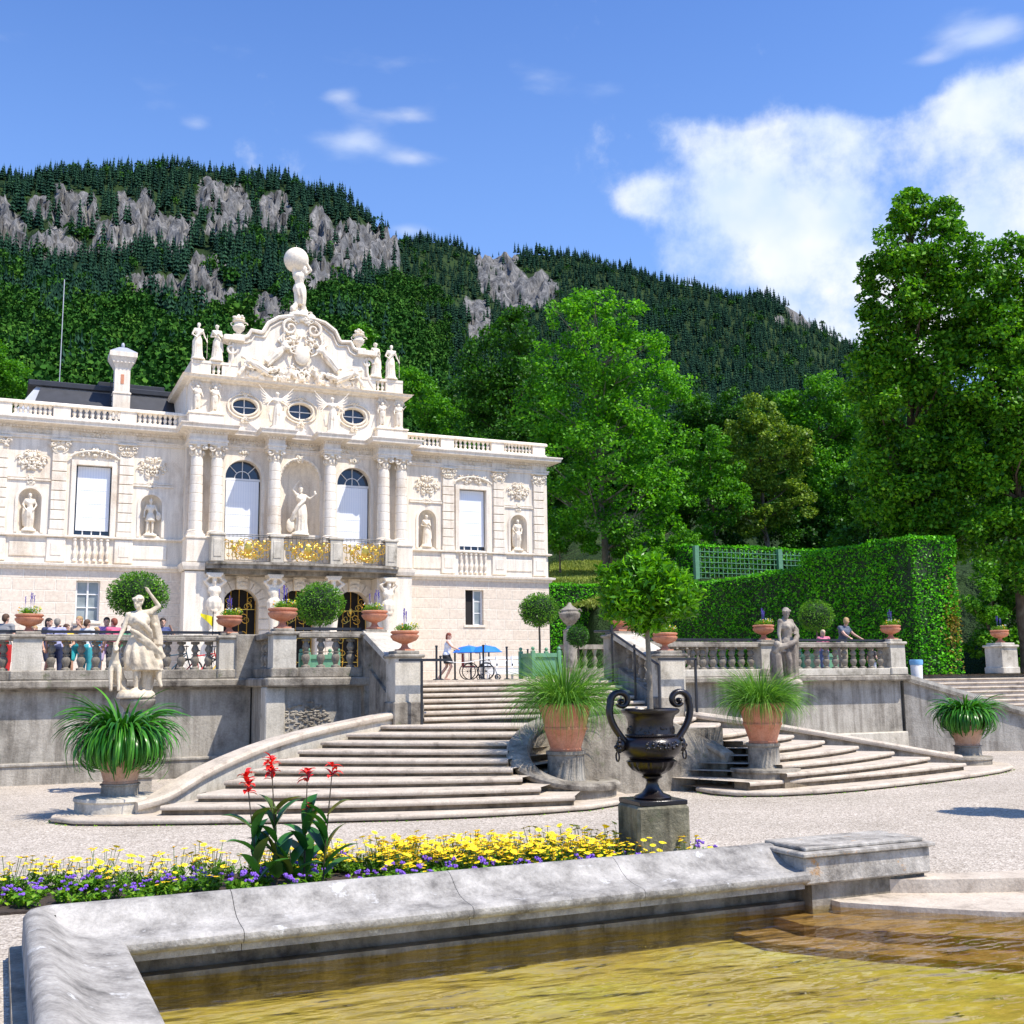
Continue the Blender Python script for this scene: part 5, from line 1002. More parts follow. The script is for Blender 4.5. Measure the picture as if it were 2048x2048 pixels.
relief_fig(-2.4,15.95,-1.1,.95,{}); relief_fig(2.5,15.9,1.1,.95,{}); relief_fig(-3.0,15.7,.6,.5,arm); relief_fig(3.1,15.65,-.6,.5,arm); relief_fig(-.6,15.8,.3,.55,arm); relief_fig(.75,15.75,-.35,.55,arm)
relief_fig(-1.6,15.75,1.3,.6,{}); relief_fig(1.6,15.7,-1.3,.6,{})
mb.ball((XC,YR-.05,16.7),(.42,.22,.52),16,12)
ornament(mb, XC, 15.6, 5.6, .8, YR+.1, 60, 8, .11, .3); ornament(mb, XC, 17.3, 2.0, 1.0, YR+.1, 26, 12, .10, .3); ornament(mb, XC, 18.75, 1.4, .5, YR+.05, 20, 13, .10, .25)
rl = link('gable_relief', remesh(mb, .026, 0), CREAM2, gb); rl.location = (0,0,0)
def vase(label, x, y, z, s, mt=CREAM2, group=None, name='stone_vase'):
    m2 = MB(); m2.box(-.3,.3,-.3,.3,0,.12); m2.lathe([(.2,.12),(.1,.2),(.12,.28),(.26,.42),(.3,.55),(.22,.68),(.2,.78),(.3,.84),(.3,.88)], 18)
    for k in range(26): a = random.uniform(0,6.28); q = random.uniform(0,.26); m2.ball((q*math.cos(a),q*math.sin(a),.95+random.uniform(0,.22)*(1-q*2)), .07, 6, 5)
    for sx in (-1,1): scroll(m2, (sx*.3,.7), .13, 1, .03, sx)
    o = m2.build(name, mt); o.location = (x,y,z); o.scale = (s,)*3; return tag(o, label, 'stone vase', group)
vase('carved flower vase on the left shoulder of the gable', 10.2, YR+.25, 17.34, 1.05, group='vases on the gable'); vase('carved flower vase on the right shoulder of the gable', 16.5, YR+.25, 17.34, 1.05, group='vases on the gable')
# garden statues on their pedestals
def pedestal(label, x, y, z1, w=.33, mt=COPM):
    m2 = MB(); h = z1-GZ; m2.box(-w,w,-w,w,0,.34); m2.cbox(-w-.04,w+.04,-w-.04,w+.04,.34,.42,.02); m2.lathe([(w*1.0,.42),(w*.95,.5),(w*.7,.62),(w*.62,.75),(w*.62,h-.45),(w*.8,h-.3),(w*.95,h-.2),(w*1.15,h-.14),(w*1.2,h-.05),(w*1.1,h)], 20)
    for k in range(10): a = 2*PI*k/10; m2.ball((w*.75*math.cos(a), w*.75*math.sin(a), h-.42), (.08,.08,.14), 6, 5)
    o = m2.build('statue_pedestal', mt); o.location = (x,y,GZ); return tag(o, label, 'pedestal')
pedestal('dark stone pedestal under the huntress statue behind the left potted plant', 2.9, 27.0, -.30)
statue(statue_mesh('huntress', .014), 'pale huntress statue with raised arm and hound, left of the stairs', (2.86,27.0,-.18), 1.27, .05, STAT1)
pedestal('dark stone pedestal under the grey nymph statue right of the stairs', 20.95, 26.7, -.22)
statue(statue_mesh('nymph', .014), 'soiled grey nymph statue with drapery on the right in front of the balustrade', (20.95,26.7,-.12), 1.24, .15, STAT2)
# ------------------------------------------------------------------ far hills and forest
def vnoise(x, y, seed=0):
    xi = np.floor(x).astype(np.int64); yi = np.floor(y).astype(np.int64); xf = x-xi; yf = y-yi; u = xf*xf*(3-2*xf); v = yf*yf*(3-2*yf)
    def h(a, b): n = (a*374761393+b*668265263+seed*1442695) & 0x7fffffff; n = (n ^ (n >> 13))*1274126177 & 0x7fffffff; return ((n ^ (n >> 16)) & 0xffff)/65535.
    return (h(xi,yi)*(1-u)+h(xi+1,yi)*u)*(1-v)+(h(xi,yi+1)*(1-u)+h(xi+1,yi+1)*u)*v
def fbm(x, y, o=4, seed=0):
    t = 0; a = .5
    for i in range(o): t = t+a*(vnoise(x*2**i, y*2**i, seed+i)-.5)*2; a *= .5
    return t
def azel(px, py): d = ray(px, py); return math.degrees(math.atan2(d.x, d.y)), math.degrees(math.atan2(d.z, math.hypot(d.x, d.y)))
def prof_(pts): q = sorted(azel(*p) for p in pts); return np.array([a for a, _ in q]), np.array([e for _, e in q])
LP = prof_([(x, y+22) for x, y in [(-900,520),(-500,420),(-200,352),(0,335),(100,324),(200,322),(300,318),(350,314),(430,318),(520,330),(590,345),(650,365),(720,400),(765,438),(800,475),(830,570),(880,680),(960,790),(1080,900)]])
RP = prof_([(x, y+16) for x, y in [(-900,700),(300,560),(700,480),(800,464),(880,468),(950,488),(1000,496),(1060,487),(1120,490),(1180,500),(1250,520),(1330,545),(1400,562),(1450,575),(1530,577),(1580,600),(1620,625),(1650,652),(1700,675),(1750,700),(1900,770),(2200,880),(2700,1010),(3300,1150)]])
AZ = np.linspace(-42, 88, 900); RR = np.concatenate([np.linspace(62,130,40), np.exp(np.linspace(math.log(133), math.log(2300), 230))])
A, Rd = np.meshgrid(AZ, RR); eL = np.interp(A, *LP); eR = np.interp(A, *RP)
def curve(r, e, knots, Rm):
    out = np.zeros_like(r); ks = [k for k, _ in knots]
    cols = [np.where(np.isscalar(f) and True, f, f) if not callable(f) else f(e) for _, f in knots]
    for i in range(len(ks)-1):
        m1 = (r >= ks[i]) & (r <= ks[i+1]); t = (r-ks[i])/(ks[i+1]-ks[i]); out = np.where(m1, cols[i]*(1-t)+cols[i+1]*t, out)
    out = np.minimum(out, np.maximum(e, .1)); h = r*np.tan(np.radians(out)); hR = Rm*np.tan(np.radians(np.maximum(e,.1)))
    return np.where(r > ks[-1], hR-(r-Rm)*.55, h)
sm = lambda x: np.clip(x, 0, 1)**2*(3-2*np.clip(x, 0, 1))
w_ = sm((A-25)/4.); Rn = Rd-32*(1-w_)
near = np.interp(Rn, [62,66,75,92,130,250], [0,1.2,4.9,5.7,8.0,10.5])
hL = curve(Rd, eL, [(62,0),(250,lambda e: np.minimum(10.5,e*.8)),(420,lambda e: np.minimum(13.2,e*.85)),(650,lambda e: np.minimum(13.5+(e-13.5)*.38, e)),(900,lambda e: np.minimum(13.5+(e-13.5)*.72, e)),(1150,lambda e: e)], 1150)
hR_ = curve(Rd, eR, [(62,0),(250,lambda e: np.minimum(8.5,e*.6)),(500,lambda e: np.minimum(10.5,e*.7)),(1000,lambda e: np.minimum(e*.72,e)),(1400,lambda e: e*.9),(1650,lambda e: e)], 1650)
H = np.maximum(hL, hR_); nearh = Rd*np.tan(np.radians(near)); tt = sm((Rd-170)/120); H = nearh*(1-tt)+H*tt
H = H + fbm(A*1.1, Rd/90, 5, 3)*np.clip((Rd-150)/400, 0, 1)*9
H = np.where(Rd < 64, -.3, H)
# rocky outcrops
ar = np.radians(A); X = Rd*np.sin(ar); Yy = Rd*np.cos(ar)
kk = X*FW.x+Yy*FW.y+H*FW.z; PXg = 1024+F*(X*RT.x+Yy*RT.y+H*RT.z)/kk; PYg = 1024-F*(X*UP.x+Yy*UP.y+H*UP.z)/kk
ROCKS = [(5,455,60,45),(80,420,35,30),(140,430,55,45),(100,490,70,30),(270,430,45,40),(240,475,60,35),(330,470,50,35),(440,400,40,36),(465,450,40,40),(550,440,40,30),(545,410,25,25),(640,470,30,50),(700,490,55,40),(755,500,45,40),(640,560,40,35),
         (300,565,55,16),(420,540,45,28),(400,590,60,26),(440,610,45,30),(520,620,60,30),(560,640,40,40),(300,600,45,14),(960,640,28,45),(1010,570,45,40),(1060,590,40,30),(1090,575,30,24),(1000,520,40,22),(990,500,35,14),(1608,622,44,36),(1560,640,12,10),(480,690,40,26),(700,540,26,30)]
def rockmask(px, py, seed=5):
    m1 = np.full_like(px, -.9)
    for x, y, a, b in ROCKS: m1 = np.maximum(m1, 1.22-np.sqrt(((px-x)/a)**2+((py-y)/b)**2))
    return m1+fbm(px/30, py/46, 4, seed)*.8
rk = np.clip(rockmask(PXg, PYg)*3.2, 0, 1)*(Rd > 300)
dr = rk*(fbm(A*4.5, H/26, 4, 11)*26+np.abs(fbm(A*9, H/60, 3, 19))*18)
Rn2 = Rd-dr; X = Rn2*np.sin(ar); Yy = Rn2*np.cos(ar); H2 = H+rk*fbm(A*7, Rd/14, 3, 23)*9
nr_, na_ = A.shape; V = np.stack([X, Yy, H2], -1).reshape(-1,3); idx = np.arange(nr_*na_).reshape(nr_, na_)
Fq = np.stack([idx[:-1,:-1], idx[:-1,1:], idx[1:,1:], idx[1:,:-1]], -1).reshape(-1,4)[:, ::-1]
me = npmesh('hills', V, Fq, 4, True); at_ = me.attributes.new('rock', 'FLOAT', 'POINT'); at_.data.foreach_set('value', rk.ravel().astype(np.float32))
def hillmat():
    mt, nt, N, L, B = newmat('hillside'); tc = N.new('ShaderNodeTexCoord').outputs['Object']
    a = N.new('ShaderNodeAttribute'); a.attribute_name = 'rock'
    n = tnoise(N, L, tc, .05, 9, .7, (1,1,.5)); cr = ramp(N, [(.32, (.06,.06,.062)), (.48, (.165,.165,.163)), (.60, (.29,.28,.265)), (.75, (.42,.39,.35))]); L.new(n, cr.inputs[0])
    v = tnoise(N, L, tc, .22, 6, .7, (1,1,.25)); cv = ramp(N, [(.36, (.35,.36,.38)), (.55, (1.1,1.1,1.1))]); L.new(v, cv.inputs[0]); rock = mixc(N, L, .9, cr.outputs[0], cv.outputs[0], 'MULTIPLY')
    n2 = tnoise(N, L, tc, .03, 5); c2 = ramp(N, [(.35, (.02,.04,.014)), (.6, (.035,.065,.018)), (.78, (.08,.12,.035))]); L.new(n2, c2.inputs[0])
    n5 = tnoise(N, L, tc, .09, 6, .7); s = N.new('ShaderNodeMath'); s.operation = 'MULTIPLY_ADD'; s.inputs[1].default_value = .8; L.new(n5, s.inputs[0]); L.new(a.outputs['Fac'], s.inputs[2])
    mr = N.new('ShaderNodeMapRange'); mr.inputs[1].default_value = .72; mr.inputs[2].default_value = .98; L.new(s.outputs[0], mr.inputs[0])
    L.new(mixc(N, L, mr.outputs[0], c2.outputs[0], rock), B.inputs['Base Color']); B.inputs['Roughness'].default_value = .95; B.inputs['Specular IOR Level'].default_value = .1
    b = N.new('ShaderNodeBump'); b.inputs['Strength'].default_value = .9; b.inputs['Distance'].default_value = 5; L.new(v, b.inputs['Height']); L.new(b.outputs[0], B.inputs['Normal']); return mt
tag(link('hills', me, hillmat()), kind='structure')
def conifer_proto(seed, tiers=5, n=7):
    rs = np.random.default_rng(seed); V = []; Fs = []
    for t in range(tiers):
        z = .1+.78*t/tiers; r = .19*(1-z*.93)*(1+.15*rs.uniform(-1,1)); a0 = rs.uniform(0,6)
        for k in range(n):
            a = a0+2*PI*k/n+rs.uniform(-.2,.2); q = r*rs.uniform(.75,1.2); w = .42; b = len(V); zt = z+.2*(1-.5*t/tiers); dz = rs.uniform(-.02,.02)
            V += [(0,0,zt),(q*.8*math.cos(a-w),q*.8*math.sin(a-w),z+.02+dz),(q*math.cos(a),q*math.sin(a),z-.03+dz),(q*.8*math.cos(a+w),q*.8*math.sin(a+w),z+.02+dz)]; Fs.append((b,b+1,b+2,b+3))
    b = len(V); V += [(0,0,1.02),(-.02,0,.8),(0,0,.76),(.02,0,.8)]; Fs.append((b,b+1,b+2,b+3)); return np.array(V), np.array(Fs)
def broad_proto(seed, n=130):
    rs = np.random.default_rng(seed); c = rs.normal(size=(9,3))*[.2,.2,.17]+[0,0,.58]; d = rs.normal(size=(n,3)); d /= np.linalg.norm(d,axis=1)[:,None]; d[:,2] = np.where(d[:,2] < -.4, -d[:,2], d[:,2])
    P = c[rs.integers(0,9,n)]+d*[.25,.25,.22]*rs.uniform(.8,1.05,(n,1)); v, f = leaf_quads(P, .17, .2, .9, d*.6); return v, f
def scatter(name, protos, pos, hts, rads, mt, label=None):
    Vs = []; Fs = []; b = 0; tn = []
    for i, (p, h, r) in enumerate(zip(pos, hts, rads)):
        v, f = protos[i % len(protos)]; a = rng.uniform(0, 6.28); c, s = math.cos(a), math.sin(a)
        q = np.empty_like(v); q[:,0] = (v[:,0]*c-v[:,1]*s)*r; q[:,1] = (v[:,0]*s+v[:,1]*c)*r; q[:,2] = v[:,2]*h; Vs.append(q+p); Fs.append(f+b); b += len(v); tn.append(np.full(len(v), np.clip(rng.normal(.5,.24),0,1), np.float32))
    me = npmesh(name, np.concatenate(Vs), np.concatenate(Fs)); ta = me.attributes.new('tint', 'FLOAT', 'POINT'); ta.data.foreach_set('value', np.concatenate(tn)); return tag(link(name, me, mt), label, 'forest', None, 'stuff')
EL = np.degrees(np.arctan2(H2, np.hypot(X, Yy))); cmax = np.maximum.accumulate(EL, 0)
con = []; bro = []; vis_cols = np.where((AZ > -7) & (AZ < 56))[0]; ktop = [int(np.argmax(EL[:,c])) for c in range(na_)]
cand = []
for _ in range(40000):
    c = int(rng.choice(vis_cols)); et = rng.uniform(6.5, EL[ktop[c],c]); r_ = int(np.searchsorted(cmax[:ktop[c]+1,c], et)); r_ = min(r_, ktop[c]); cand.append((r_, c))
for c in vis_cols[::1]: cand += [(ktop[c], c), (max(0, ktop[c]-1), c), (max(0, ktop[c]-3), c)]
for r_, c in cand:
    if RR[r_] < 150: continue
    px, py = PXg[r_,c], PYg[r_,c]; p = V[r_*na_+c]+[rng.uniform(-3,3)*RR[r_]/900, rng.uniform(-3,3)*RR[r_]/900, -.8]
    rm = rk[r_,c]
    if rm > .35 and rng.uniform() < .80+.15*rm: continue
    n = float(fbm(np.array([px/90]), np.array([py/60]), 3, 9)[0]); far = RR[r_] > 1200
    lowb = py > 620+n*110 and px < 900; pr = .93 if lowb else (.05+max(0, n-.15)*.8 if not far else .03+max(0,n-.3)*.5)
    if py < 500+n*60 and not far: pr = .02
    if RR[r_] < 450: pr = 1.0
    if rng.uniform() < pr: h = rng.uniform(8,14.5)*(1 if RR[r_] > 350 else .75); bro.append((p, h, h*rng.uniform(.75,1.0)))
    else: h = rng.uniform(9,23)*(.8+.3*(n+.3)); con.append((p, h, h*rng.uniform(.75,1.35)))
scatter('conifer_forest', [conifer_proto(i) for i in range(6)], *zip(*con), L_FOR, 'dark conifer forest covering the mountain')
scatter('broadleaf_forest', [broad_proto(i+10) for i in range(5)], *zip(*bro), L_FOR2, 'mid green broadleaf wood on the lower mountain slope')

# ------------------------------------------------------------------ garden trees
def tree(label, lobes, D, base, mt, bark=TRUNKM, ls=.24, tr=.35, dens=1.0, group=None, name='tree', depth=.8, gap=.5):
    """lobes: (px, py, r_px) of the crown silhouette at distance D; the crown is filled out in depth around them"""
    b = ray(*base)*D; o = empty(name, label, 'tree', b, 0, group); cs = []; rs = []; pr = []; tb = MB(); top = max(lobes, key=lambda l: -l[1]); tp = ray(top[0], top[1])*D-b
    axis = [Vector((0,0,-.6)), Vector((0,0,0)), Vector((tp.x*.15,0,tp.z*.25)), Vector((tp.x*.45,tp.y*.3,tp.z*.6)), Vector((tp.x*.95,tp.y*.9,tp.z*.97))]
    pts = []
    for a0, a1 in zip(axis[:-1], axis[1:]): pts += [a0.lerp(a1, i/4)+Vector((random.uniform(-.1,.1),random.uniform(-.1,.1),0))*tr*2 for i in range(4)]
    tb.tube(pts, [tr*(1.25 if i == 0 else 1)*(1-.9*i/len(pts)) for i in range(len(pts))], 10)
    for px, py, rp in lobes:
        c = ray(px, py)*D-b; r = rp*D/F; n = max(5, int(11*dens*r**1.15)); c.y += random.uniform(-.5,.5)*r*depth
        for k in range(n):
            d = sph(1)[0]; q = rng.uniform(gap,1)**.6*r; cc = np.array(c)+d*q*np.array([1,depth,.95]); cr = rng.uniform(.22,.36)*r+.15; cs.append(cc); rs.append(cr); pr.append(int(55*dens*(cr/ls)**1.35/3.0)+24)
            if k % 5 == 0:
                s0 = min(pts, key=lambda p: abs(p.z-(cc[2]-r*.9))+abs(p.z)*.0); cv = Vector(cc); m1 = s0.lerp(cv, .5)+Vector((random.uniform(-.3,.3),random.uniform(-.3,.3),-.12*r)); rr = tr*.28*(1-.5*max(0, s0.z)/max(1, tp.z)); tb.tube([s0, m1, cv], [rr, rr*.6, rr*.15], 5)
    P, O = clump_pts(cs, rs, pr, .35, .72); v, f = leaf_quads(P, ls, .45, .62, O*.5)
    tb.build('trunk', bark, o); link('crown', npmesh('crown', v, f), mt, o); return o
tree('tall airy bright green ash tree right behind the palace', [(1190,620,55),(1130,650,50),(1235,640,50),(1280,700,60),(1110,720,60),(1200,720,70),(1320,770,60),(1170,800,90),(1270,810,80),(1090,830,70),(1360,780,30),(1220,900,100),(1320,900,70),(1120,920,80),(1250,1000,90),(1150,1020,80),(1330,1000,60),(1340,1060,45)], 82, (1213,1135), L_ASH, BARK2, .27, .42, .72, gap=.45)
tree('darker ash tree between the palace and the tall bright one', [(1040,660,45),(1000,720,70),(960,790,60),(1040,800,80),(985,880,70),(1070,900,80),(1100,1000,70),(1130,860,60)], 97, (1060,1120), L_DARK, TRUNKM, .30, .35, 1.0)
tree('big dark maple tree at the right edge, nearest the hedge', [(1830,405,34),(1800,430,40),(1865,440,42),(1905,455,30),(1800,500,62),(1880,510,68),(1755,545,36),(1735,590,22),(1820,580,80),(1900,600,85),(1780,640,62),(1745,625,24),(1850,700,105),(1780,750,80),(1920,760,100),(1830,840,100),(1900,900,100),(1790,920,75),(1765,850,45),(1840,1000,95),(1770,1010,60),(1920,1030,90),(1850,1090,80)], 52, (1850,1340), L_MAPLE, TRUNKM, .21, .42, 1.3, gap=.4)
tree('big maple tree cut off by the right edge of the photo', [(1985,530,52),(2050,520,60),(1960,590,50),(2040,620,85),(1975,690,70),(2070,740,90),(1990,800,80),(2060,880,90),(1975,920,70),(2040,1000,90),(1980,1060,70),(2070,1120,80),(2120,600,80),(2130,850,100)], 50, (2060,1340), L_MAPLE, TRUNKM, .21, .42, 1.3, gap=.4)
tree('round bright green maple between the linden and the big dark tree', [(1640,790,44),(1685,830,50),(1600,815,40),(1640,860,70),(1700,890,55),(1600,890,50),(1660,960,80),(1720,990,50),(1640,1040,60)], 92, (1650,1130), L_MID, TRUNKM, .27, .3, 1.05)
tree('yellow green flowering linden tree in the middle of the wood', [(1510,830,40),(1480,870,36),(1530,880,46),(1585,880,36),(1500,940,52),(1570,940,50),(1610,920,26),(1530,1000,56),(1590,1010,40),(1490,1030,44)], 86, (1540,1140), L_LIME, TRUNKM, .25, .3, 1.05)
tree('small maple tree left of the linden', [(1420,890,44),(1460,930,40),(1400,960,44),(1440,1000,50),(1480,990,30),(1420,1060,40)], 84, (1435,1140), L_MID, TRUNKM, .25, .25, 1.0)
g_ = 'dark trees filling the wood behind the hedge'
for i, (lob, D, b_, l) in enumerate([([(1400,830,50),(1460,820,40),(1370,870,50),(1440,880,60)],108,(1410,1110),'olive crown above the small maple, back row'),([(1540,820,40),(1590,850,40),(1570,920,60),(1500,850,40)],112,(1560,1110),'dark crown behind the linden, back row'),
     ([(1390,1000,70),(1360,940,50),(1350,1050,50),(1460,1080,50)],94,(1390,1140),'dark tree right of the ash crown, above the lattice'),([(1560,1060,60),(1620,1060,60),(1690,1060,60),(1650,1000,60),(1730,1060,60)],90,(1620,1180),'low dark tree behind the lattice fence'),
     ([(1740,960,60),(1730,1040,60),(1750,880,50),(1700,1100,50)],70,(1740,1250),'shadowed tree between round maple and big dark maple'),([(1975,1130,50),(2020,1180,60),(1985,1220,45),(2060,1230,60)],60,(2010,1340),'leafy undergrowth tree at the right behind the stone pier'),
     ([(1965,1200,45),(1995,1260,45),(2040,1300,45),(1968,1300,32)],58,(1995,1345),'low bush right of the hedge end'),([(2060,1150,80),(2090,1280,70)],60,(2070,1345),'dark bush at the right edge behind the pier')]):
    tree(l, lob, D, b_, L_DARK if i not in (5,6) else L_MID, TRUNKM, .28 if D > 60 else .2, .22, 1.1, g_, gap=.4)
g_ = 'trees rising above the palace roof'
for lob, D, b_, mt, l in [([(20,760,40),(-20,720,50),(-5,800,40)],120,(0,850),L_MID,'bright tree tip at the far left edge above the palace roof'),([(850,810,50),(900,850,50),(820,770,36),(935,900,40)],112,(870,950),L_MID,'bright green tree just above the right wing roof'),([(735,690,26),(760,740,36),(800,780,36),(720,660,20)],118,(770,900),L_MID,'bright tree behind the right shoulder of the gable'),
                          ([(930,800,50),(960,860,60),(1000,960,60)],125,(950,1000),L_DARK,'dark tree between roof corner and ash')]: tree(l, lob, D, b_, mt, TRUNKM, .3, .25, 1.0, g_)
g_ = 'shrubs on the bank beside the palace'
for lob, l in [([(1120,1078,28),(1160,1082,26),(1185,1088,20)],'light shrub beside the palace corner'),([(1250,1085,30),(1290,1100,30),(1330,1095,28),(1270,1120,24)],'light shrub right of the ash trunk'),([(1360,1085,30),(1390,1100,30)],'shrub left of the lattice fence')]: tree(l, lob, 80, (lob[0][0],1128), L_MID, TRUNKM, .22, .08, 1.4, g_, 'shrub')
def hedge(label, x0, x1, y0, y1, z0, z1, mt=L_HEDGE, per=230, ls=.13, wav=.12, group=None, autumn=None):
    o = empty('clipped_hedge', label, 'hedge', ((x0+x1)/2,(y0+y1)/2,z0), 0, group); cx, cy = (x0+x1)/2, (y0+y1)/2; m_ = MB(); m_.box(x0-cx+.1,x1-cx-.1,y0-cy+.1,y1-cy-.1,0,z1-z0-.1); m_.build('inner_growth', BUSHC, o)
    P = []; O = []
    for ax, A_, n_ in (('x0',(y1-y0)*(z1-z0),(-1,0,0)),('y0',(x1-x0)*(z1-z0),(0,-1,0)),('x1',(y1-y0)*(z1-z0),(1,0,0)),('z',(x1-x0)*(y1-y0),(0,0,1))):
        n = int(A_*per*(.35 if ax == 'x1' else 1)); u = rng.uniform(size=(n,3)); p = np.array([x0,y0,z0])+u*[x1-x0,y1-y0,z1-z0]
        if ax == 'x0': p[:,0] = x0
        if ax == 'x1': p[:,0] = x1
        if ax == 'y0': p[:,1] = y0
        if ax == 'z': p[:,2] = z1
        nv = np.array(n_, float); k = fbm((p[:,0]+p[:,1])*1.1, p[:,2]*1.1+p[:,1]*.5, 3, 4)*wav*1.6+rng.uniform(-.10,.07,n); p += nv*k[:,None]; P.append(p-[cx,cy,z0]); O.append(np.tile(nv,(n,1)))
    v, f = leaf_quads(np.concatenate(P), ls, .3, .65, np.concatenate(O)*.5); link('leaves', npmesh('leaves', v, f), mt, o); return o
hedge('long tall clipped hedge whose sunlit end stands at the right', 35.1, 37.5, 36.0, 43.5, 0, 5.9, ls=.13)
h_ = bpy.data.objects['clipped_hedge']; n_ = 420; Pp = np.stack([rng.normal(.75,.28,n_), np.full(n_,-3.82)+rng.uniform(-.08,.06,n_), rng.normal(2.1,.85,n_)],-1); Pp[:,0] = np.clip(Pp[:,0],-.6,1.2); v, f = leaf_quads(Pp, .13, .3, .65, np.tile([0,-.5,0],(n_,1))); q_ = link('autumn_leaves', npmesh('autumn_leaves', v, f), leafmat('autumn_leaves', (.12,.10,.02), (.26,.17,.03), (.22,.28,.04), .2), h_); q_['label'] = 'patch of orange tinged leaves'
hedge('slightly lower back part of the tall clipped hedge', 35.2, 37.4, 43.6, 62, 0, 5.25, ls=.14, per=150)
hedge('clipped hedge strip beside the palace corner below the grass bank', 29.3, 37.5, 64.0, 65.6, 0, 6.1, ls=.15, per=150)
hedge('hedge behind the lattice fence', 41.9, 60, 63.6, 65, 4.0, 9.0, ls=.16, per=110)
t = empty('lattice_fence', 'green wooden lattice fence in front of a hedge above the long hedge', 'lattice fence', (47, 63.2, 6)); m_ = MB()
for x in np.arange(42.4, 56, .36): m_.box(x-.02,x+.02,63.2,63.23,5.4,8.7)
for z in np.arange(5.6, 8.7, .36): m_.box(42.4,56,63.17,63.197,z-.02,z+.02)
loc(m_.build('slats', GRNBOX, t), t)
for x in (42.4,49.3,53.6): m_ = MB(); m_.box(x-.16,x+.16,63.05,63.35,5.2,8.85); loc(m_.build('post', GRNBOX, t), t)
def lawn():
    mt = plain('bank_grass', (.13,.17,.045), .9, .35, 1.2); v, f = blades(1, (0,0,0), .1, .2, .01, .5); 
    n = 26000; az_ = np.radians(rng.uniform(26.5, 31.5, n)); r = rng.uniform(72, 96, n); x = r*np.sin(az_); y = r*np.cos(az_); z = r*np.tan(np.radians(np.interp(r, [62,66,75,92,130], [0,1.2,4.9,5.7,8.0])))
    V2, F2 = leaf_quads(np.stack([x,y,z+.05],-1), .5, .1, .2); V2[:,2] += 0; tag(link('bank_grass', npmesh('bank_grass', V2, F2), leafmat('bank_grass_blades', (.20,.27,.05), (.27,.34,.07), (.36,.40,.12), .2, .8, .4)), 'pale rough grass on the bank beside the palace', 'grass', None, 'stuff')
lawn()

# ------------------------------------------------------------------ pots, bowls, clipped trees
def rib_pot(mt, r, h, ribs=0):
    m_ = MB(); m_.lathe([(r*.62,0),(r*.64,.04*h),(r*.60,.06*h),(r*.80,.42*h),(r*.86,.46*h),(r*.85,.50*h),(r*.82,.51*h),(r*.93,.82*h),(r*.98,.86*h),(r*1.0,.97*h),(r*.97,h),(r*.88,h),(r*.82,.9*h),(.01,.88*h)], 40, cap=False, flute=ribs, fa=.03, zr=(.52*h,.97*h)); return m_
def potted(label, pos, r, h, kind, mt=TERRA, k=1.0, group=None):
    o = empty('potted_plant', label, 'potted plant', pos, 0, group); rib_pot(mt, r, h, 20 if kind == 'grass' else 0).build('pot', mt, o)
    m_ = MB(); m_.lathe([(.01,h*.86),(r*.9,h*.87)], 20, cap=False); m_.build('soil', SOIL, o)
    if kind == 'aga':
        parts = [blades(900, (0,0,h*.85), r*.65, 1.12*k*r/.5, .056*r/.5, 1.75, 10, (.15,1.5), .35, .28)]; v, f = merge(parts); link('leaves', npmesh('leaves', v, f, 4, True), L_AGA, o)
    else:
        parts = [blades(1700, (0,0,h*.9), r*.75, 1.02*k*r/.5, .011, 1.0, 7, (.0,1.3), .6, .35)]; v, f = merge(parts); link('grass', npmesh('grass', v, f, 4, True), L_GRASS, o)
    return o
def stand(label, x, y, z0, z1, r):
    m_ = MB(); h = z1-z0; m_.lathe([(r*1.05,0),(r*1.05,.08*h),(r,.12*h),(r*.98,.86*h),(r*1.06,.9*h),(r*1.06,h)], 24); o = m_.build('pot_stand', COPM if r > .3 else PLAST, None, (x,y,z0)); return tag(o, label, 'pot stand')
p1 = at(1125,1545,Z=-1.98); stand('round stone drum under the grass pot left of the niche wall', 10.52,20.6,-2.02,-1.42,.38)
potted('terracotta pot of fine green grass left of the black urn', (10.52,20.6,-1.42), .52, .95, 'grass')
stand('round stone drum under the grass pot right of the niche wall', 15.1,20.2,-1.95,-1.40,.34)
potted('terracotta pot of fine green grass right of the black urn', (15.1,20.2,-1.40), .49, .86, 'grass', TERRA, .85)
stand('low pale drum under the left strap leaved pot', 2.15,22.4,-2.03,-1.80,.34)
potted('big strap leaved plant drooping from a pale pot at the left foot of the stairs', (2.15,22.4,-1.80), .50, .92, 'aga', TERRA2)
stand('low pale drum under the right strap leaved pot', 23.4,22.5,-2.1,-1.84,.34)
potted('big strap leaved plant in a pale pot at the right foot of the stairs', (23.4,22.5,-1.84), .50, .86, 'aga', TERRA2, .76)
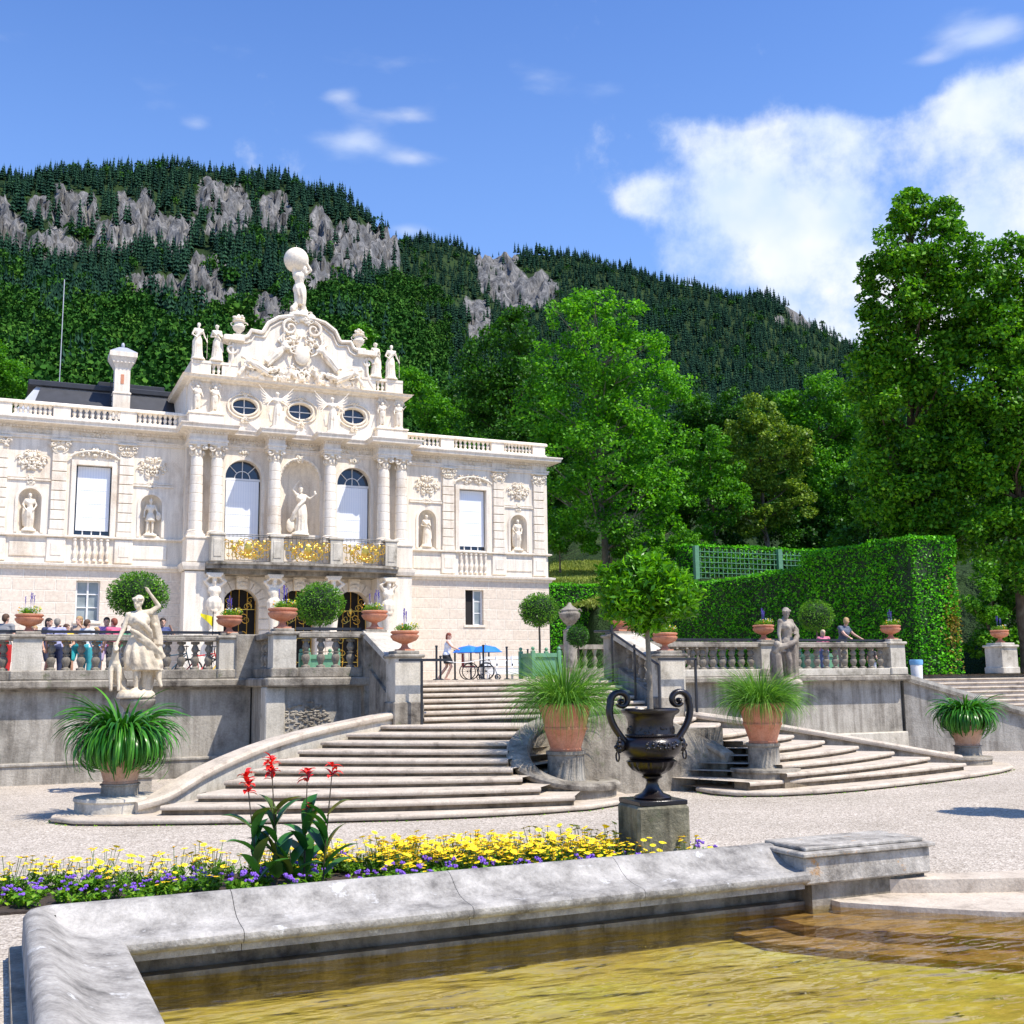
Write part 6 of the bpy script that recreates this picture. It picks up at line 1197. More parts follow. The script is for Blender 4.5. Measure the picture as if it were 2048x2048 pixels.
def bowl_proto():
    o = empty('flower_bowl', 'x', 'planter bowl'); m_ = MB(); m_.box(-.17,.17,-.17,.17,0,.04)
    m_.lathe([(.16,.04),(.10,.08),(.07,.14),(.08,.17),(.14,.19),(.27,.25),(.325,.33),(.33,.37),(.30,.385),(.30,.40),(.34,.43),(.345,.46),(.32,.475),(.28,.46),(.02,.44)], 36, cap=False, flute=24, fa=.045, zr=(.24,.38)); m_.build('bowl', TERRA, o)
    P, O = clump_pts([(random.uniform(-.2,.2),random.uniform(-.2,.2),.50+random.uniform(0,.07)) for _ in range(12)], [.13]*12, [70]*12, .2, .9); v, f = leaf_quads(P, .05, .5, .4, O*.4); link('foliage', npmesh('foliage', v, f), L_BED, o)
    for nm, mt, n, z0, z1, s in (('white_flowers', WHT, 16, .55, .68, .014), ('yellow_flowers', YEL, 6, .56, .68, .02), ('orange_flowers', ORG, 3, .55, .66, .02)):
        m_ = MB(); [m_.ball((random.uniform(-.28,.28) if nm[0] != 'y' else random.uniform(.0,.28), random.uniform(-.25,.1), random.uniform(z0,z1)), s, 5, 4) for _ in range(n)]; m_.build(nm, mt, o)
    m_ = MB()
    for _ in range(5):
        x = random.uniform(-.16,.14); y = random.uniform(-.1,.1); h = random.uniform(.85,1.02)
        for k in range(10): m_.ball((x+random.uniform(-.008,.008),y,h-.02*k), .013 if k < 8 else .008, 5, 4)
        m_.tube([(x,y,.5),(x,y,h-.15)], .004, 4)
    m_.build('flower_spikes', BLUP, o); return o
bp = bowl_proto(); BOWLS = [((.62,30.75,1.32),'flower bowl on the far left pier of the terrace balustrade',1),((5.58,30.72,1.34),'flower bowl with the yellow flag behind it, left of the bastion',1),((6.45,28.2,1.36),'flower bowl on the bastion corner pier with trailing silver leaves',1.08),((8.82,28.05,1.36),'flower bowl at the upper end of the left cheek wall',1.0),
   ((8.82,25.65,.73),'flower bowl on the lower pier of the left cheek wall beside the steps',1.0),((16.12,25.65,.73),'flower bowl on the lower pier of the right cheek wall behind the urn tree',1.0),((16.1,28.05,1.36),'flower bowl at the upper end of the right cheek wall',1.0),((17.2,29.4,1.2),'flower bowl just behind the upper right cheek pier',.95),
   ((21.2,28.1,1.13),'flower bowl on the balustrade pier beside the grey nymph statue',.95),((26.25,28.12,1.17),'flower bowl on the end pier of the right balustrade',.95),((34.7,31.4,1.2),'flower bowl on the stone pier at the right edge',1.0),((20.6,33.2,1.6),'flower bowl showing under the urn tree crown, farther back',.95)]
for i, (p, l, s) in enumerate(BOWLS):
    o = bp if i == 0 else copy_tree(bp); o.location = p; o.rotation_euler = (0,0,0 if i == 0 else random.uniform(-.8,.8)); o.scale = (s,)*3; tag(o, l, 'planter bowl', 'terracotta flower bowls')
def ball_tree(label, c, r, zb, mt=L_TOPI, ls=.075, planter=True, group=None, n=None, flat=1.0):
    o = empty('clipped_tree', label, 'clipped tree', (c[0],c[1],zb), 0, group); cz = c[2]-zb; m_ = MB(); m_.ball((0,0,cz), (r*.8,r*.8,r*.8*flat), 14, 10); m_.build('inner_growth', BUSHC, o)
    n = n or int(5200*r*r+900); d = sph(n); k = 1+fbm(d[:,0]*3+5, d[:,1]*3+d[:,2]*3, 3, 2)*.10; P = np.array([0,0,cz])+d*(r*k*rng.uniform(.8,1.03,n))[:,None]*[1,1,flat]; v, f = leaf_quads(P, ls, .2, .42, d*.8); link('crown', npmesh('crown', v, f), mt, o)
    m_ = MB(); m_.tube([(0,0,.4),(.01,0,cz*.5),(0,0,cz-r*.5)], [.04,.035,.03], 8); m_.build('trunk', TRUNKM, o)
    if planter:
        m_ = MB(); m_.box(-.42,.42,-.42,.42,.08,.78); [m_.cbox(sx*.44-.06,sx*.44+.06,sy*.44-.06,sy*.44+.06,0,.86,.015) for sx in (-1,1) for sy in (-1,1)]; [m_.ball((sx*.44,sy*.44,.92),.06) for sx in (-1,1) for sy in (-1,1)]; m_.box(-.45,.45,-.47,-.42,.66,.78); m_.box(-.45,.45,-.47,-.42,.1,.2); m_.box(-.47,-.42,-.45,.45,.66,.78); m_.box(-.47,-.42,-.45,.45,.1,.2); m_.build('planter_box', GRNBOX, o)
    return o
g_ = 'clipped ball trees in green planter boxes'
ball_tree('clipped ball tree behind the huntress statue', at(276,1190,Y=33), .84, TZ, group=g_, flat=.78); ball_tree('clipped ball tree in front of the middle arched door', at(640,1208,Y=32.7), .73, TZ, group=g_, flat=.9)
ball_tree('clipped ball tree in a green box at the top of the steps', at(1078,1220,Y=31.2), .62, TZ, group=g_, flat=.85); ball_tree('clipped ball tree behind the man on the right', at(1632,1232,Y=32), .64, TZ, group=g_, flat=.9)
ball_tree('small dark clipped tree by the grey stone urn', at(1156,1272,Y=36), .42, TZ, L_DARK, .07, False, g_)
for px, py, l, Y_ in ((1140,1262,'grey stone urn on the far terrace wall right of the palace',44),(1276,1262,'grey stone urn half hidden under the urn tree crown',44)):
    q = at(px,py,Y=Y_); m_ = MB(); m_.lathe([(.3,-1.6),(.3,0),(.34,.02),(.2,.1),(.12,.22),(.3,.4),(.45,.6),(.48,.75),(.38,.85),(.4,.92),(.3,1.0),(.12,1.12),(.05,1.25)], 16); scroll(m_, (.45,.85), .14, 1, .04, 1); scroll(m_, (-.45,.85), .14, 1, .04, -1); tag(m_.build('stone_urn', COPM, None, q), l, 'urn', 'grey stone urns of the far terrace')
m_ = MB(); a_ = at(1115,1262,Y=44.6); b_ = at(1190,1262,Y=44.6); m_.box(a_.x,60,44.5,44.9,.9,1.35) if False else m_.box(a_.x+.2,37,44.5,44.9,1.35,1.55); m_.box(a_.x+.2,37,44.5,44.9,.0,.5)
for x in np.arange(a_.x+.4, 36, .5): m_.lathe([(.12,.5),(.06,.6),(.14,.85),(.05,1.05),(.12,1.3),(.12,1.35)], 8, (x,44.7,0))
tag(m_.build('far_balustrade', COPM), 'low dark stone balustrade on the far terrace beyond the clipped trees', 'balustrade')

# ------------------------------------------------------------------ black urn with laurel on its block
UX, UY = 7.98, 13.12
def urn_set(x, y, first):
    m_ = MB(); m_.cbox(-.365,.365,-.365,.365,0,.77,.035); blk = m_.build('stone_block', PEDM, None, (x,y,GZ), R(-8)); tag(blk, 'mossy square stone block carrying the black urn' if first else 'mossy stone block of the second urn just outside the photo', 'stone block')
    u = empty('iron_urn', 'glossy black iron urn with scroll handles and lion masks' if first else 'second black iron urn just outside the photo', 'urn', (x,y,GZ+.77), R(-6)); u.scale = (1.14,1.14,1.03)
    m_ = MB(); m_.cbox(-.30,.30,-.30,.30,0,.06,.008); m_.lathe([(.21,.06),(.22,.08),(.20,.10),(.13,.13),(.085,.19),(.065,.26),(.08,.30),(.115,.32),(.12,.34),(.09,.355)], 36); m_.build('foot', IRONM, u)
    m_ = MB(); m_.lathe([(.09,.35),(.13,.37),(.22,.42),(.265,.48),(.28,.53),(.265,.55),(.25,.56)], 72, flute=30, fa=.07, zr=(.37,.54)); m_.lathe([(.24,.555),(.28,.58),(.335,.64),(.36,.71),(.355,.77),(.32,.82),(.285,.845)], 48); m_.build('body', IRONM, u)
    m_ = MB(); m_.lathe([(.285,.845),(.295,.855),(.295,.87),(.275,.88),(.265,.95),(.268,1.05),(.29,1.11),(.33,1.14),(.345,1.16),(.345,1.18),(.325,1.20),(.30,1.20),(.27,1.15),(.02,1.12)], 48, cap=False)
    for k in range(60): a = 2*PI*k/60; m_.ball((.297*math.cos(a),.297*math.sin(a),.862), .0085, 5, 4)
    rs = random.Random(2)
    for k in range(90): a = rs.uniform(0,2*PI); m_.ball((.268*math.cos(a),.268*math.sin(a),rs.uniform(.89,.97)), rs.uniform(.008,.02), 5, 4)
    for k in range(7): a = -PI/2-.55+k*.18; [m_.ball((.357*math.cos(a+rs.uniform(-.05,.05)),.357*math.sin(a+rs.uniform(-.05,.05)),.735+rs.uniform(-.035,.05)), rs.uniform(.012,.026), 6, 5) for _ in range(4)]
    m_.build('neck', IRONM, u)
    for sx in (-1,1):
        m_ = MB(); pts = []
        for i in range(15): t = i/14; pts.append((sx*(.33+.19*math.sin(t*PI*.66)), 0, .78+.52*t))
        cx_, cz_ = sx*.375, 1.30
        for i in range(22): t = i/21; a = (.15-t*1.75*PI*1.05) ; q = .135*(1-.62*t); pts.append((cx_+sx*(q*math.cos(-a)*1.0)-sx*0, 0, cz_+q*math.sin(-a)+.0)) 
        rr = [.042]*15+[.045-.018*i/21 for i in range(22)]; m_.tube(pts, rr, 10, Matrix.Diagonal((1,1.15,1,1))); m_.ball((cx_,0,cz_), (.035,.075,.035), 10, 8); m_.build('handle', IRONM, u)
        m_ = MB(); m_.ball((sx*.385,0,.74),(.06,.075,.09),12,8); [m_.ball((sx*.40+.07*math.cos(a)*.5,.07*math.cos(a),.75+.085*math.sin(a)), .028, 6, 5) for a in np.linspace(0,2*PI,11)]; m_.ball((sx*.44,0,.72),(.035,.03,.03)); m_.ball((sx*.43,0,.685),.025)
        m_.tube([(sx*.43, .045*math.cos(a), .60+.06*math.sin(a)) for a in np.linspace(0,2*PI,18)], .011, 6); m_.build('lion_mask', IRONM, u)
    b = Vector((x,y,GZ+.77+1.12)); o = empty('laurel_tree', 'laurel tree with loose glossy crown growing in the black urn' if first else 'laurel tree in the second urn just outside the photo', 'laurel tree', b)
    m_ = MB(); m_.tube([(0,0,0),(.01,0,.5),(0,.01,1.1),(.02,0,1.45)], [.045,.036,.032,.02], 10)
    cs = []; rs_ = []; 
    for k in range(110):
        d = sph(1)[0]; q = rng.uniform(.35,1)**.6; c = np.array([0,0,1.62])+d*[.72*q,.72*q,.47*q]; c[2] += .06*abs(d[2]); cs.append(c); rs_.append(rng.uniform(.13,.21))
        if k % 4 == 0: m_.tube([(0,0,1.15+random.uniform(0,.25)), (c[0]*.5,c[1]*.5,1.3+(c[2]-1.3)*.5), tuple(c)], [.014,.009,.004], 5)
    m_.build('trunk', BARK2, o); P, O = clump_pts(cs, rs_, [130]*110, .1, .95); out = (P-[0,0,1.45]); out /= np.linalg.norm(out,axis=1)[:,None]
    v, f = leaf_quads(P, .105, .15, .36, out*.6); link('crown', npmesh('crown', v, f), L_LAUREL, o)
urn_set(UX, UY, True); urn_set(17.3, 13.3, False)

# ------------------------------------------------------------------ flower bed
BED = [(-4,13.7),(.3,13.5),(2.5,13.0),(5,12.55),(8.9,12.0),(9.1,12.4),(8.5,13.3),(7.2,14.0),(4,14.7),(0,15.1),(-4,15.4)]
me = bpy.data.meshes.new('flower_bed_soil'); me.from_pydata([(x,y,GZ+.03) for x,y in BED]+[(x,y,GZ-.05) for x,y in BED], [], [tuple(range(11))]+[(i,11+i,11+(i+1)%11,(i+1)%11) for i in range(11)]); me.update(); tag(link('soil_bed', me, SOIL), kind='structure')
def bedplant(kind, seed):
    random.seed(seed); o = empty(kind+'_plant', 'x', 'flower'); 
    if kind == 'daisy':
        P, O = clump_pts([(random.uniform(-.08,.08),random.uniform(-.08,.08),random.uniform(.06,.16)) for _ in range(6)], [.08]*6, [26]*6, .1, 1.1); st = MB(); fl = MB(); ct = MB()
        for _ in range(10):
            x, y = random.uniform(-.2,.2), random.uniform(-.2,.2); h = random.uniform(.20,.42); st.tube([(x*.3,y*.3,.05),(x*.7,y*.7,h*.6),(x,y,h)], .0035, 4); tx, ty = random.uniform(-.4,.4), random.uniform(-.5,.2); M2 = T(x,y,h,0,tx,ty); n = 11; vs = [(0,0,.004)]+[((.046 if i%2 else .030)*math.cos(PI*i/n),(.046 if i%2 else .030)*math.sin(PI*i/n),.002) for i in range(2*n)]+[(0,0,-.006)]
            fl.add(vs, [(0,1+i,1+(i+1)%(2*n)) for i in range(2*n)]+[(2*n+1,1+(i+1)%(2*n),1+i) for i in range(2*n)], False, M2); ct.ball((0,0,.005), (.013,.013,.007), 6, 4, M2)
        st.build('stems', GSTEM, o); fl.build('flower_heads', YEL, o); ct.build('flower_centres', ORG, o); v, f = leaf_quads(P, .055, .3, .45, O*.3)
    else:
        P, O = clump_pts([(random.uniform(-.1,.1),random.uniform(-.1,.1),random.uniform(.05,.12)) for _ in range(6)], [.09]*6, [24]*6, .1, .9); fl = MB()
        for _ in range(5):
            x, y, h = random.uniform(-.13,.13), random.uniform(-.13,.1), random.uniform(.17,.25)
            for _k in range(9): fl.ball((x+random.uniform(-.024,.024), y+random.uniform(-.024,.024), h+random.uniform(-.008,.012)), random.uniform(.009,.014), 5, 4)
        fl.build('flower_heads', PUR, o); v, f = leaf_quads(P, .062, .5, .75, O*.3)
    link('leaves', npmesh('leaves', v, f), L_BED, o); return o
random.seed(5)
dz = [bedplant('daisy', i) for i in range(4)]; ag = [bedplant('ageratum', i+20) for i in range(3)]; used = set(); random.seed(8)
def edge(x, lst): xs_ = [p[0] for p in lst]; return float(np.interp(x, xs_, [p[1] for p in lst]))
fr_ = BED[:5]; bk_ = [(-4,15.4),(0,15.1),(4,14.7),(7.2,14.0),(8.5,13.3)]
def place(protos, i, x, y, label, cat, group):
    p = protos[i % len(protos)]; key = p.name
    o = p if key not in used else copy_tree(p); used.add(key); o.location = (x,y,GZ+.03); o.rotation_euler = (0,0,random.uniform(0,6.3)); s = random.uniform(.75,1.15); o.scale = (s,s,s*random.uniform(.75,1.05)); tag(o, label, cat, group)
k = 0
for i in range(330):
    x = -2.2+10.5*(i+random.random())/190 if i < 190 else random.uniform(3.4, 8.3); a0, a1 = edge(x, fr_), edge(x, bk_); y = a0+(a1-a0)*random.uniform(.25, 1.0)
    if abs(x-UX) < .5 and abs(y-UY) < .5: continue
    if 2.4 < x < 4.3 and y < 13.9 : continue
    if i % 2 and x < 3: continue
    place(dz, k, x, y, 'yellow daisy plant in bloom in the bed behind the pool rim', 'daisy', 'yellow daisies in the flower bed'); k += 1
k = 0
for i in range(78):
    x = -2.4+11.2*(i+random.random())/78; a0, a1 = edge(x, fr_), edge(min(x,8.4), bk_); y = a0+(a1-a0)*(random.uniform(.05,.45) if i % 4 else random.uniform(.3,.9))
    if abs(x-UX) < .48 and abs(y-UY) < .5: continue
    place(ag, k, x, y, 'low purple ageratum plant at the front of the bed', 'ageratum', 'purple ageratums in the flower bed'); k += 1
def canna_leaf(V, Fs, base, d, up, L_, W_):
    d = Vector(d).normalized(); s = d.cross(Vector((0,0,1))).normalized(); p = Vector(base); ang = math.asin(max(-1,min(1,up))); n = 9; b = len(V); q = p.copy()
    for k in range(n+1):
        t = k/n; w = W_*math.sin(PI*min(1,(t*.92+.05)))**.75*(1-t**5)*.5; a = ang-(1.0*t*t); 
        nn = Vector((0,0,1))*math.cos(a)-Vector((d.x,d.y,0))*math.sin(a)
        V += [tuple(q-s*w+nn*w*.35), tuple(q), tuple(q+s*w+nn*w*.35)]; q = q+(Vector((d.x,d.y,0)).normalized()*math.cos(a)+Vector((0,0,1))*math.sin(a))*(L_/n)
    for k in range(n):
        c = b+3*k; Fs += [(c,c+1,c+4,c+3),(c+1,c+2,c+5,c+4)]
CAN = [(493,1550,1785,(-.02,0),'canna with the leftmost red bloom',9),(543,1525,1790,(.01,0),'tall canna with the second red bloom from the left',10),(615,1545,1785,(0,0),'canna with a bent stem and two small red blooms',8),(665,1535,1780,(0,0),'canna with the rightmost red bloom on a thin spike',9),(580,1700,1790,(0,0),'short leafy canna without flowers in the middle of the clump',7)]
random.seed(21)
for i, (px, py, pb, off, l, nl) in enumerate(CAN):
    Y_ = 13.3+.12*(i%3); top = at(px, py, Y=Y_); bx = at(px+(585-px)*.25, pb, Y=Y_).x; o = empty('canna_plant', l+', in the flower bed', 'canna', (bx,Y_,GZ), 0, 'red flowering cannas'); b = Vector((bx,Y_,GZ)); h = top.z-GZ; tx = top.x-bx
    m_ = MB(); m_.tube([(0,0,0),(tx*.2,0,h*.3),(tx*.6,0,h*.65),(tx,0,h)], [.012,.010,.008,.005], 7); m_.build('stem', STEMM, o); V = []; Fs = []
    for k in range(nl): t = (k+.5)/nl; z = h*(.08+.55*t); a = random.choice((0,PI))+random.uniform(-1.1,1.1); canna_leaf(V, Fs, (tx*t*.5,0,z), (math.cos(a),math.sin(a),0), random.uniform(.6,.98), random.uniform(.42,.6)*(1-.25*t), random.uniform(.16,.21))
    link('leaves', npmesh('leaves', V, Fs, 4, True), L_CANNA, o)
    if i < 4:
        m_ = MB(); fV = []; fF = []
        for k in range(30 if i < 2 else 14):
            z = h-(.24 if i < 2 else .15)*random.random()+.04; a = random.uniform(0,6.28); canna_leaf(fV, fF, (tx*(z/h),0,z), (math.cos(a),math.sin(a),0), random.uniform(-.2,.9), random.uniform(.10,.15), random.uniform(.05,.075))
        if i == 2:
            for k in range(7): z = h-.36-.08*random.random(); a = random.uniform(0,6.28); canna_leaf(fV, fF, (tx*.5+.03,0,z), (math.cos(a),math.sin(a),0), random.uniform(0,.9), .09, .045)
        link('flowers', npmesh('flowers', fV, fF), REDP, o)
# moss line along the bottom slab
V2 = []; 
for pts in (slabL, slabR):
    for a_, b_ in zip(pts[:-1], pts[1:]):
        for k in range(26):
            if random.random() < .45: t = random.random(); d_ = Vector((b_[0]-a_[0], b_[1]-a_[1])).normalized(); V2.append((a_[0]+(b_[0]-a_[0])*t+d_.y*random.uniform(.0,.05), a_[1]+(b_[1]-a_[1])*t-d_.x*random.uniform(0,.05), GZ+.01))
v, f = leaf_quads(np.array(V2), .045, .3, .5); tag(link('weeds', npmesh('weeds', v, f), L_BED), 'thin line of weeds along the lowest steps', 'weeds', None, 'stuff')
# ------------------------------------------------------------------ people and small things on the terrace
def smat(name, col, rough=.7): return MATS[name] if name in MATS else plain(name, col, rough, .08, 12)
SKIN = lambda: smat('skin', (.62,.36,.25), .55)
def person_parts(J, fem=False, sleeves=.5, legs='trousers', shirt=True):
    mb, g, H = human(J, .94 if fem else 1.0, fem=False); body = remesh(mb, .0125, 1, 'person')
    s = MB(); w = g['pel'].lerp(g['chest'], .42); f = .96 if fem else 1.03
    cap(s, g['pel']+Vector((-.05,0,.0)), g['pel']+Vector((.05,0,.0)), .138*f, .138*f); cap(s, g['pel'], w, .143*f, .124*f); cap(s, w, g['chest'], .124*f, .147*f); cap(s, g['chest']+Vector((-.07,0,.02)), g['chest']+Vector((.07,0,.02)), .133*f, .133*f); cap(s, g['chest'], g['neck']-Vector((0,0,.03)), .13*f, .07)
    if fem: [s.ball(g['chest']+Vector((q,-.1,0)), .066) for q in (-.07,.07)]
    if sleeves: cap(s, g['sl'], g['sr'], .073*f, .073*f); [cap(s, g[a], g[a].lerp(g[b], sleeves), .068, .056) for a, b in (('sl','el'),('sr','er'))]
    top = remesh(s, .014, 1, 'top'); t = MB()
    if legs == 'skirt': drape(t, [(*g['pel'][:2],.98,.15,.13),(*g['pel'][:2],.86,.185,.16),((g['kl'].x+g['kr'].x)/2,(g['kl'].y+g['kr'].y)/2,.60,.17,.19)], 6, .03, 28)
    else:
        e = 1 if legs == 'trousers' else .55; cap(t, g['pel']+Vector((-.04,0,0)), g['pel']+Vector((.04,0,0)), .145*f, .145*f)
        for a, b, c in (('hl','kl','al'),('hr','kr','ar')): cap(t, g[a], g[a].lerp(g[b], 1 if e == 1 else .8), .105*f, .08); (e == 1) and cap(t, g[b], g[c], .074, .058)
    bot = remesh(t, .014, 1, 'bottoms'); h = MB(); h.ball((0,.018,.045), (.088,.106,.085), 12, 8, H); h.ball((0,.07,-.0), (.075,.06,.09), 10, 8, H)
    if fem: h.ball((0,.08,-.06), (.07,.04,.09), 10, 8, H)
    return body, top, bot, remesh(h, .012, 1, 'hair')
def person(label, pos, rz, parts, cols, h=1.7, group=None, bn='trousers'):
    me = parts[0]; o = bpy.data.objects.new('person', me); COL.objects.link(o)
    if not me.materials: me.materials.append(SKIN())
    o.location = pos; o.rotation_euler = (0,0,rz); o.scale = (h/1.7,)*3; tag(o, label, 'person', group)
    for nm, m2, c in zip(('shirt', bn, 'hair'), parts[1:], cols):
        if not m2.materials: m2.materials.append(SKIN())
        q = bpy.data.objects.new(nm, m2); COL.objects.link(q); q.parent = o; q.material_slots[0].link = 'OBJECT'; q.material_slots[0].material = c
    return o
c_ = lambda n, r, g, b: smat('cloth_'+n, (r,g,b))
HB, HD, HR, HY = smat('hair_brown', (.10,.05,.025)), smat('hair_dark', (.03,.02,.015)), smat('hair_auburn', (.24,.06,.03)), smat('hair_blond', (.42,.27,.12))
stand1 = person_parts(dict(el=(-.27,.02,1.14), wl=(-.28,-.14,.93)), False, .5); stand2 = person_parts(dict(el=(-.25,-.02,1.12), wl=(-.08,-.22,1.08), er=(.25,-.02,1.12), wr=(.08,-.22,1.08), look=(.4,-1,-.1)), True, .4)
stand3 = person_parts(dict(er=(.32,-.05,1.2), wr=(.2,-.2,1.42), kl=(-.12,-.1,.5), al=(-.14,-.05,.08)), True, .6, 'shorts')
CW = [(8,1.72,'in black and white stripes and red trousers at the far left edge','stripes',(.25,.25,.25),'red',(.6,.03,.03),HB),(68,1.45,'in a pale pink top beside the left pier','palepink',(.75,.5,.48),'rose',(.7,.25,.3),HY),(95,1.68,'in navy with dark hair left of the yellow topped visitor','navy',(.03,.04,.10),'navy2',(.03,.04,.09),HD),(112,1.62,'with grey hair in a lilac shirt','lilac',(.42,.42,.62),'navy',(.03,.04,.1),smat('hair_grey',(.25,.22,.18))),
      (131,1.5,'in a yellow top with a red bag','yellow',(.75,.55,.06),'black',(.02,.02,.02),HB),(156,1.74,'in a tan top and turquoise trousers','tan',(.5,.36,.25),'turquoise',(.03,.45,.5),HY),(172,1.6,'with a reddish face behind the turquoise trousers','white',(.7,.7,.7),'turq2',(.05,.4,.45),HB),(192,1.42,'child in a bright blue shirt and light jeans','blue',(.02,.42,.75),'jeans',(.35,.45,.62),HY),
      (211,1.72,'with dark hair in a purple shirt','purple',(.3,.15,.4),'lilac2',(.5,.4,.6),HD),(226,1.64,'with red hair in a pink shirt beside the purple one','pink',(.75,.12,.22),'black',(.02,.02,.02),HR),(247,1.55,'in a green and white top just left of the huntress statue','green',(.1,.4,.2),'white',(.7,.7,.7),HB),(324,1.72,'in dark blue right of the huntress statue','dblue',(.05,.07,.2),'grey',(.2,.2,.22),HD)]
for i, (px, h, l, n1, c1, n2, c2, hc) in enumerate(CW):
    q = at(px, 1300, Y=32.0+.5*(i%3)); person('visitor '+l+', left balustrade', (q.x,q.y,TZ+.1), random.uniform(-.9,.9)+(PI if i%3 == 0 else 0), (stand1,stand2,stand3)[i%3], (c_(n1,*c1), c_(n2,*c2), hc), h, 'visitors behind the left balustrade')
wp = person_parts(dict(chest=(0,-.06,1.26), neck=(0,-.07,1.44), head=(.0,-.10,1.59), hl=(-.07,0,.9), hr=(.07,0,.9), kl=(-.07,-.18,.5), al=(-.07,.02,.08), kr=(.08,.0,.5), ar=(.08,.30,.09), el=(-.2,-.22,1.2), wl=(-.12,-.48,1.08), er=(.22,.06,1.14), wr=(.2,.02,.9), sl=(-.16,-.06,1.38), sr=(.16,-.06,1.38), look=(-.2,-1,-.2)), True, 0, 'skirt')
W0 = at(893,1356,Y=37.8); person('woman with short auburn hair in a white sleeveless top and black skirt pushing a wheelchair', (W0.x,W0.y,TZ), R(62), wp, (c_('whitetop',.8,.8,.82), c_('blackskirt',.015,.015,.018), HR), 1.68, None, 'skirt')
mp = person_parts(dict(chest=(.02,-.10,1.25), neck=(.03,-.14,1.42), head=(.04,-.18,1.57), el=(-.2,-.28,1.18), wl=(-.16,-.42,1.08), er=(.32,-.2,1.2), wr=(.5,-.34,1.06), sl=(-.18,-.1,1.38), sr=(.19,-.1,1.38), look=(.9,.5,-.1)), False, .45)
q = at(1684,1300,Y=28.75); person('man with brown blond hair in a grey t-shirt leaning on the right balustrade', (q.x,q.y,TZ+.02), R(12), mp, (c_('greytee',.09,.11,.15), c_('khaki',.42,.37,.28), HY), 1.84)
q = at(1648,1300,Y=28.9); person('child in a pink top beside the leaning man', (q.x,q.y,TZ), R(-30), stand2, (c_('pinktop',.72,.2,.28), c_('denim',.12,.16,.3), smat('hair_pale',(.6,.45,.28))), 1.45)
for i, (px, l, c, b) in enumerate(((1560,'visitor in red showing between balusters right of the nymph statue',(.5,.04,.04),(.05,.05,.06)),(1745,'visitor in a dark top bending behind the right end of the balustrade',(.06,.05,.05),(.6,.6,.6)))):
    q = at(px, 1330, Y=30.5); person(l, (q.x,q.y,TZ-.25), R(100), (stand3,stand1)[i], (c_('v%d'%i,*c), c_('w%d'%i,*b), HD), 1.25)
# wheelchairs with umbrellas
def wheel(mb, c, r, ax='y', t_=.018, sp=10):
    f = (lambda a, q: (c[0]+q*math.cos(a), c[1], c[2]+q*math.sin(a)))
    mb.tube([f(a, r) for a in np.linspace(0,2*PI,25)], t_, 6); [mb.tube([tuple(c), f(a, r)], .004, 3) for a in np.linspace(0,2*PI,sp+1)[:-1]]; mb.ball(c, .03, 8, 6)
BLUE = smat('blue_umbrella_cloth', (.02,.20,.75), .45); STEEL = plain('chrome', (.6,.6,.62), .25, .05, 5, 1); BLK = smat('black_rubber', (.02,.02,.02))
def wheelchair(label, x, y, rz, fab, ulab):
    o = empty('wheelchair', label, 'wheelchair', (x,y,TZ), rz)
    for s in (-.28,.28):
        m_ = MB(); wheel(m_, (0,s,.31), .29); m_.build('wheel', BLK, o); m_ = MB(); wheel(m_, (.42,s*.8,.1), .09, sp=4); m_.build('caster', BLK, o)
    m_ = MB(); [m_.tube([(-.22,s,1.0),(-.2,s,.45),(.3,s,.45),(.42,s,.12)], .014, 6) for s in (-.23,.23)]; [m_.tube([(-.22,s,.95),(-.38,s,.95)], .014, 6) for s in (-.23,.23)]; [m_.tube([(-.2,s,.68),(.15,s,.68),(.2,s,.45)], .012, 6) for s in (-.25,.25)]; m_.tube([(0,-.26,.31),(0,.26,.31)], .012, 6); m_.box(.4,.55,-.2,.2,.06,.08); m_.build('frame', STEEL, o)
    m_ = MB(); m_.box(-.2,.25,-.22,.22,.46,.50); m_.build('seat', fab, o); m_ = MB(); m_.box(-.23,-.2,-.22,.22,.5,.95); m_.build('backrest', fab, o)
    u = empty('umbrella', ulab, 'umbrella', (x,y,TZ), rz, 'blue umbrellas over the wheelchairs'); m_ = MB(); n = 8; vs = [(0,0,1.24)]; 
    for k in range(n*2):
        a = 2*PI*k/(n*2); r = .58*(1 if k%2 == 0 else .94); vs.append((r*math.cos(a)*.6, r*math.sin(a)*.6, 1.17)); 
    for k in range(n*2): a = 2*PI*k/(n*2); r = .60*(1 if k%2 == 0 else .93); vs.append((r*math.cos(a), r*math.sin(a), .98))
    N2 = n*2; m_.add(vs, [(0,1+k,1+(k+1)%N2) for k in range(N2)]+[(1+k,1+N2+k,1+N2+(k+1)%N2,1+(k+1)%N2) for k in range(N2)]); m_.build('canopy', BLUE, u); m_ = MB(); m_.tube([(0,0,.55),(0,0,1.3)], .01, 6); m_.build('shaft', STEEL, u)
q = at(938,1357,Y=37.6); wheelchair('wheelchair with dark red fabric pushed by the woman', q.x, q.y, R(-12), smat('dark_red_fabric',(.28,.01,.02)), 'blue umbrella over the red wheelchair'); q = at(972,1357,Y=37.2); wheelchair('black wheelchair right of the red one', q.x, q.y, R(-25), smat('dark_fabric',(.02,.02,.03)), 'blue umbrella over the black wheelchair')
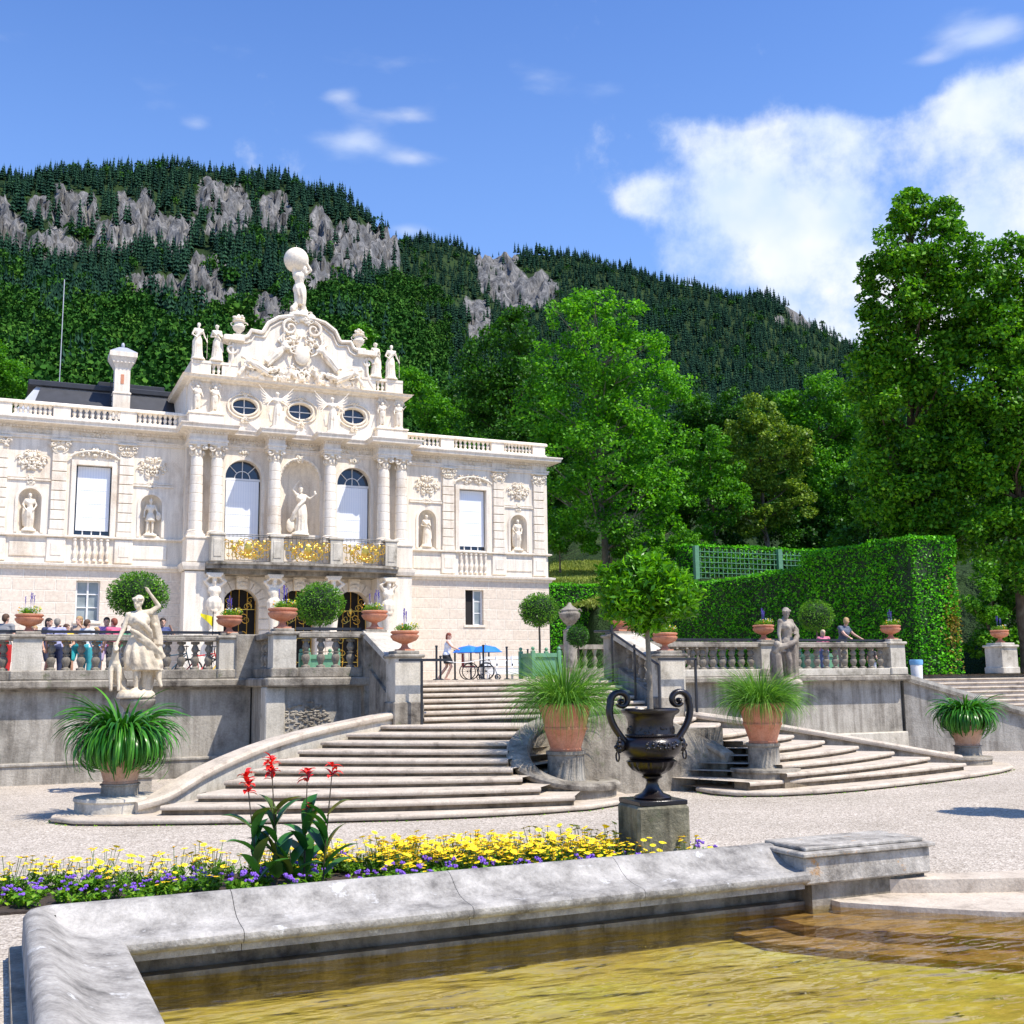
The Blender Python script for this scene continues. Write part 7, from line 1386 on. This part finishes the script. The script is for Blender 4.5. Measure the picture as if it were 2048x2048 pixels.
# barrier posts and cord
pp = []
for i, (px, Y_, h) in enumerate(((873,33.5,1.05),(881,34.5,.75),(910,38.5,1.05),(942,41,1.1),(967,34.3,1.1),(978,41,1.1),(1014,36,1.1),(1056,40.5,1.15))):
    q = at(px,1350,Y=Y_); m_ = MB(); m_.lathe([(.12,0),(.12,.03),(.035,.05),(.035,h),(.045,h),(.045,h+.04),(.02,h+.05)], 12); tag(m_.build('barrier_post', DARKM, None, (q.x,q.y,TZ)), 'dark barrier post '+('leftmost, beside the pier','short one just right of the leftmost','behind the woman in the white top','standing behind the red wheelchair','thick one in front of the blue umbrellas','behind the black wheelchair','in front of the white bench','just left of the green planter box')[i], 'barrier post', 'barrier posts on the terrace'); pp.append((q.x,q.y,TZ+.68))
m_ = MB(); 
for a, b in ((0,4),(4,6)): A_, B_ = Vector(pp[a]), Vector(pp[b]); m_.tube([A_.lerp(B_, t)-Vector((0,0,.12*math.sin(PI*t))) for t in np.linspace(0,1,12)], .012, 5)
tag(m_.build('rope_barrier', WHITE), 'thin white rope hung between the barrier posts', 'rope')
q = at(1014,1357,Y=39); t = empty('garden_bench', 'long white slatted garden bench behind the barrier posts', 'bench', (q.x,q.y,TZ)); m_ = MB(); [m_.box(-1.0,1.0,.2+.02*k,.23+.02*k,.52+.13*k,.61+.13*k) for k in range(3)]; [m_.box(x-.03,x+.03,.2,.26,0,.9) for x in (-.95,-.32,.32,.95)]; m_.build('backrest', WHITE, t); m_ = MB(); [m_.box(-1.0,1.0,-.3+.11*k,-.21+.11*k,.42,.45) for k in range(5)]; m_.box(-1.0,1.0,-.29,-.26,.2,.42); m_.build('seat', WHITE, t)
for x in (-.9,.9): m_ = MB(); m_.box(x-.03,x+.03,-.3,-.24,0,.65); m_.box(x-.03,x+.03,-.3,.24,.63,.66); m_.build('leg', WHITE, t)
q = at(1829,1346,Y=28.6); t = empty('litter_bin', 'white litter bin with a light blue bag over its rim beside the right pier', 'bin', (q.x+.1,q.y,-.35)); m_ = MB(); m_.lathe([(.17,0),(.2,.82),(.19,.84),(.17,.8)], 20); m_.build('drum', WHITE, t); m_ = MB(); m_.lathe([(.205,.70),(.22,.78),(.215,.86),(.19,.87)], 20, cap=False); m_.build('bag', smat('blue_bag',(.18,.42,.68)), t)
# bicycles
def bicycle(label, x, y, rz, col):
    o = empty('bicycle', label, 'bicycle', (x,y,TZ), rz, 'bicycles behind the left balustrade')
    for s in (-.52,.52): m_ = MB(); wheel(m_, (s,0,.34), .33, sp=14, t_=.022); m_.build('wheel', BLK, o)
    m_ = MB(); [m_.tube(p, .018, 6) for p in ([(-.52,0,.34),(-.12,0,.3),(-.2,0,.85)],[(-.12,0,.3),(.36,0,.78)],[(-.17,0,.75),(.36,0,.82)],[(.36,0,.9),(.52,0,.34)],[(-.52,0,.34),(-.18,0,.7)])]; m_.build('frame', col, o)
    m_ = MB(); m_.ball((-.21,0,.9),(.13,.06,.03)); m_.build('saddle', BLK, o); m_ = MB(); m_.tube([(.36,0,.88),(.38,0,1.0)], .014, 6); m_.tube([(.28,-.27,1.02),(.4,-.1,1.02),(.4,.1,1.02),(.28,.27,1.02)], .013, 6); m_.build('handlebar', BLK, o)
for i, (px, l, c) in enumerate(((345,'dark bicycle parked right of the huntress statue',(.04,.1,.14)),(405,'red and white bicycle behind the balusters',(.65,.03,.03)),(452,'yellow bicycle nearest the bastion',(.75,.5,.03)))):
    q = at(px,1340,Y=32.4); bicycle(l, q.x, q.y, R(10+i*12), smat('bike_paint_%d'%i, c, .35))
q = at(572,1232,Y=31.0); t = empty('yellow_flag', 'small yellow pennant showing left of the bowl at the bastion', 'flag', (5.3,31.6,TZ)); m_ = MB(); m_.tube([(0,0,0),(0,0,1.95)], .012, 6); m_.build('pole', DARKM, t); m_ = MB(); vs = []; [vs.append((-.34+.34*i/6, .03*math.sin(i*1.3), 1.9-.05*i*.3-(.0 if j else .22*(i/6+.3)))) for i in range(7) for j in (0,1)]; m_.add(vs, [(2*i,2*i+2,2*i+3,2*i+1) for i in range(6)]); m_.add([(a,b+.012,c) for a,b,c in vs], [(2*i+1,2*i+3,2*i+2,2*i) for i in range(6)]); m_.build('cloth', YEL, t)
